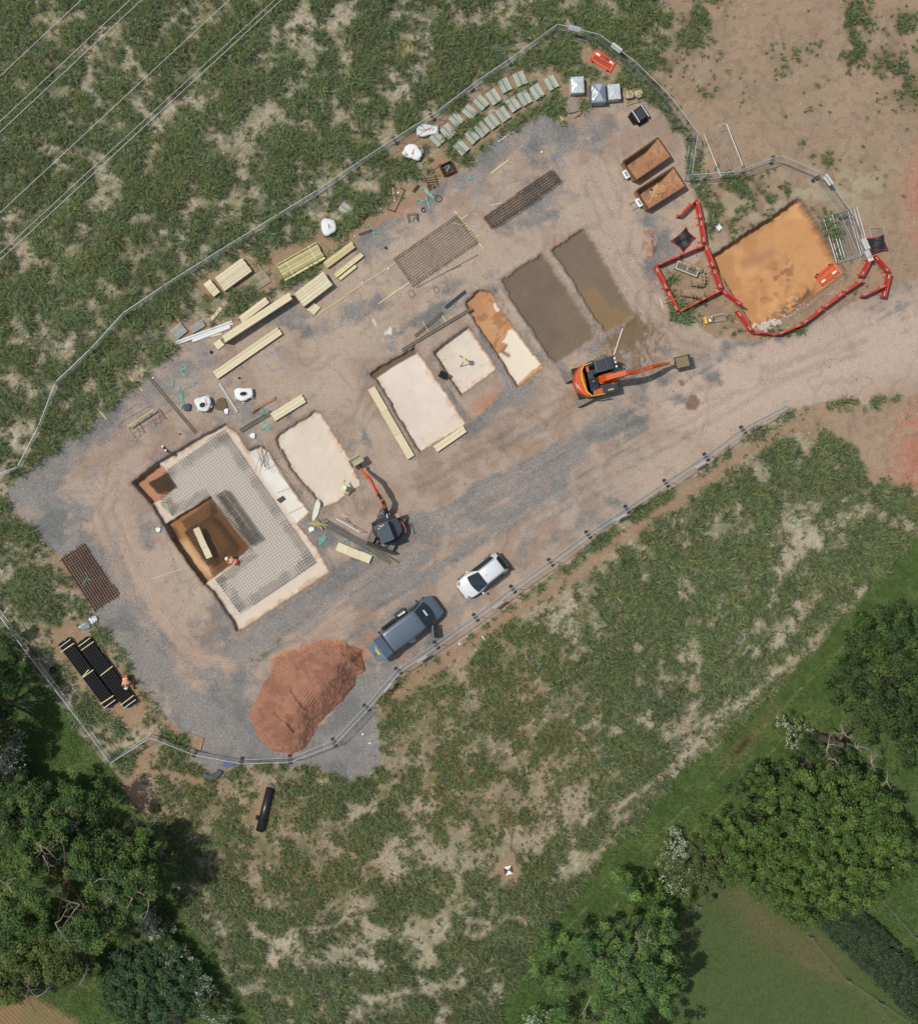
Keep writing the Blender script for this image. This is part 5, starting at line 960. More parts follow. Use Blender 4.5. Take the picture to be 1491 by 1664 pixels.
# ---------------------------------------------------------------- sacks
def lumpy(name, code, x, y, r, h, m, label, cat, group=None, sq=(1, 1), rz=0, n=22, seedv=None, flat_=.0, top_open=None):
    c = W1(code, x, y, h*.6); z = HZ(c.x, c.y); mb = MB(); nu, nv = n, 9; ph = random.uniform(0, 9)
    for j in range(nv+1):
        t = j/nv; zz = h*t; prof = (1-.12*(2*t-1)**2) if j < nv-2 else [.86, .6, .12][j-nv+2]
        zz = h*[0, .12, .27, .45, .62, .78, .9, .97, 1.0, .985][j]
        for i in range(nu):
            a = 2*pi*i/nu; k = 1+.09*sin(a*3+ph)+.05*sin(a*5+ph*2+t*3)+random.uniform(-.04, .04)
            rx = r*prof*k*(abs(cos(a))**4+abs(sin(a))**4)**-.12; mb.v.append((rx*cos(a)*sq[0], rx*sin(a)*sq[1], zz+random.uniform(-.02, .02)*h*(j > 3)))
    for j in range(nv):
        for i in range(nu): mb.f.append([j*nu+i, j*nu+(i+1) % nu, (j+1)*nu+(i+1) % nu, (j+1)*nu+i])
    mb.f.append([nv*nu+i for i in range(nu)])
    t = empty(name, (c.x, c.y, z), rz, label, cat, group); mb.build('sack_body', m, t, smooth=True); return t, z, c
def sack(code, x, y, r, h, label, sq=(1, 1), rz=0, hole=None, hcol=BLACKP, red=None, straps=True):
    t, z, c = lumpy('bulk_sack', code, x, y, r, h, BAGW, label, 'sack', 'white woven bulk sacks', sq, rz)
    if hole:
        mb = MB(); a = hole[2]; n = 14; mb.v = [(hole[0]+cos(k*2*pi/n)*hole[3]*(1+.2*sin(k*3)), hole[1]+sin(k*2*pi/n)*hole[4]*(1+.2*cos(k*2)), h*1.0+.012+.01*(k % 2)) for k in range(n)]+[(hole[0], hole[1], h+.02)]; mb.f = [[k, (k+1) % n, n] for k in range(n)]; mb.build('opening', hcol, t)
        mb = MB(); mb.tube([(hole[0]+cos(k*2*pi/n)*hole[3]*1.05, hole[1]+sin(k*2*pi/n)*hole[4]*1.05, h+.03+.02*sin(k*2.5)) for k in range(n+1)], .035, 5, cap=False); mb.build('rim', BAGW, t, smooth=True)
    if red:
        mb = MB(); mb.tube([(a, b, h+.025) for a, b in red], .02, 4); mb.build('red_writing', BAGR, t)
    if straps:
        for s_ in ((1, 1), (-1, -1), (1, -1)): MB().tube([(s_[0]*r*.55*sq[0], s_[1]*r*.5*sq[1], h*.95), (s_[0]*r*.9*sq[0], s_[1]*r*.85*sq[1], h*.98), (s_[0]*r*1.02*sq[0], s_[1]*r*.5*sq[1], h*.8)], .025, 4).build('lifting_loop', BAGW, t)
    return t
sack('A', 540, 315, .55, .7, 'open white sack with red print on its right side', (1.05, 1), .3, (-.08, -.1, 0, .24, .2), red=[(.2+.05*(i % 2)*2, .3-.11*i*.6) for i in range(9)]); sack('A', 810, 250, .62, .55, 'wide open white sack under the long shutter', (1.1, .75), .1, (0, .0, 0, .28, .17))
t = sack('D', 790, 130, .62, .6, 'collapsed white sack with a red mark near the concrete blocks', (1.1, .85), -.4, None, red=[(.0, .25), (.05, .1), (-.03, .12), (.1, -.1), (.02, -.05), (.15, -.2)])
sack('D', 155, 695, .55, .7, 'rounded white sack tied with black straps in the grass', (1, 1.1), .2, (.02, .0, 0, .06, .22), straps=False)
t = sack('E', 70, 650, .7, .5, 'white sack with a scribble of red loops partly over a concrete block', (1.15, .6), .1, None, red=[(-.5+.06*i, .1*sin(i*1.6)) for i in range(18)])
sack('A', 872, 530, .2, .2, 'very small white sack by the teal tangle', (1, 1), 0, None, straps=False); sack('A', 695, 365, .17, .16, 'tiny white bag by the straw mat', (.9, 1.2), 0, None, straps=False); sack('B', 238, 335, .18, .2, 'small white bag at the edge of the deep pit', (1, 1), 0, None, straps=False)
sack('p', 55, 560, .22, .15, 'small pinkish white bag at the pit corner', (1, .8), .4, None, straps=False)
t, _, _ = lumpy('plastic_bag', 'C', 900, 25, .55, .18, FILM, 'crumpled clear plastic film by the field fence', 'plastic bag', 'crumpled plastic film and bags', (1.3, .7), .2); lumpy('plastic_bag', 'M', 380, 610, .32, .22, FILM, 'shiny clear bag just below the rusty grating', 'plastic bag', 'crumpled plastic film and bags', (1, .9), .5); lumpy('plastic_bag', 'M', 325, 655, .38, .2, BLUESHEET, 'dark grey bag above the pipe stacks', 'plastic bag', 'crumpled plastic film and bags', (1.2, .7), .3); lumpy('plastic_bag', 'A', 432, 340, .3, .2, DARKP, 'black bin bag between channel and white sack', 'plastic bag', 'crumpled plastic film and bags', (1, .9), .3)
lumpy('straw_mat', 'A', 662, 320, .42, .12, mat('brown_straw', (112, 100, 74), 1, var=.4, scale=20, bump=1.), 'square brown straw heap between the two white sacks', 'straw', None, (1, 1.1), 0)
lumpy('plastic_bag', 'p', 130, 270, .3, .15, mat('white_slurry_sheet', (206, 202, 192), .7, var=.1, bump=.4), 'long crumpled white sheet at the foot of the left slab', 'plastic bag', 'crumpled plastic film and bags', (.7, 2.6), -.25)
# wrapped pallets and crate
def boxed(name, code, corners, h, m, label, cat, group=None, peak=0, bevel=.05, base=True, over=.04):
    P = WP(code, corners, h+.12); c = sum(P, Vector())/4; z = HZ(c.x, c.y); rz = atan2((P[1]-P[0]).y, (P[1]-P[0]).x); L = (P[1]-P[0]).length; Wd = (P[3]-P[0]).length; t = empty(name, (c.x, c.y, z), rz, label, cat, group)
    nx = 9; mb = MB()
    top = lambda u, v: h+.12+peak*(1-max(abs(u), abs(v)))+random.uniform(-.012, .012)
    for i in range(nx):
        for j in range(nx): u, v = i/(nx-1)*2-1, j/(nx-1)*2-1; mb.v.append((u*L/2, v*Wd/2, top(u, v)))
    for i in range(nx-1):
        for j in range(nx-1): a = i*nx+j; mb.f.append([a, a+nx, a+nx+1, a+1])
    ring_ = [i*nx for i in range(nx)]+[(nx-1)*nx+j for j in range(1, nx)]+[i*nx+nx-1 for i in range(nx-2, -1, -1)]+[j for j in range(nx-2, 0, -1)]; b = len(mb.v)
    for k in ring_: v = mb.v[k]; mb.v.append((v[0]*(1+over), v[1]*(1+over), .12))
    n = len(ring_)
    for k in range(n): mb.f.append([ring_[(k+1) % n], ring_[k], b+k, b+(k+1) % n])
    mb.build('wrapped_load', m, t)
    if base:
        for y_ in (-Wd*.4, 0, Wd*.4): MB().box((0, y_, .06), (L*1.02, .1, .11)).build('skid', OLDWOOD, t)
    return t
boxed('wrapped_pallet', 'F', '350 335 450 330 470 460 350 470', .9, BLUESHEET, 'pallet load under a grey blue sheet folded like an envelope', 'wrapped pallet', 'sheeted pallet loads', .22)
t = [o for o in bpy.data.objects if o.name.startswith('wrapped_pallet')][0]
mb = MB(); mb.v = [(0, 0, 1.275), (-.28, .62, 1.07), (.28, .62, 1.07), (-.3, -.62, 1.07), (.3, -.62, 1.07)]; mb.f = [[0, 2, 1], [0, 3, 4]]; mb.build('pale_fold', mat('pale_sheet_fold', (166, 180, 190), .35, var=.1), t)
boxed('wrapped_pallet', 'F', '470 338 555 330 560 445 478 445', .75, FILM, 'white bagged pallet load tight beside the grey sheeted one', 'wrapped pallet', 'sheeted pallet loads', .05); boxed('wrapped_pallet', 'F', '210 285 300 280 303 398 205 400', .7, FILM, 'shrink wrapped load standing apart, left of the others', 'wrapped pallet', 'sheeted pallet loads', .12)
for k, (x, y) in enumerate([(620, 418), (684, 410)]):
    t, z, c = lumpy('open_sack', 'F', x, y, .3, .45, mat('buff_sack', (186, 170, 136), .9, var=.15), ['left open buff sack on the pallet', 'right open buff sack on the pallet'][k], 'sack', 'open buff sacks on a pallet', (1, .95), .2); t.location.z += .14
    for q in range(5): MB().bar((random.uniform(-.15, .15), random.uniform(-.15, .15), .46), (random.uniform(-.2, .2), random.uniform(-.2, .2), .5), .05).build('offcut', [OLDWOOD, CONC, PLYT][q % 3], t)
c = W1('F', 703, 545, .7); t = empty('stillage_crate', (c.x, c.y, HZ(c.x, c.y)), radians(33), 'black collapsible crate with two white straps', 'crate')
MB().box((0, 0, .35), (1.05, .95, .55)).build('body', BLACKP, t, bevel=.02); MB().box((0, 0, .66), (.9, .8, .03)).build('lid', DARKP, t); MB().box((.0, -.62, .12), (.8, .2, .08)).box((-.6, 0, .1), (.2, .8, .06)).build('skid', BLACKP, t)
for x in (-.4, .4): MB().box((x, 0, .64), (.05, 1.0, .09)).build('strap', WHITE, t)
flat('card_sheet', 'F', '690 628 715 590 738 598 705 640', 0, .05, GALV, 'grey plate propped at the black crate', 'plate'); flat('notice_card', 'G', '412 432 432 418 450 438 430 462', 0, .04, WHITE, 'square white card lying in the weeds by the barriers', 'card')
# concrete lump and sheet on the soil
t, z, c = lumpy('concrete_lump', 'F', 235, 485, .75, .16, mat('rubble_concrete', (150, 138, 124), .95, var=.15, scale=6, bump=.6), 'flat grey lump of old concrete beside the wrapped load', 'concrete lump', None, (1.1, .75), .1)
flat('board_offcut', 'F', '55 510 80 488 110 530 95 545', 0, .03, mat('pale_offcut', (200, 192, 168), .8), 'pale triangular board at the gravel corner', 'board'); plank('F', 95, 525, 155, 595, .07, 'pale strip running down from the triangular board', .02, PLYT)
flat('aggregate_tray', 'B', '1035 132 1075 105 1095 128 1058 155', 0, .12, DARKP, 'small dark tray on the white concrete strip', 'tray')
# white pipes wrapped, and grey tube bundles
bundle('C', '195 815 640 655 655 680 205 848', .14, 2, 'pair of long white plastic pipes', 1, (), True, mat('white_pvc', (222, 224, 224), .35, var=.04), 'pipe_stack', 'pipes', 'pipes and tubes by the gravel edge', .02); bundle('C', '330 800 620 695 635 712 340 828', .12, 1, 'shorter white pipe lying beside the long pair', 1, (), True, mat('white_pvc', (222, 224, 224), .35), 'pipe_stack', 'pipes', 'pipes and tubes by the gravel edge', .02)
bundle('C', '165 740 240 665 315 745 235 795', .25, 9, 'left bundle of short grey tubes in the grass', 2, (), True, mat('grey_tube', (170, 172, 166), .5, var=.12), 'pipe_stack', 'pipes', 'pipes and tubes by the gravel edge', .05); bundle('C', '310 710 415 655 438 695 345 755', .22, 5, 'right bundle of short grey tubes, nearer the white pipes', 2, (), True, mat('grey_tube', (170, 172, 166), .5), 'pipe_stack', 'pipes', 'pipes and tubes by the gravel edge', .05)
bundle('C', '465 770 560 745 568 765 475 785', .08, 1, 'ribbed dark spacer strip at the end of the white pipes', 1, (), False, OLDWOOD, 'timber_bundle', 'timber', None, .02)
# bundle of yellow pegs at channel end
c = W1('p', 165, 470); t = empty('peg_bundle', (c.x, c.y, HZ(c.x, c.y)), 0, 'loose bundle of yellow wooden pegs at the channel end', 'pegs')
for k in range(16): a = random.uniform(-1.2, .3); p = Vector((random.uniform(-.35, .35), random.uniform(-.25, .2), .04+.02*k)); MB().bar(p-Vector((cos(a), sin(a), 0))*.38, p+Vector((cos(a), sin(a), .08))*.38, .05).build('peg', GREENT, t)
# rusty bucket box and bins
def skip(corners, h, label, sl=1.0, load=False):
    P = WP('F', corners, h); c = sum(P, Vector())/4; z = HZ(c.x, c.y); u = (P[1]-P[0]); L = u.length; rz = atan2(u.y, u.x); Wd = (P[3]-P[0]).length
    t = empty('rusty_bin', (c.x, c.y, z), rz, label, 'tipping bin', 'rusty open tipping bins'); x0, x1 = -L/2, L/2; y0, y1 = -Wd/2, Wd/2; th = .05
    b = MB(); e = sl   # sloping nose at +x
    out = [(x0, z0) for z0 in (0,)]
    prof = [(x0+.1, .1), (x1-e, .1), (x1, h-.1), (x1, h), (x0, h)]
    for s_, y in ((1, y1), (-1, y0)):
        b2 = MB(); b2.v = [(px, y, pz) for px, pz in prof]+[(px, y-s_*th, pz) for px, pz in prof]; n = 5
        b2.f = [list(range(5)), list(range(9, 4, -1))]+[[i, (i+1) % n, n+(i+1) % n, n+i] for i in range(n)]; b2.build('side_plate', RUST, t)
    b.bar((x0+.1, 0, .12), (x1-e, 0, .12), Wd-2*th-.01, .04).build('floor_plate', RUST, t)
    MB().bar((x1-e, 0, .12), (x1-.02, 0, h-.08), Wd-2*th-.01, .05).build('nose_plate', RUST, t); MB().bar((x0+.08, 0, .1), (x0+.03, 0, h), Wd-2*th-.01, .05).build('end_plate', RUST, t)
    MB().box((0, y1+.01, h), (L, .08, .06)).box((0, y0-.01, h), (L, .08, .06)).box((x0, 0, h+.004), (.08, Wd, .06)).box((x1, 0, h+.004), (.08, Wd, .06)).build('rim', RUSTD, t)
    for y in (-Wd*.22, Wd*.22): MB().box((0, y, .05), (L*.7, .16, .1)).build('fork_pocket', RUSTD, t)
    return t, L, Wd
tb, L, Wd = skip('572 888 822 716 932 852 662 1022', 1.05, 'upper empty rusty tipping bin'); tb2, L, Wd = skip('662 1096 930 928 1038 1062 752 1226', 1.05, 'lower rusty tipping bin with scraps in it')
for k, (x, y) in enumerate([(-.5, .1), (.3, -.3), (.1, .25)]): MB().bar((x, y, .17), (x+random.uniform(-.5, .5), y+random.uniform(-.3, .3), .2), .08).build('scrap_%s' % ['board', 'lath', 'strip'][k], [PLYT, OLDWOOD, CONC][k], tb2)
MB().ball((-.35, .3, .22), (.09, .09, .08)).build('scrap_pot', BLACKP, tb2); MB().ball((.1, -.05, .12), (.7, .45, .1), 14, 6, .2).build('soil_residue', mat('orange_residue', (184, 140, 98), .95, var=.25), tb2)
for k, (x, y) in enumerate([(600, 978), (692, 1180)]):
    c = W1('F', x, y, .5); t = empty('information_sign', (c.x, c.y, HZ(c.x, c.y)), radians(-57)-.0, ['white sign box on black legs below the upper rusty bin', 'white sign box on black legs below the lower rusty bin'][k], 'sign', 'white sign boxes at the bins')
    MB().box((0, 0, .5), (.62, .34, .2), M=Matrix.Rotation(radians(15), 3, 'X')).build('sign_box', WHITE, t); MB().box((0, 0, .612), (.4, .14, .012), M=Matrix.Rotation(radians(15), 3, 'X')).build('face_panel', mat('blue_grey_face', (110, 128, 150), .6), t)
    for s_ in (-.25, .25): MB().bar((s_, .1, 0), (s_, 0, .45), .03).bar((s_, .0, .02), (s_, -.55, .02), .03).build('leg', BLACKP, t)
c = W1('D', 1058, 248, .4); t = empty('rusty_box', (c.x, c.y, HZ(c.x, c.y)), radians(25), 'small rusty steel box holding teal bands', 'steel box')
for a, b in (((-.42, -.4), (.42, -.4)), ((.42, -.4), (.42, .4)), ((.42, .4), (-.42, .4)), ((-.42, .4), (-.42, -.4))): MB().bar((*a, .25), (*b, .25), .05, .5).build('side_plate', RUSTD, t)
MB().box((0, 0, .04), (.8, .76, .04)).build('floor_plate', RUSTD, t); mb = MB(); mb.tube([(random.uniform(-.28, .28), random.uniform(-.28, .28), random.uniform(.2, .45)) for _ in range(16)], .02, 4); mb.build('strapping_scrap', TEAL, t)
plank('D', 938, 278, 1000, 208, .06, 'rusty handle bar lying against the small steel box', .1, RUST)
flat('rust_tray', 'D', '905 370 975 385 960 400 920 418', 0, .1, RUSTD, 'flat rusty tray under the heap of dark bars', 'tray')
# digger buckets in the red pen
def bucket(code, x, y, deg, L, D, label, m=MUDM, name='digger_bucket', z0=0, n=5):
    c = W1(code, x, y, .4); t = empty(name, (c.x, c.y, HZ(c.x, c.y)+z0), -radians(deg), label, 'digger bucket', 'spare digger buckets in the pen'); mb = MB(); prof = [(.5, .1), (.35, .02), (0, 0), (-.35, .08), (-.5, .3), (-.45, .55), (-.25, .68), (-.2, .64), (-.38, .5), (-.42, .3), (-.3, .12), (0, .05), (.3, .07)]
    prof = [(a*D, b*.8) for a, b in prof]; k = len(prof)
    mb.v = [(-L/2, p[0], p[1]) for p in prof]+[(L/2, p[0], p[1]) for p in prof]; mb.f = [[i, (i+1) % k, k+(i+1) % k, k+i] for i in range(k)]; mb.build('shell', m, t)
    for s_ in (-1, 1):
        q = [(.5, .08), (.3, 0), (-.35, .06), (-.5, .3), (-.45, .55), (-.22, .66)]; b2 = MB(); b2.v = [(s_*L/2, a*D, b*.8) for a, b in q]+[(s_*(L/2+.03), a*D, b*.8) for a, b in q]; b2.f = [list(range(6)), list(range(11, 5, -1))]+[[i, (i+1) % 6, 6+(i+1) % 6, 6+i] for i in range(6)]; b2.build('cheek_plate', m, t)
    for s_ in (-.12, .12): MB().box((s_, -.32*D, .62), (.04, .34, .24)).build('lug', m, t)
    MB().tube([(-.2, -.3*D, .68), (.2, -.3*D, .68)], .035, 8).build('pin', m, t); return t
bucket('m', 360, 415, -38, .75, .75, 'narrow mud caked bucket at the left of the pen'); bucket('m', 960, 560, 5, .85, .6, 'open bucket beside the barriers on the right of the pen'); bucket('m', 1105, 480, 85, .7, .5, 'bucket squeezed against the right barriers'); bucket('m', 870, 760, 8, 1.7, .65, 'wide ditching bucket at the bottom of the pen')
bucket('m', 850, 250, 22, 1.6, .5, 'long beam bucket along the top of the pen')
t = boxed('grating_frame', 'm', '590 170 975 320 925 455 520 290', .25, mat('mesh_infill', (120, 112, 100), .9, var=.2), 'grey framed mesh screen lying in the pen', 'screen', None, 0, base=False)
Lx = (W1('m', 975, 320)-W1('m', 590, 170)).length/2; Wy = (W1('m', 520, 290)-W1('m', 590, 170)).length/2; MB().box((0, -Wy, .4), (Lx*2+.08, .08, .1)).box((0, Wy, .4), (Lx*2+.08, .08, .1)).box((-Lx, 0, .402), (.08, Wy*2, .1)).box((Lx, 0, .402), (.08, Wy*2, .1)).box((0, 0, .404), (.06, Wy*2, .1)).build('frame', mat('pale_frame', (186, 184, 172), .7), t)
t = empty('survey_cross', W1('m', 290, 950, .05), 0, 'thin white cross of laths leaning over the left pen barrier', 'cross'); MB().bar((0, 0, .05), W1('m', 545, 865, 1.1)-W1('m', 290, 950, .05), .03).build('lath', PLYT, t); MB().bar(W1('m', 255, 865, .05)-W1('m', 290, 950, .05), W1('m', 310, 1050, .05)-W1('m', 290, 950, .05), .04).build('lath', WHITE, t)
# black sheets edged in red
def sheet(code, pts, z, label):
    P = WP(code, pts, z); c = sum(P, Vector())/len(P); zz = HZ(c.x, c.y); t = empty('black_sheet', (c.x, c.y, zz), 0, label, 'black sheet', 'black sheets with red edging'); n = 10; A, B, C_, D_ = P[:4]; mb = MB()
    for i in range(n+1):
        for j in range(n+1):
            u, v = i/n, j/n; p = (A*(1-u)+B*u)*(1-v)+(D_*(1-u)+C_*u)*v; q = p+(c-p)*(.16*(1-(2*u-1)**2)*abs(2*v-1)+.1*(1-(2*v-1)**2)*abs(2*u-1)); mb.v.append((q.x-c.x, q.y-c.y, z+.05*sin(u*9+v*4)+.05*sin(v*11-u*5)))
    for i in range(n):
        for j in range(n): a = i*(n+1)+j; mb.f.append([a, a+n+1, a+n+2, a+1])
    m_ = mb.build('sheet_body', mat('black_sheet_fabric', (44, 45, 49), .55, var=.25, scale=3, bump=.4), t, smooth=True); s_ = m_.modifiers.new('thick', 'SOLIDIFY'); s_.thickness = .02
    idx = [i*(n+1) for i in range(n+1)]+[n*(n+1)+j for j in range(1, n+1)]+[i*(n+1)+n for i in range(n-1, -1, -1)]+[j for j in range(n-1, -1, -1)]; MB().tube([(mb.v[k][0], mb.v[k][1], mb.v[k][2]+.02) for k in idx], .03, 5, cap=False).build('red_edging', mat('red_edging', (168, 44, 46), .7), t); return t
sheet('G', '165 515 248 438 302 496 238 576', .15, 'black sheet edged in red beside the left barriers'); sheet('w', '1105 1000 1315 960 1368 1120 1190 1168', .45, 'black sheet edged in red lying over the panel stack')
# big black pipe, half pipe at the bottom
a, b = WP('P', "990 602 905 950", .4); c = (a+b)/2; z = HZ(c.x, c.y); d = (b-a); t = empty('drainage_pipe', (c.x, c.y, z), atan2(d.y, d.x), 'single wide black drainage pipe lying in the rough grass', 'pipe'); L = d.length
def hollow(mb, x0, x1, R, r, zc, n=20):
    b_ = len(mb.v)
    for x, q in ((x0, R), (x1, R), (x1, r), (x0, r)):
        for k in range(n): mb.v.append((x, q*cos(2*pi*k/n), zc+q*sin(2*pi*k/n)))
    for i in range(4):
        for k in range(n): mb.f.append([b_+i*n+k, b_+i*n+(k+1) % n, b_+((i+1) % 4)*n+(k+1) % n, b_+((i+1) % 4)*n+k])
PIPE = mat('black_drain_pipe', (38, 40, 44), .35, var=.15, spec=.5); mb = MB(); hollow(mb, -L/2, L/2, .3, .27, .3); mb.build('pipe_barrel', PIPE, t, smooth=True).data.polygons.foreach_set('use_smooth', [True]*len(mb.f)); mb = MB(); hollow(mb, L/2-.95, L/2-.8, .335, .302, .3); mb.build('collar', BLACKP, t, smooth=True)
MB().box((L/2-.9, -.42, .12), (.3, .2, .2)).build('support_block', BLACKP, t)
ring('P', 842, 918, .12, .03, 'small ring by the open end of the drainage pipe')
mb = MB(); n = 12
for i in range(n+1):
    a = pi*.05+pi*.62*i/n
    for R in (.95, .6): mb.v += [(cos(a)*R*-1, -sin(a)*R, .0), (cos(a)*R*-1, -sin(a)*R, .35)]
for i in range(n):
    o = i*4; mb.f += [[o, o+1, o+5, o+4], [o+2, o+6, o+7, o+3], [o+1, o+3, o+7, o+5], [o, o+4, o+6, o+2]]
mb.f += [[0, 2, 3, 1], [n*4, n*4+1, n*4+3, n*4+2]]
c = W1('P', 505, 425, .2); o = mb.build('pipe_bend', mat('grey_black_bend', (74, 82, 88), .45, var=.12), None, loc=(c.x, c.y, HZ(c.x, c.y))); o.rotation_euler = (0, 0, .65); tag(o, 'curved grey black duct section outside the bottom fence', 'duct bend')
lumpy('blue_rag', 'P', 655, 405, .3, .08, mat('blue_cloth', (84, 104, 140), .8, var=.2), 'small blue rag under the bottom fence', 'rag', None, (1.4, .6), 0)
# ground control target
c = W1('Y', 825.5, 1414); t = empty('survey_target', (c.x, c.y, HZ(c.x, c.y)+.03), .25, 'white and black bow tie survey target in the mown gap', 'survey target'); MB().box((0, 0, .02), (.62, .62, .02)).build('board', mat('target_black', (50, 52, 50), .7), t)
for s_ in (1, -1): MB().prism([(0, 0), (.31*s_, .31*s_*.95), (.31*s_, -.31*s_*.1), (.31*s_*.9, -.31*s_)][:3] if 0 else [(0, 0), (-.31, .31*s_), (.31, .31*s_)], .031, .036).build('white_triangle', WHITE, t)
# little white markers, pots and stones
for i, (x, y, lab) in enumerate([(1264.5, 850, 'right of the gravel tip'), (1114.5, 921, 'on the gravel inside the tip, upper'), (1176, 999, 'on the gravel inside the tip, lower')]):
    c = W1('L', x, y); o = MB().ball((0, 0, .05), (.09, .09, .07), 12, 6).build('marker_cap', WHITE, None, smooth=True, loc=(c.x, c.y, HZ(c.x, c.y))); tag(o, 'round white marker cap '+lab, 'marker cap', 'white markers and pots')
for i, (k, x, y, r_, lab) in enumerate([('D', 555, 557, .09, 'on the red soil, lower'), ('D', 684, 435, .1, 'on the red soil, upper'), ('D', 400, 650, .07, 'at the tip of the brown boards'), ('D', 357, 762, .07, 'by the edge of the gravel near the boards'), ('D', 612, 1012, .08, 'on the upper long batten'), ('D', 412, 1117, .08, 'lower down the long batten'), ('A', 203, 143, .08, 'at the head of the long channel'), ('A', 262, 38, .06, 'at the corner of the grass'), ('A', 812, 308, .07, 'below the wide white sack'), ('E', 1065, 838, .09, 'on the gravel above the tied cage'), ('K', 1084, 938, .08, 'in the grass outside the fence by the van'), ('K', 940, 885, .1, 'by the haul road fence'), ('P', 697, 732, .08, 'alone in the brown grass')]):
    c = W1(k, x, y); o = MB().ball((0, 0, .05), (r_, r_*.9, .06), 10, 6, .08).build('white_pot', WHITE, None, smooth=True, loc=(c.x, c.y, HZ(c.x, c.y))); tag(o, 'small white pot '+lab, 'pot', 'white markers and pots')
for i, (k, x, y, r_, lab) in enumerate([('C', 480, 897, .12, 'black pot on the gravel below the raised panel'), ('A', 380, 519, .06, 'black cap on the gravel above the pit'), ('D', 588, 852, .08, 'tiny black scrap left of the mesh mat'), ('A', 780, 143, .08, 'tiny black pot above the wide sack')]):
    c = W1(k, x, y); o = MB().tube([(0, 0, 0), (0, 0, .16)], r_, 12).build('black_pot', BLACKP, None, loc=(c.x, c.y, HZ(c.x, c.y))); tag(o, lab, 'pot')
c = W1('K', 1150, 842); lumpy('plastic_scrap', 'K', 1150, 842, .16, .06, WHITE, 'white plastic scrap in the grass below the road fence', 'scrap', None, (1.6, .6), -.9)
c = W1('H', 567, 1092, .3); o = MB().box((0, 0, .2), (.55, .45, .4), taper=.9).box((0, 0, .42), (.6, .5, .06)).build('black_case', BLACKP, None, bevel=.02, loc=(c.x, c.y, HZ(c.x+.3, c.y))); o.rotation_euler = (0, 0, -.5); tag(o, 'black instrument case at the edge between the two middle slabs', 'case')
# white broken rubble at the pit corner, stones
mb = MB()
for k in range(170):
    p = random.choice(PX('G', "655 985 690 975 720 955 740 965 700 995 680 990 760 955 800 925 850 900 890 870")[:6 if k < 120 else 10]); w = P2W((p[0]+random.gauss(0, 4 if k < 120 else 5), p[1]+random.gauss(0, 2.5))); r_ = random.uniform(.04, .15 if k < 120 else .07); mb.ball((w.x, w.y, HZ(w.x, w.y)+r_*.4), (r_, r_*random.uniform(.6, 1), r_*.6), 6, 4, .25)
tag(mb.build('rubble', mat('white_rubble', (206, 200, 186), .9, var=.15), None), kind='stuff'); flat('board_offcut', 'G', '598 998 630 962 640 972 610 1008', 0, .06, PLYT, 'pale board standing at the rubble corner of the orange pit', 'board')
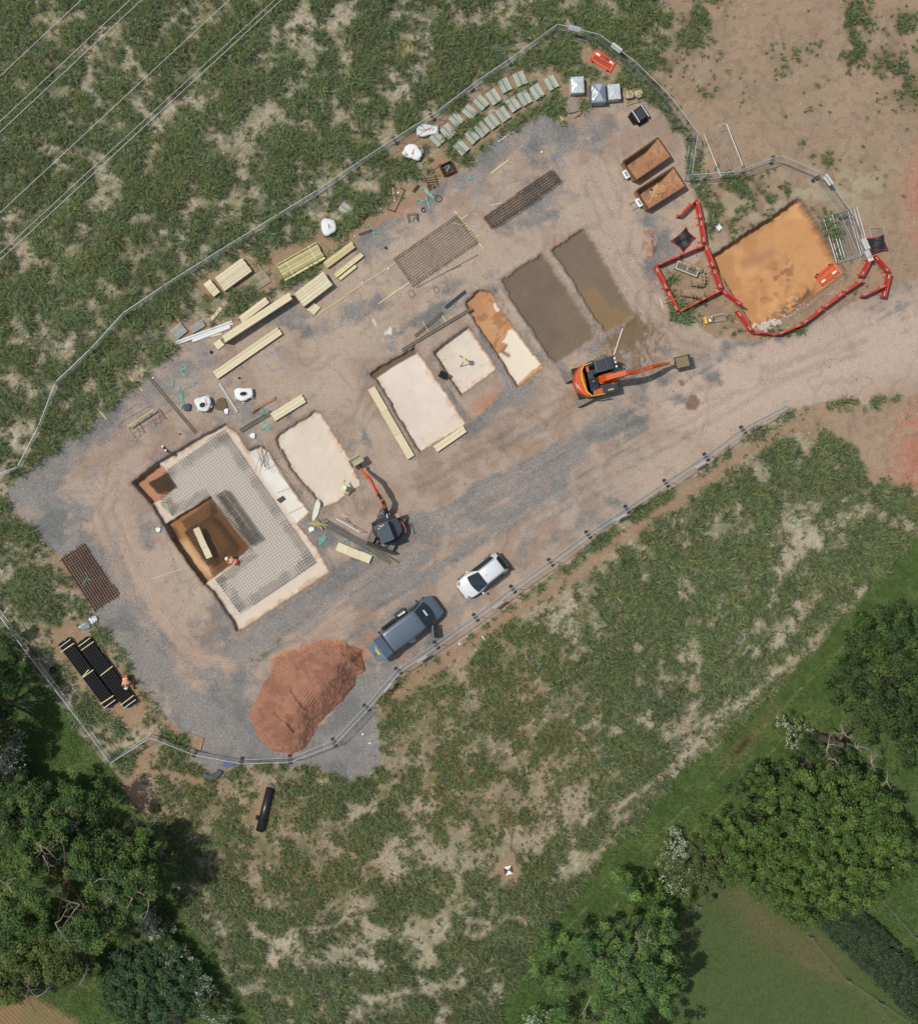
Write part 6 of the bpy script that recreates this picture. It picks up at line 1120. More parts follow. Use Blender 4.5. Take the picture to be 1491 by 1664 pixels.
# trough of orange sand: small soil heap on the haul road
def heap(name, code, pts, h, m, label, cat, res=34, ridge=None, rough=.04, slope=.6):
    poly = PX(code, pts); xs = [p[0] for p in poly]; ys = [p[1] for p in poly]; nx = int((max(xs)-min(xs)+8)/22*res/4)+6; ny = int((max(ys)-min(ys)+8)/22*res/4)+6
    X, Y = np.meshgrid(np.linspace(min(xs)-4, max(xs)+4, nx), np.linspace(min(ys)-4, max(ys)+4, ny)); x = X/S; y = Y/S; d = sdf(X, Y, poly, 400)+(fbm(x, y, 1.1, 401, 4)-.5)*10; return X, Y, x, y, d, poly
def sand_pile():
    X, Y, x, y, d, poly = heap('sand', 'L', "315 275 450 215 620 160 750 120 860 130 920 115 1000 150 1120 190 1125 370 1060 400 1035 490 960 610 830 740 730 830 690 900 650 1000 600 1050 480 1095 330 1060 250 1010 180 900 135 740 190 640 240 520 310 410", 0, None, '', '', 80)
    cr = PX('L', "900 190 850 330 835 470 730 560 650 660 560 760 510 860 520 960"); crest = np.full(X.shape, 1e9); side = np.zeros(X.shape)
    for p, q in zip(cr, cr[1:]):
        dd = seg_d(X, Y, p, q); c_ = (q[0]-p[0])*(Y-p[1])-(q[1]-p[1])*(X-p[0]); m = dd < crest; crest = np.where(m, dd, crest); side = np.where(m, np.sign(c_), side)
    right = side < 0; dm = np.maximum(d, 0)/S; cd = crest/S
    cd = np.sqrt(cd*cd+.12)-.34; hl = 1.85-.04*cd-.14*np.maximum(cd, 0)**1.2; hr = 1.85-.66*cd; hh = np.where(right, hr, hl); sl = .36+.6*sst(-1.6, .8, np.where(right, crest, -crest)/S); a_ = dm*sl; b_ = 1.8+.12*(fbm(x, y, 2.2, 403, 3)-.5); z = .5*(a_+b_-np.sqrt((a_-b_)**2+.05))+.02
    sk = (fbm(x, y, 1.6, 405, 4)-.5)*.35; z = z+np.where(d > 0, sk*sst(0, 1.2, dm), 0)
    # bulldozed flats with blade lines
    fl = stroke(X, Y, PX('L', "600 520 700 640"), 11); u = X*.80+Y*.6; z = z-.16*fl+.06*fl*np.sin(u*1.3); fl2 = stroke(X, Y, PX('L', "420 700 500 800"), 8); z = z-.18*fl2+.05*fl2*np.sin(u*1.5); z = z-.22*stroke(X, Y, PX('L', '500 540 600 680 640 700'), 3)-.2*stroke(X, Y, PX('L', '360 740 470 830 530 900'), 3)
    z += np.where(d > 0, (fbm(x, y, .35, 407, 3)-.5)*(.1+.16*sst(-.3, .8, np.where(right, crest, -crest)/S))+(fbm(x, y, .12, 409, 2)-.5)*.07, 0); z = np.where(d > 0, z, -.15)
    C = np.empty((*X.shape, 3), np.float32); C[:] = alb(152, 110, 90); C = mixc(C, (138, 98, 80), sst(.42, .6, fbm(x, y, 1.5, 411, 4))); C = mixc(C, (160, 118, 98), sst(.5, .68, fbm(x, y, .6, 413, 4))*.6)
    C = mixc(C, (184, 122, 84), (1-sst(0, 9, d+(fbm(x, y, .8, 415, 3)-.5)*16))*np.clip(stroke(X, Y, PX('L', "330 290 620 170 760 130 1000 160 1100 280 1090 380"), 9)*1.3, 0, 1))
    W_ = np.array([[P2W((a, b)).to_tuple() for a, b in zip(ra, rb)] for ra, rb in zip(X, Y)]); f = (H-np.maximum(z, 0))/H
    V = np.stack([CX+(W_[..., 0]-CX)*f, CY+(W_[..., 1]-CY)*f, z+.02], -1); ny, nx = X.shape; i = np.arange(ny*nx).reshape(ny, nx); Q = np.stack([i[:-1, :-1], i[1:, :-1], i[1:, 1:], i[:-1, 1:]], -1).reshape(-1, 4)
    o = np_mesh('sand_heap', V.reshape(-1, 3), np.full(len(Q), 4), Q.reshape(-1), attr_mat('sand_surface', .95, 8, .12, .6), C.reshape(-1, 3)); tag(o, 'big heap of red brown sand with blade marks beside the van', 'sand heap')
    mb = MB(); cp = X[(d > -2) & (d < 26)], Y[(d > -2) & (d < 26)]
    for k in range(420):
        q = random.randrange(len(cp[0])); a_, b_ = cp[0][q]+random.gauss(0, 4), cp[1][q]+random.gauss(0, 4); i_ = int(np.argmin(np.abs(Y[:, 0]-b_))); j_ = int(np.argmin(np.abs(X[0]-a_))); zz = max(0, float(z[i_, j_])); w = P2W((a_, b_), zz); r_ = random.uniform(.02, .07); mb.ball((w.x, w.y, zz+.02), (r_, r_, r_*.7), 5, 3, .25)
    cl = mb.build('loose_clods', mat('sand_clod', (150, 106, 84), .95, var=.2), None); cl.parent = o; cl['kind'] = 'stuff'
    X, Y, x, y, d, poly = heap('soil', 'N', "1310 70 1400 60 1435 120 1435 230 1400 310 1340 300 1305 200", 0, None, '', '', 60); z = np.minimum(np.maximum(d, 0)/S*.5, .28)+np.where(d > 0, (fbm(x, y, .45, 421, 3)-.5)*.3*sst(0, 8, d), -.1); C = np.empty((*X.shape, 3), np.float32); C[:] = alb(164, 140, 124); C = mixc(C, (146, 118, 100), sst(.4, .6, fbm(x, y, .4, 423, 3)))
    wx = (X-745.5)/S; wy = (832-Y)/S; V = np.stack([wx, wy, z+.02], -1); ny, nx = X.shape; i = np.arange(ny*nx).reshape(ny, nx); Q = np.stack([i[:-1, :-1], i[1:, :-1], i[1:, 1:], i[:-1, 1:]], -1).reshape(-1, 4)
    o = np_mesh('soil_heap', V.reshape(-1, 3), np.full(len(Q), 4), Q.reshape(-1), attr_mat('soil_surface', .95, 8, .2, .6), C.reshape(-1, 3)); tag(o, 'small oval heap of brown soil left of the barrier pen', 'soil heap')
sand_pile()
# overhead lines
for i, (a, b, y0) in enumerate([(132, 0, 124), (211, 0, 198), (230, 0, 215), (372, 0, 346), (446, 0, 412), (457, 3, 420)]):
    z = 9.5; p, q = P2W((a, 0), z), P2W((b, y0), z); d = (q-p).normalized(); p -= d*45; q += d*60; o = MB().tube([(p-q)*t+q for t in (0, .25, .5, .75, 1)], .017, 5).build('power_line', mat('aluminium_cable', (206, 210, 208), .5, .2, var=.03), None)
    tag(o, ['overhead cable nearest the upper left corner', 'upper cable of the second pair', 'lower cable of the second pair', 'single cable between the two pairs', 'upper cable of the close lower pair', 'lower cable of the close lower pair'][i], 'power line', 'overhead power lines over the field')
def stones():
    n = 15000; a = RNG.uniform(0, 1491, n); b = RNG.uniform(150, 1290, n); d = sdf(a, b, SITE, 60); z, P, _, _ = terrain(a, b); ok = d > 1
    for k in P: ok &= P[k] < -2
    a, b, z = a[ok], b[ok], z[ok]; n = len(a); x, y = (a-745.5)/S, (832-b)/S; r = RNG.uniform(.012, .042, n)*np.where(RNG.random(n) < .04, 1.8, 1)
    o = np.array([(1, 0, 0), (0, 1, 0), (-1, 0, 0), (0, -1, 0), (0, 0, .8), (0, 0, -.5)]); V = np.stack([x, y, z+r*.3], -1)[:, None, :]+o[None]*r[:, None, None]*RNG.uniform(.7, 1.3, (n, 6, 1))
    F = np.array([(0, 1, 4), (1, 2, 4), (2, 3, 4), (3, 0, 4), (1, 0, 5), (2, 1, 5), (3, 2, 5), (0, 3, 5)]); idx = (np.arange(n)[:, None, None]*6+F[None]).reshape(-1)
    np_mesh('loose_stones', V.reshape(-1, 3), np.full(n*8, 3), idx, M_STONE, np.repeat(colmix(n, [(150, 146, 142), (120, 118, 116), (196, 192, 184), (160, 140, 124), (136, 112, 98), (176, 172, 166)]), 6, 0))['kind'] = 'stuff'
M_STONE = attr_mat('stone', .9); stones()
# ---------------------------------------------------------------- vehicles
def loft(secs, closed=True):
    "secs: list of (x, [(y, z) half profile from bottom centre outwards to top centre])"
    mb = MB(); n = None
    for x, hp in secs:
        ring_ = [(y, z) for y, z in hp]+[(-y, z) for y, z in hp[::-1]]; n = len(ring_)
        for y, z in ring_: mb.v.append((x, y, z))
    m = len(secs)
    for i in range(m-1):
        for k in range(n): mb.f.append([i*n+k, i*n+(k+1) % n, (i+1)*n+(k+1) % n, (i+1)*n+k][::-1])
    mb.f.append([k for k in range(n)]); mb.f.append([(m-1)*n+k for k in range(n)][::-1]); return mb
def subsurf(o, lv=2):
    s = o.modifiers.new('sub', 'SUBSURF'); s.levels = lv; s.render_levels = lv; o.data.polygons.foreach_set('use_smooth', [True]*len(o.data.polygons)); return o
def poly3(name, pts, m, parent, th=.012):
    o = MB().add(pts, [list(range(len(pts)))]).build(name, m, parent); s = o.modifiers.new('t', 'SOLIDIFY'); s.thickness = th; s.offset = 1; return o
def wheels(t, xs, y, r, w, rim=GALV):
    for x in xs:
        for s_ in (-1, 1):
            wh = MB().tube([(x, s_*(y-w/2), r), (x, s_*(y+w/2), r)], r, 20).build('tyre', RUBBER, t); MB().tube([(x, s_*(y-w/2-.005), r), (x, s_*(y+w/2+.005), r)], r*.6, 14).build('rim', rim, wh)
def hp(w, zb, zs, wr, zr):   # half profile
    return [(0, zb), (w*.8, zb), (w, zb+.12), (w*1.0, (zb+zs)/2+.05), (w*.97, zs), (wr+(w-wr)*.25, zs+(zr-zs)*.62), (wr, zr-.06), (wr*.82, zr), (0, zr+.03)]
def car():
    c = W1('j', 725, 695, .8); rz = atan2(-770, -990); t = empty('parked_car', (c.x, c.y, HZ(c.x, c.y)), rz, 'white hatchback parked on the haul road beside the mesh fence', 'car')
    PAINT = mat('white_car_paint', (214, 218, 220), .25, var=.02, spec=.6, coat=.6)
    S_ = [(-1.97, hp(.55, .42, .7, .5, .8)), (-1.93, hp(.72, .34, .78, .62, .98)), (-1.8, hp(.81, .28, .9, .6, 1.22)), (-1.45, hp(.86, .24, .95, .56, 1.48)), (-.9, hp(.87, .22, .95, .57, 1.54)), (-.3, hp(.87, .22, .94, .57, 1.53)), (.15, hp(.87, .22, .93, .58, 1.44)), (.6, hp(.87, .22, .93, .62, 1.14)), (.98, hp(.87, .22, .9, .68, .99)), (1.4, hp(.85, .24, .82, .66, .9)), (1.72, hp(.78, .27, .72, .56, .8)), (1.9, hp(.62, .32, .6, .42, .68)), (1.96, hp(.42, .38, .52, .3, .58))]
    subsurf(loft(S_).build('body', PAINT, t), 1)
    poly3('windscreen', [(.14, .54, 1.52), (.14, -.54, 1.52), (.98, -.70, 1.08), (1.06, -.3, 1.07), (1.09, 0, 1.07), (1.06, .3, 1.07), (.98, .70, 1.08)][::-1], GLASS, t, .02)
    poly3('rear_window', [(-1.52, .5, 1.5), (-1.52, -.5, 1.5), (-1.84, -.58, 1.22), (-1.89, -.3, 1.22), (-1.9, 0, 1.22), (-1.89, .3, 1.22), (-1.84, .58, 1.22)], GLASS, t, .03)
    for s_ in (1, -1):
        q = [(.55, s_*.86, 1.0), (.1, s_*.64, 1.42), (-.9, s_*.66, 1.47), (-1.4, s_*.66, 1.38), (-1.3, s_*.86, 1.02)]; poly3('side_window', q if s_ < 0 else q[::-1], GLASS, t, .03)
        MB().box((.72, s_*.98, 1.02), (.16, .2, .14), taper=.8).build('wing_mirror', PAINT, t, bevel=.03); MB().box((1.66, s_*.62, .74), (.3, .16, .1), rz=-s_*.5).build('headlight', mat('lamp_glass', (120, 130, 136), .1, spec=.9), t, bevel=.03); MB().box((-1.86, s_*.66, 1.0), (.14, .2, .2)).build('tail_light', mat('tail_lamp', (96, 20, 22), .2), t, bevel=.03)
        MB().bar((-1.35, s_*.585, 1.53), (.1, s_*.585, 1.505), .025).build('roof_rail', mat('rail_grey', (150, 154, 156), .4), t)
    MB().tube([(-.1, 0, 1.56), (-.3, .0, 1.68)], .006, 5).build('aerial', BLACKP, t); MB().box((1.93, 0, .5), (.08, .8, .16)).build('grille', BLACKP, t); wheels(t, (-1.22, 1.22), .78, .31, .2)
car()
def van():
    h_ = 1.95; c = W1('i', 440, 875, h_); rz = radians(36.6); t = empty('delivery_van', (c.x, c.y, HZ(c.x, c.y)), rz, 'slate grey van with tailgate raised and its doors open', 'van')
    P_ = mat('slate_blue_paint', (92, 106, 120), .35, .2, var=.04, spec=.6, coat=.4); PD = mat('dark_trim', (30, 32, 35), .6)
    v = lambda w, zb, zs, wr, zr: [(0, zb), (w*.85, zb), (w, zb+.15), (w, .9), (w*.99, zs), (wr+(w-wr)*.3, zs+(zr-zs)*.7), (wr, zr-.07), (wr*.88, zr), (0, zr+.03)]
    S_ = [(-.02, v(.93, .35, 1.15, .8, 1.93)), (.06, v(.95, .3, 1.15, .82, 1.95)), (1.5, v(.96, .28, 1.15, .82, 1.97)), (2.6, v(.96, .28, 1.15, .8, 1.97)), (3.05, v(.96, .28, 1.13, .78, 1.92)), (3.5, v(.96, .28, 1.12, .78, 1.6)), (3.98, v(.95, .28, 1.08, .82, 1.22)), (4.4, v(.92, .3, .98, .78, 1.08)), (4.72, v(.82, .33, .8, .66, .95)), (4.86, v(.6, .4, .66, .45, .74))]
    subsurf(loft(S_).build('body', P_, t), 1)
    poly3('windscreen', [(3.08, .7, 1.93), (3.08, -.7, 1.93), (3.55, -.74, 1.62), (3.98, -.8, 1.28), (4.1, -.4, 1.26), (4.14, 0, 1.26), (4.1, .4, 1.26), (3.98, .8, 1.28), (3.55, .74, 1.62)][::-1], GLASS, t, .02)
    MB().box((3.6, .1, 1.62), (.14, .5, .02), M=Matrix.Rotation(radians(36), 3, 'Y')).build('dashboard_paper', WHITE, t)
    for i in range(6): MB().box((1.35-.0*i, -.52+i*.208, 2.012), (2.3, .06, .024)).build('roof_rib', P_, t)
    MB().box((2.72, .0, 2.02), (.06, .06, .05)).build('aerial_base', PD, t); MB().box((3.02, 0, 1.97), (.04, 1.5, .03)).build('roof_seam', PD, t); MB().box((.04, 0, 1.98), (.05, 1.62, .03)).build('hinge_gap', PD, t)
    # raised tailgate
    tg = MB(); tg.v = [(0, .8, 1.99), (0, -.8, 1.99), (-.62, -.84, 2.12), (-.62, .84, 2.12), (-1.3, -.7, 2.02), (-1.3, .7, 2.02)]; tg.f = [[0, 3, 2, 1], [3, 5, 4, 2]]; o = tg.build('tailgate', P_, t); m_ = o.modifiers.new('t', 'SOLIDIFY'); m_.thickness = .07; m_.offset = -1; b_ = o.modifiers.new('b', 'BEVEL'); b_.width = .04; b_.segments = 2
    ry = Matrix.Rotation(atan2(-.1, .68), 3, 'Y'); MB().box((-.88, -.05, 2.105), (.13, .52, .012), M=ry).build('number_plate', mat('yellow_plate', (212, 190, 84), .5), o); MB().box((-.82, .3, 2.11), (.07, .1, .01), M=ry).build('badge', CHROME, o); MB().box((-1.12, -.1, 2.06), (.06, .16, .014), M=ry).build('handle_recess', PD, o); MB().box((-.62, 0, 2.135), (.015, 1.6, .01)).build('crease', PD, o)
    # side door slid back, dark interior, open front door
    MB().box((1.0, .985, 1.1), (1.25, .07, 1.35)).build('sliding_door', PD, t, bevel=.03); MB().box((2.15, .965, 1.1), (.95, .03, 1.3)).build('door_opening', BLACKP, t); MB().box((2.15, 1.12, .42), (.9, .3, .06)).build('step', MACH, t)
    for k in range(4): MB().box((2.0+.13*k, 1.0+.03*(k % 2), 1.0+.12*k), (.2, .14, .12), rz=.3*k).build('load_item', [WHITE, PLYT, FILM, WHITE][k], t)
    for s_ in (1,): q = [(3.75, s_*.955, 1.2), (3.15, s_*.84, 1.75), (2.75, s_*.85, 1.75), (2.75, s_*.965, 1.2)]; poly3('side_window', q[::-1], GLASS, t, .03)
    d = empty('front_door', (3.55, -.97, 0), radians(58), None); d.parent = t
    fd = MB().box((-.5, 0, .8), (1.0, .08, .85)).build('door_panel', P_, d, bevel=.03); MB().box((-.55, 0, 1.45), (.75, .03, .45)).build('door_glass', GLASS, d); MB().box((-.5, .05, .8), (.8, .06, .5)).build('door_trim', mat('door_trim_grey', (110, 112, 112), .7), d)
    poly3('door_gap', [(3.5, -.97, .5), (2.65, -.97, .5), (2.65, -.9, 1.6), (3.2, -.86, 1.65)], PD, t, .02)
    for s_ in (1, -1): MB().box((3.62, s_*1.12, 1.22), (.1, .2, .24)).build('wing_mirror', PD, t, bevel=.03); MB().box((4.5, s_*.74, .86), (.35, .12, .16), rz=-s_*.5).build('headlight', mat('lamp_glass', (120, 130, 136), .1), t, bevel=.03); MB().box((.03, s_*.94, 1.2), (.1, .08, .6)).build('tail_light', mat('tail_lamp', (96, 20, 22), .2), t)
    MB().box((4.82, 0, .48), (.12, 1.3, .26)).build('bumper', PD, t, bevel=.05); wheels(t, (.85, 3.95), .86, .33, .2)
van()
t, z, c = lumpy('plastic_bag', 'i', 908, 800, .26, .3, FILM, 'clear bag on the ground beside the van', 'plastic bag', 'crumpled plastic film and bags', (1.2, .8), .5)
# ---------------------------------------------------------------- excavators
def track(t, cx, cy, rz, L, w, r, name='track'):
    u = Vector((cos(rz), sin(rz), 0)); c = Vector((cx, cy, 0)); n = 16; prof = []
    for k in range(9): a = pi/2+pi*k/8; prof.append((-L/2+r+cos(a)*r, r+sin(a)*r))
    for k in range(9): a = -pi/2+pi*k/8; prof.append((L/2-r+cos(a)*r, r+sin(a)*r))
    mb = MB(); k = len(prof); s = Vector((-u.y, u.x, 0))
    for sg in (-1, 1):
        for a, z in prof: mb.v.append(tuple(c+u*a+s*sg*w/2+Vector((0, 0, z))))
    mb.f = [list(range(k)), list(range(2*k-1, k-1, -1))]+[[i, (i+1) % k, k+(i+1) % k, k+i][::-1] for i in range(k)]; o = mb.build(name, MBLK, t)
    per = 0; pts = prof+[prof[0]]; pos = []
    tot = sum(hypot(b[0]-a[0], b[1]-a[1]) for a, b in zip(pts, pts[1:])); N = int(tot/.16); 
    pad = MB()
    for i in range(N):
        d = tot*i/N
        for a, b in zip(pts, pts[1:]):
            l = hypot(b[0]-a[0], b[1]-a[1])
            if d <= l: q = (a[0]+(b[0]-a[0])*d/max(l, 1e-6), a[1]+(b[1]-a[1])*d/max(l, 1e-6)); th = atan2(b[1]-a[1], b[0]-a[0]); break
            d -= l
        R = Matrix.Rotation(rz, 3, 'Z') @ Matrix.Rotation(-th, 3, 'Y'); pad.box(c+u*q[0]+Vector((0, 0, q[1])), (.125, w*1.02, .05), M=R)
    pad.build('track_shoes', TRACK, o); return o
def ram(t, a, b, r=.05, split=.55, m=ORANGE):
    a, b = Vector(a), Vector(b); k = a+(b-a)*split; o = MB().tube([a, k], r, 10).build('hydraulic_ram', m, t, smooth=False); MB().tube([k, b], r*.5, 8).build('rod', CHROME, o); return o
def boomseg(mb, pts, ws, hs):
    "box-section arm through points with widths and heights"
    for k in range(len(pts)):
        p = Vector(pts[k]); d = (Vector(pts[min(k+1, len(pts)-1)])-Vector(pts[max(k-1, 0)])).normalized(); sd = d.cross(Vector((0, 0, 1))).normalized(); u = sd.cross(d)
        for a, b in ((-1, -1), (1, -1), (1, 1), (-1, 1)): mb.v.append(tuple(p+sd*a*ws[k]/2+u*b*hs[k]/2))
    n = len(pts)
    for i in range(n-1):
        for k in range(4): mb.f.append([i*4+k, i*4+(k+1) % 4, (i+1)*4+(k+1) % 4, (i+1)*4+k])
    mb.f += [[3, 2, 1, 0], [(n-1)*4, (n-1)*4+1, (n-1)*4+2, (n-1)*4+3]]; return mb
def scoop(t, c, rz, W_, L, h, m, fill=None, pitch=0.):
    R = Matrix.Translation(c) @ Matrix.Rotation(rz, 4, 'Z') @ Matrix.Rotation(pitch, 4, 'Y'); prof = [(L*.55, h*.5), (L*.4, 0), (0, -h*.35), (-L*.35, -h*.1), (-L*.45, h*.5), (-L*.4, h*.5), (-L*.3, 0), (0, -h*.25), (L*.36, .05), (L*.5, h*.5)]; k = len(prof); mb = MB()
    for s_ in (-1, 1):
        for a, z in prof: mb.v.append((a, s_*W_/2, z))
    mb.f = [[i, (i+1) % k, k+(i+1) % k, k+i] for i in range(k)]; o = mb.xf(R).build('bucket', m, t)
    for s_ in (-1, 1):
        b2 = MB(); q = prof[:5]; b2.v = [(a, s_*W_/2, z) for a, z in q]+[(a, s_*(W_/2+.03), z) for a, z in q]; b2.f = [list(range(5)), list(range(9, 4, -1))]+[[i, (i+1) % 5, 5+(i+1) % 5, 5+i] for i in range(5)]; b2.xf(R).build('cheek_plate', m, o)
    for i in range(5): MB().box((L*.58, -W_*.42+i*W_*.21, h*.5), (.14, .06, .05)).xf(R).build('tooth', m, o)
    if fill: MB().box((0.03, 0, h*.34), (L*.86, W_*.97, h*.2), taper=.96).xf(R).build('bucket_load', fill, o)
    return o
def digger_one():
    c = P2W((962.8, 617.4), 1.); z = HZ(c.x, c.y); rz = radians(13.5); t = empty('excavator', (c.x, c.y, z), 0, 'orange tracked excavator with yellow handrails and bucket full of slurry', 'excavator', 'tracked excavators'); g = Vector((c.x, c.y, 0)); ur = radians(27)
    for s_ in (1, -1): n = Vector((-sin(ur), cos(ur), 0))*s_*1.0; track(t, n.x, n.y, ur, 3.5, .58, .4)
    MB().box((0, 0, .55), (1.6, 1.5, .35), rz=ur).build('chassis', MBLK, t); MB().tube([(0, 0, .7), (0, 0, .95)], .55, 20).build('slew_ring', MBLK, t)
    R = Matrix.Rotation(rz, 4, 'Z'); bl = lambda mb, name, m, **k: mb.xf(R).build(name, m, t, **k)
    bl(MB().box((.1, 0, 1.02), (2.9, 2.3, .16)), 'deck', MBLK)
    pts = [(-.75, 1.2)]+[(-.35-1.15*cos(a), 1.25*sin(a)) for a in np.linspace(pi*.42, -pi*.42, 15)]+[(-.75, -1.2)]; bl(MB().prism(pts, .95, 1.95, .03), 'counterweight', ORANGE, bevel=.08)
    for k, (r_, a0, a1) in enumerate([(1.02, -.1, -.52), (1.13, .05, -.3)]):
        q = [(-.37-r_*1.0*cos(a), 1.12*r_*sin(a), 1.962) for a in np.linspace(a0, a1, 7)]; bl(MB().tube(q, .022, 4), 'white_lettering', REFL)
    bl(MB().box((-.45, -.05, 1.6), (.75, 1.5, .55)), 'engine_cover', MACH, bevel=.04); bl(MB().box((-.42, -.25, 1.9), (.4, .7, .08)).box((-.05, -.3, 1.75), (.35, .8, .3)), 'engine_deck', MBLK, bevel=.02)
    bl(MB().box((-.55, .85, 1.75), (.5, .45, .3)), 'filter_box', ORANGED, bevel=.04); bl(MB().tube([(-.25, -.15, 1.95), (-.25, -.15, 2.2)], .06, 10), 'exhaust', CHROME); bl(MB().box((-.95, .15, 1.98), (.2, .3, .06)), 'latch_plate', YEL)
    bl(MB().box((.65, .82, 1.75), (1.55, .98, 1.85), taper=.93), 'cab', GLASS, bevel=.08); bl(MB().box((.35, .82, 2.72), (.78, .9, .09)), 'cab_roof', ROOFG, bevel=.03); bl(MB().box((1.02, .82, 2.7), (.52, .86, .08)), 'roof_window', MACH, bevel=.03)
    for k in range(9): bl(MB().box((.02+.085*k, .82, 2.775), (.025, .7, .02)), 'roof_rib', MBLK)
    for x, y in ((-.12, .36), (-.12, 1.28), (1.38, .38), (1.38, 1.26)): bl(MB().bar((x, y, .95), (x, y, 2.7), .09), 'cab_pillar', MACH)
    bl(MB().box((1.48, .8, 2.0), (.06, .8, .3)), 'guard_grille', MBLK); 
    for y in (.5, .8, 1.1): bl(MB().ball((1.5, y, 2.55), (.09, .09, .08), 8, 6), 'work_lamp', REFL)
    bl(MB().box((.85, -.85, 1.35), (1.35, .7, .6)), 'tool_box', MACH, bevel=.05); bl(MB().box((.95, -1.0, 1.67), (.4, .1, .03)), 'yellow_strip', YEL); bl(MB().box((0, -.95, 1.5), (.7, .45, .6)), 'fuel_tank', ORANGED, bevel=.05)
    rail = lambda z_: [(.1, 1.22, z_), (-.7, 1.12, z_), (-.98, .78, z_), (-1.02, .1, z_), (-.92, -.75, z_), (-.62, -1.16, z_), (.3, -1.22, z_)]
    bl(MB().tube(rail(2.3), .035, 6), 'handrail', YEL); bl(MB().tube(rail(2.02), .03, 6), 'handrail', YEL)
    for p in rail(2.3): bl(MB().bar((p[0], p[1], 1.3), p, .04), 'rail_post', YEL)
    bl(MB().box((-.95, -.4, 2.14), (.12, .34, .12)), 'rail_bracket', YEL)
    # boom, stick and bucket, all in site coordinates measured from the slew centre
    A = lambda code, x, y, z_: W1(code, x, y, z_)-g
    b0 = A('k', 690, 715, 1.5); b1 = A('k', 860, 660, 2.5); b2 = A('k', 1180, 575, 3.3); b3 = A('l', 240, 520, 3.1); b4 = A('l', 420, 470, 2.7)
    boomseg(MB(), [b0, b1, b2, b3, b4], [.42, .4, .36, .32, .28], [.5, .6, .62, .5, .35]).build('boom', ORANGE, t, bevel=.03); s0 = A('l', 330, 478, 3.05); s1 = A('l', 430, 465, 2.75); s2 = A('l', 650, 410, 1.9); s3 = A('l', 860, 378, 1.15)
    boomseg(MB(), [s0, s1, s2, s3], [.24, .3, .26, .2], [.2, .42, .36, .24]).build('dipper_arm', ORANGE, t, bevel=.03)
    off = Vector((.05, -.32, 0)); ram(t, b0+off+Vector((.1, .1, -.1)), b2+Vector((0, -.26, -.1)), .06, .5); ram(t, b0+Vector((-.05, .3, 0)), b2+Vector((0, .26, -.1)), .06, .5)
    ram(t, b2+Vector((.1, 0, .42)), s0+Vector((.0, 0, .18)), .075, .62); ram(t, s1+Vector((.1, 0, .34)), s3+Vector((-.2, 0, .3)), .06, .5)
    MB().box(b0, (.3, .6, .6), rz=rz).build('boom_foot', ORANGE, t, bevel=.03); bl(MB().box((1.35, -.5, 1.5), (.5, .35, .35)), 'valve_block', ORANGED, bevel=.04); MB().tube([b0+Vector((.2, -.1, .4)), b1+Vector((0, -.2, .4)), b2+Vector((0, -.2, .36)), b3+Vector((0, -.18, .3))], .025, 6).build('hydraulic_hose', MBLK, t); MB().tube([b0+Vector((.2, .1, .4)), b1+Vector((0, .12, .4)), b2+Vector((0, .14, .38)), b3+Vector((0, .12, .3))], .02, 6).build('hydraulic_hose', CHROME, t)
    bc = A('l', 1060, 360, .75); ar = atan2(b4.y-b0.y, b4.x-b0.x); MB().bar(s3, bc+Vector((-.4, -.05, .2)), .12, .2).build('bucket_link', MACH, t); MB().bar(s3+Vector((-.35, 0, .2)), s3+Vector((.15, 0, .35)), .3, .08).build('tipping_link', MUDM, t)
    scoop(t, bc, ar, .82, 1.15, .8, MACH, WETC)
digger_one()
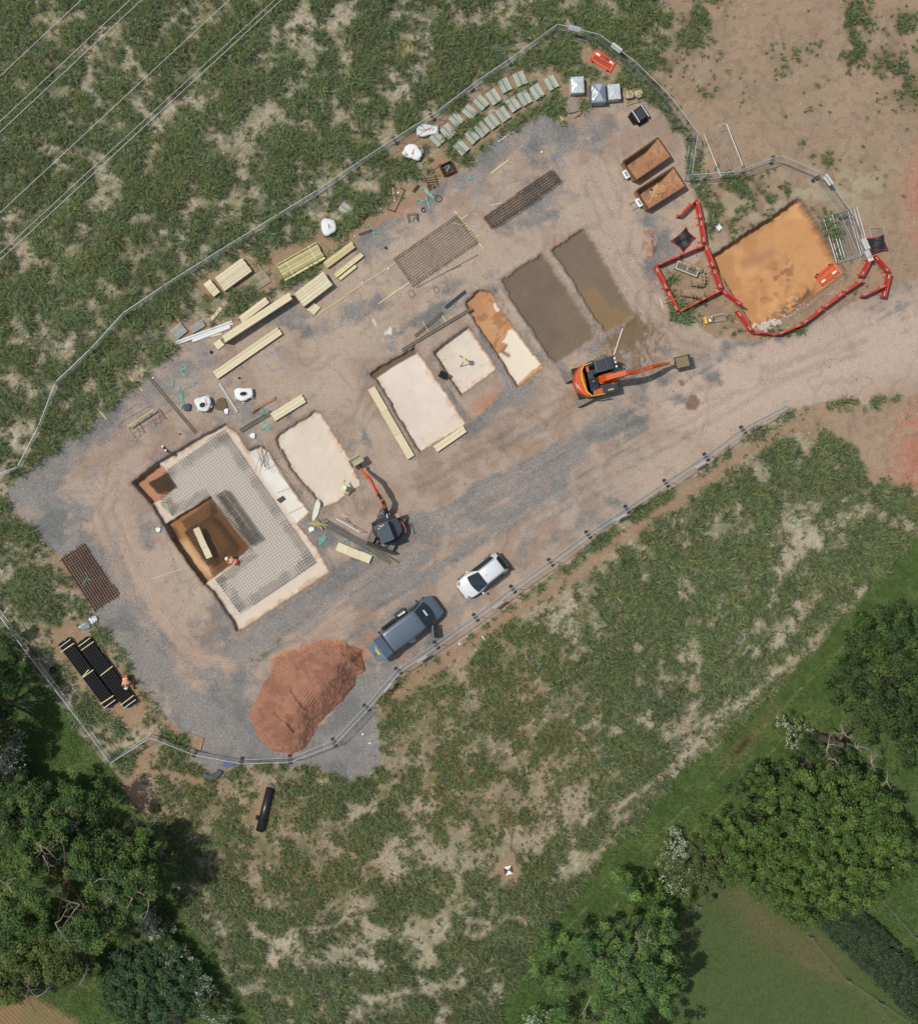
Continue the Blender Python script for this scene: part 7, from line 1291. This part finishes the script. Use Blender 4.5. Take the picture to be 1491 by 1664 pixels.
def digger_two():
    c = P2W((629, 860.3), .6); z = HZ(c.x, c.y); rz = radians(111); t = empty('excavator', (c.x, c.y, z), 0, 'smaller excavator with dark cab roof, dozer blade and thin orange arm', 'excavator', 'tracked excavators'); g = Vector((c.x, c.y, 0)); ur = radians(67.7)
    for s_ in (1, -1): n = Vector((-sin(ur), cos(ur), 0))*s_*.78; track(t, n.x, n.y, ur, 2.6, .4, .3)
    MB().box((0, 0, .42), (1.2, 1.15, .3), rz=ur).build('chassis', MBLK, t); MB().tube([(0, 0, .5), (0, 0, .75)], .42, 20).build('slew_ring', MBLK, t)
    A = lambda code, x, y, z_: W1(code, x, y, z_)-g; R = Matrix.Rotation(rz, 4, 'Z'); bl = lambda mb, name, m, **k: mb.xf(R).build(name, m, t, **k)
    # local frame: x forward (towards the arm), y left
    pts = [(.85, .95), (.2, 1.05), (-.5, .95), (-.95, .55), (-1.08, 0), (-1.0, -.5), (-.7, -.85), (-.1, -1.08), (.5, -1.0), (.95, -.6), (.95, .5)]; bl(MB().prism(pts, .7, 1.45, .03), 'house', MBLK, bevel=.06)
    bl(MB().prism([(.75, -.1), (.7, -.85), (.1, -1.02), (-.5, -.9), (-.8, -.5), (-.8, -.1)], 1.45, 1.72, .08), 'engine_cover', mat('machine_navy', (44, 54, 68), .35, var=.1, spec=.6), bevel=.05); bl(MB().tube([(.45*cos(a)-.25, -1.0+.3*(1-sin(a))*0-.02-.14*sin(a), 1.62) for a in np.linspace(.3, 2.7, 9)], .035, 6), 'orange_rail', ORANGE)
    bl(MB().box((-.05, .42, 1.7), (1.5, 1.05, 1.75), taper=.95), 'cab', GLASS, bevel=.08); bl(MB().box((-.17, .42, 2.6), (1.2, 1.0, .08)), 'cab_roof', ROOFG, bevel=.05); bl(MB().box((.5, .42, 2.6), (.3, .95, .07)), 'front_visor', mat('visor_grey', (76, 92, 100), .3, spec=.6), bevel=.03)
    for x, y in ((.62, .8), (.62, .05), (-.72, .86), (-.72, .0)): bl(MB().bar((x, y, .75), (x, y, 2.58), .08), 'cab_pillar', MACH)
    for x, y in ((.5, .6), (.42, .5), (.48, .35), (.35, .72)): bl(MB().ball((x, y, 2.66), (.06, .05, .04), 8, 6), 'beacon', REFL)
    bl(MB().box((-.75, .3, 2.0), (.14, .3, .2)), 'rear_lamp', PLYT); bl(MB().box((.72, -.98, 1.6), (.34, .3, .3)), 'mirror_box', MUDM, bevel=.03); bl(MB().tube([(.95, -.2, 1.3), (.8, -.22, 1.7), (1.1, -.3, 1.5)], .03, 6), 'guard_rail', REFL); bl(MB().tube([(.75, .95, 1.2), (.85, .98, 2.0), (.6, .95, 2.4)], .025, 6), 'mirror_arm', MBLK); bl(MB().box((.98, .05, 1.0), (.4, .5, .4)), 'swing_bracket', MACH, bevel=.05)
    p = [A('h', 755, 1290, 1.1), A('h', 735, 1180, 1.7), A('h', 680, 1030, 2.35), A('h', 590, 900, 2.45)]; boomseg(MB(), p, [.3, .28, .24, .22], [.4, .4, .4, .34]).build('boom', MACH, t, bevel=.02)
    ram(t, A('h', 745, 1320, .95), A('h', 640, 1010, 2.5), .05, .5, ORANGE); boomseg(MB(), [A('h', 735, 1200, 1.9), A('h', 670, 1020, 2.6)], [.22, .26], [.1, .1]).build('boom_cover', ORANGED, t, bevel=.02)
    q = [A('h', 590, 900, 2.45), A('h', 500, 740, 2.45), A('h', 430, 610, 2.4)]; boomseg(MB(), q, [.24, .25, .24], [.36, .4, .34]).build('second_boom', ORANGE, t, bevel=.02); ram(t, A('h', 620, 880, 2.72), A('h', 510, 680, 2.75), .05, .45, ORANGED)
    q = [A('h', 450, 650, 2.5), A('h', 420, 590, 2.45), A('h', 320, 480, 2.0), A('h', 215, 360, 1.45)]; boomseg(MB(), q, [.24, .3, .24, .18], [.3, .36, .3, .2]).build('dipper_arm', ORANGE, t, bevel=.02); ram(t, A('h', 400, 560, 2.75), A('h', 250, 400, 1.85), .045, .5, ORANGED)
    MB().tube([A('h', 700, 1100, 2.45), A('h', 560, 850, 2.75), A('h', 440, 600, 2.7), A('h', 330, 480, 2.3)], .03, 6).build('hydraulic_hose', MBLK, t)
    bc = A('h', 125, 215, 1.1); MB().bar(A('h', 215, 350, 1.4), bc+Vector((.25, -.2, .15)), .2, .2).build('bucket_link', MBLK, t); scoop(t, bc, radians(-60)+pi, .95, .6, .6, mat('pale_muddy_steel', (176, 168, 146), .9, var=.15), None, .3)
    # blade
    for a, b in (((440, 860), (350, 1060)), ((665, 940), (605, 1180))): MB().bar(A('d', *a, .5), A('d', *b, .4), .16, .2).build('blade_arm', MACH, t)
    a, b = A('d', 110, 1030, .4), A('d', 880, 1320, .4); MB().bar(a, b, .16, .45).bar(a+Vector((0, 0, -.2)), b+Vector((0, 0, -.2)), .3, .05).build('dozer_blade', MBLK, t)
    for k in ((385, 1030), (640, 1130)): ram(t, A('d', k[0]+35, k[1]-150, .65), A('d', *k, .5), .045, .4, CHROME)
digger_two()
# ---------------------------------------------------------------- plate compactor, tripod
c = W1('f', 560, 470, .4); t = empty('plate_compactor', (c.x, c.y, HZ(c.x, c.y)), radians(12), 'yellow and grey plate compactor below the barrier pen', 'compactor')
MB().box((0, 0, .06), (.75, .5, .1), taper=.92).build('base_plate', YEL, t, bevel=.02); MB().box((-.25, 0, .2), (.2, .5, .2)).build('front_guard', YEL, t, bevel=.03); MB().box((.05, 0, .35), (.36, .38, .36)).build('engine', mat('engine_grey', (128, 138, 142), .4, .4, var=.3, scale=12), t, bevel=.04); MB().tube([(.1, .1, .5), (.1, .1, .62)], .07, 10).build('air_filter', PLYT, t); MB().box((-.05, -.1, .56), (.16, .2, .06)).build('fuel_tank', REFL, t, bevel=.02)
MB().tube([(.1, .22, .3), (.95, .2, .85), (1.0, .12, .9), (1.0, -.12, .9), (.95, -.2, .85), (.1, -.22, .3)], .022, 6).build('handle', CHROME, t)
c = W1('g', 800, 275, 1.45); gz_ = HZ(c.x, c.y); t = empty('survey_tripod', (c.x, c.y, gz_), 0, 'tripod with a pale yellow disc head standing on the square slab', 'tripod')
for x, y in ((600, 135), (625, 530), (930, 330)): w = W1('g', x, y)-Vector((c.x, c.y, 0)); MB().bar((0, 0, 1.35), (w.x, w.y, 0), .05).build('leg', OLDWOOD, t)
MB().tube([(0, 0, 1.34), (0, 0, 1.4)], .2, 16).tube([(0, 0, 1.4), (0, 0, 1.47)], .12, 12).build('head_plate', mat('pale_yellow_head', (206, 208, 150), .5), t); MB().box((0, 0, 1.53), (.1, .1, .14)).build('instrument', mat('instrument_green', (150, 166, 130), .4), t, bevel=.02)
c = W1('a', 560, 570, .2); t = empty('tool_bag', (c.x, c.y, HZ(c.x, c.y)), -.7, 'small black and white tool pack lying at the pit edge', 'tool bag'); MB().tube([(-.3, 0, .08), (.3, 0, .08)], .08, 10).build('housing', BLACKP, t); MB().tube([(-.42, .02, .1), (-.28, .02, .1)], .1, 10).build('end_cap', WHITE, t); MB().ball((.0, -.05, .17), (.09, .08, .06)).build('top_cap', REFL, t); MB().box((.42, .0, .1), (.35, .2, .18)).build('carry_case', mat('brown_case', (92, 68, 52), .8), t, bevel=.03)  # indistinct black and white gear, modelled as a tool pack
# ---------------------------------------------------------------- people
SKIN_ = mat('skin', (190, 142, 116), .6, var=.05)
def skinned(name, pts, edges, rad, m, parent, root=0, lv=2):
    me = bpy.data.meshes.new(name); me.from_pydata([tuple(p) for p in pts], edges, []); o = bpy.data.objects.new(name, me); COL.objects.link(o); o.parent = parent; me.materials.append(m)
    sm = o.modifiers.new('Skin', 'SKIN'); sm.use_smooth_shade = True
    sv = me.skin_vertices[0].data if me.skin_vertices else None
    if sv is None:
        bm = bmesh.new(); bm.from_mesh(me); bm.verts.layers.skin.verify(); bm.to_mesh(me); bm.free(); sv = me.skin_vertices[0].data
    for i, r in enumerate(rad): sv[i].radius = (r, r) if not isinstance(r, tuple) else r
    for i in range(len(rad)): sv[i].use_root = (i == root)
    s = o.modifiers.new('sub', 'SUBSURF'); s.levels = 1; s.render_levels = lv; return o
def person(px, rz, J, label, jacket, trous, helmet, z0=0., bib=None):
    "J: joint name -> local (forward, left, up); body one skinned surface, clothes skinned over it"
    c = P2W(px, 0); t = empty('person', (c.x, c.y, HZ(c.x, c.y)+z0), rz, label, 'person', 'construction workers'); V = {k: Vector(v) for k, v in J.items()}
    names = ['pelvis', 'belly', 'chest', 'neck', 'head0', 'head1']; pts = [V[n] for n in names]; E = [(0, 1), (1, 2), (2, 3), (3, 4), (4, 5)]; rad = [.13, .12, .14, .055, .075, .085]
    hd = (V['head1']-V['neck']).normalized(); face = V['face'].normalized(); pts.append(V['head0']+face*.105); E.append((4, 6)); rad.append(.018)
    for s_ in ('l', 'r'):
        b = len(pts); pts += [V['sh_'+s_], V['el_'+s_], V['wr_'+s_], V['wr_'+s_]+(V['wr_'+s_]-V['el_'+s_]).normalized()*.08]; E += [(2, b), (b, b+1), (b+1, b+2), (b+2, b+3)]; rad += [.06, .045, .03, (.035, .018)]
        d = (V['wr_'+s_]-V['el_'+s_]).normalized(); sd = d.cross(Vector((.3, .2, 1))).normalized(); dn = sd.cross(d)
        for f, (o_, l1) in enumerate([(-.032, .062), (-.011, .075), (.011, .07), (.03, .055)]):
            q = len(pts); base = pts[b+3]; pts += [base+sd*o_+d*.02, base+sd*o_*1.15+d*(.02+l1*.55)+dn*.01, base+sd*o_*1.1+d*(.02+l1*.8)+dn*.035]; E += [(b+3, q), (q, q+1), (q+1, q+2)]; rad += [.010, .009, .007]
        q = len(pts); sg = 1 if s_ == 'l' else -1; pts += [pts[b+2]+d*.035+sd*sg*.04, pts[b+2]+d*.07+sd*sg*.06+dn*.02]; E += [(b+2, q), (q, q+1)]; rad += [.012, .009]
        b = len(pts); pts += [V['hip_'+s_], V['kn_'+s_], V['an_'+s_], V['an_'+s_]+Vector((.16, 0, -.04))]; E += [(0, b), (b, b+1), (b+1, b+2), (b+2, b+3)]; rad += [.095, .06, .045, .04]
    skinned('body', pts, E, rad, SKIN_, t)
    # jacket
    P_ = [V['pelvis']+(V['belly']-V['pelvis'])*.1, V['belly'], V['chest'], V['chest']+(V['neck']-V['chest'])*.75]; E = [(0, 1), (1, 2), (2, 3)]; rad = [(.18, .145), (.17, .14), (.2, .155), .08]
    for s_ in ('l', 'r'): b = len(P_); w = V['wr_'+s_]+(V['el_'+s_]-V['wr_'+s_])*.1; P_ += [V['sh_'+s_], V['el_'+s_], w]; E += [(2, b), (b, b+1), (b+1, b+2)]; rad += [.085, .068, .055]
    j = skinned('jacket', P_, E, rad, jacket, t)
    for k, n_ in enumerate(('belly', 'chest')):
        a = V['pelvis'] if n_ == 'belly' else V['belly']; d = (V[n_]-a).normalized(); y_ = Vector((0, 1, 0)); x_ = y_.cross(d).normalized(); cc = V[n_]-d*.04; MB().tube([cc+y_*cos(q)*.2+x_*sin(q)*.165 for q in np.linspace(0, 2*pi, 17)], .022, 5, cap=False).build('reflective_band', REFL, j)
    P_ = [V['pelvis']]; E = []; rad = [(.17, .15)]
    for s_ in ('l', 'r'): b = len(P_); P_ += [V['hip_'+s_], V['kn_'+s_], V['an_'+s_]+Vector((0, 0, .03))]; E += [(0, b), (b, b+1), (b+1, b+2)]; rad += [.115, .085, .07]
    skinned('trousers', P_, E, rad, trous, t)
    for s_ in ('l', 'r'): a = V['an_'+s_]; MB().box((a.x+.07, a.y, a.z-.02), (.3, .11, .13), taper=.85).build('boot', BLACKP, t, bevel=.03)
    hc = V['head1']; M_ = Matrix.Translation(hc+hd*.0) @ hd.to_track_quat('Z', 'Y').to_matrix().to_4x4(); MB().ball((0, 0, 0), (.15, .13, .15), 18, 8, top=True).xf(M_).build('helmet', helmet, t, smooth=True); MB().prism([(cos(a)*.17, sin(a)*.15) for a in np.linspace(0, 2*pi, 18)[:-1]], -.015, .012).xf(M_).build('helmet_brim', helmet, t)
    for s_ in (-1, 1): e = V['head0']+face*.078+Vector((0, .03*s_, .02)); MB().ball(tuple(e), .011, 8, 6).build('eye', BLACKP, t)
    MB().bar(V['head0']+face*.083+Vector((0, -.022, -.04)), V['head0']+face*.083+Vector((0, .022, -.04)), .008).build('mouth', mat('lips', (160, 96, 84), .6), t); return t
stand = dict(pelvis=(0, 0, .95), belly=(.01, 0, 1.12), chest=(.03, 0, 1.36), neck=(.04, 0, 1.5), head0=(.06, 0, 1.62), head1=(.06, 0, 1.70), face=(1, 0, -.1), sh_l=(.02, .2, 1.42), el_l=(-.04, .42, 1.22), wr_l=(.08, .5, 1.02), sh_r=(.02, -.2, 1.42), el_r=(-.04, -.42, 1.22), wr_r=(.08, -.5, 1.02), hip_l=(0, .1, .9), kn_l=(.03, .13, .5), an_l=(-.02, .14, .09), hip_r=(0, -.1, .9), kn_r=(.03, -.13, .5), an_r=(-.02, -.14, .09))
bend = dict(pelvis=(-.12, 0, .88), belly=(.06, 0, 1.0), chest=(.3, 0, 1.12), neck=(.44, 0, 1.14), head0=(.54, 0, 1.12), head1=(.61, 0, 1.15), face=(.5, 0, -.85), sh_l=(.3, .2, 1.12), el_l=(.4, .26, .85), wr_l=(.55, .14, .66), sh_r=(.3, -.2, 1.12), el_r=(.4, -.26, .85), wr_r=(.55, -.14, .66), hip_l=(-.12, .11, .86), kn_l=(.02, .15, .48), an_l=(-.1, .17, .09), hip_r=(-.12, -.11, .86), kn_r=(-.0, -.15, .48), an_r=(-.16, -.17, .09))
HVO = mat('hi_vis_orange', (236, 138, 66), .7, var=.06); HVR = mat('hi_vis_red_orange', (206, 84, 52), .8, var=.1); HVY = mat('hi_vis_yellow', (206, 226, 120), .7, var=.06); NAVY = mat('navy_cloth', (70, 74, 92), .9); HELM = mat('white_helmet', (232, 232, 226), .3, var=.01)
wz = 0
person((557.5, 793.5), atan2(.1, 1), stand, 'worker in yellow vest and white helmet standing on the left concrete slab', HVY, mat('pale_trousers', (196, 204, 176), .8), HELM)
person((381, 913), radians(158), bend, 'worker in orange jacket bending over the steel in the deep pit', HVO, HVR, HELM, .0)
c_ = PX('e', 840, 560)[0]; person((c_[0]+1, c_[1]-1), radians(-82), bend, 'worker in orange bending beside the right hand pipe stack', mat('hi_vis_faded', (222, 156, 110), .7), HVR, HELM)
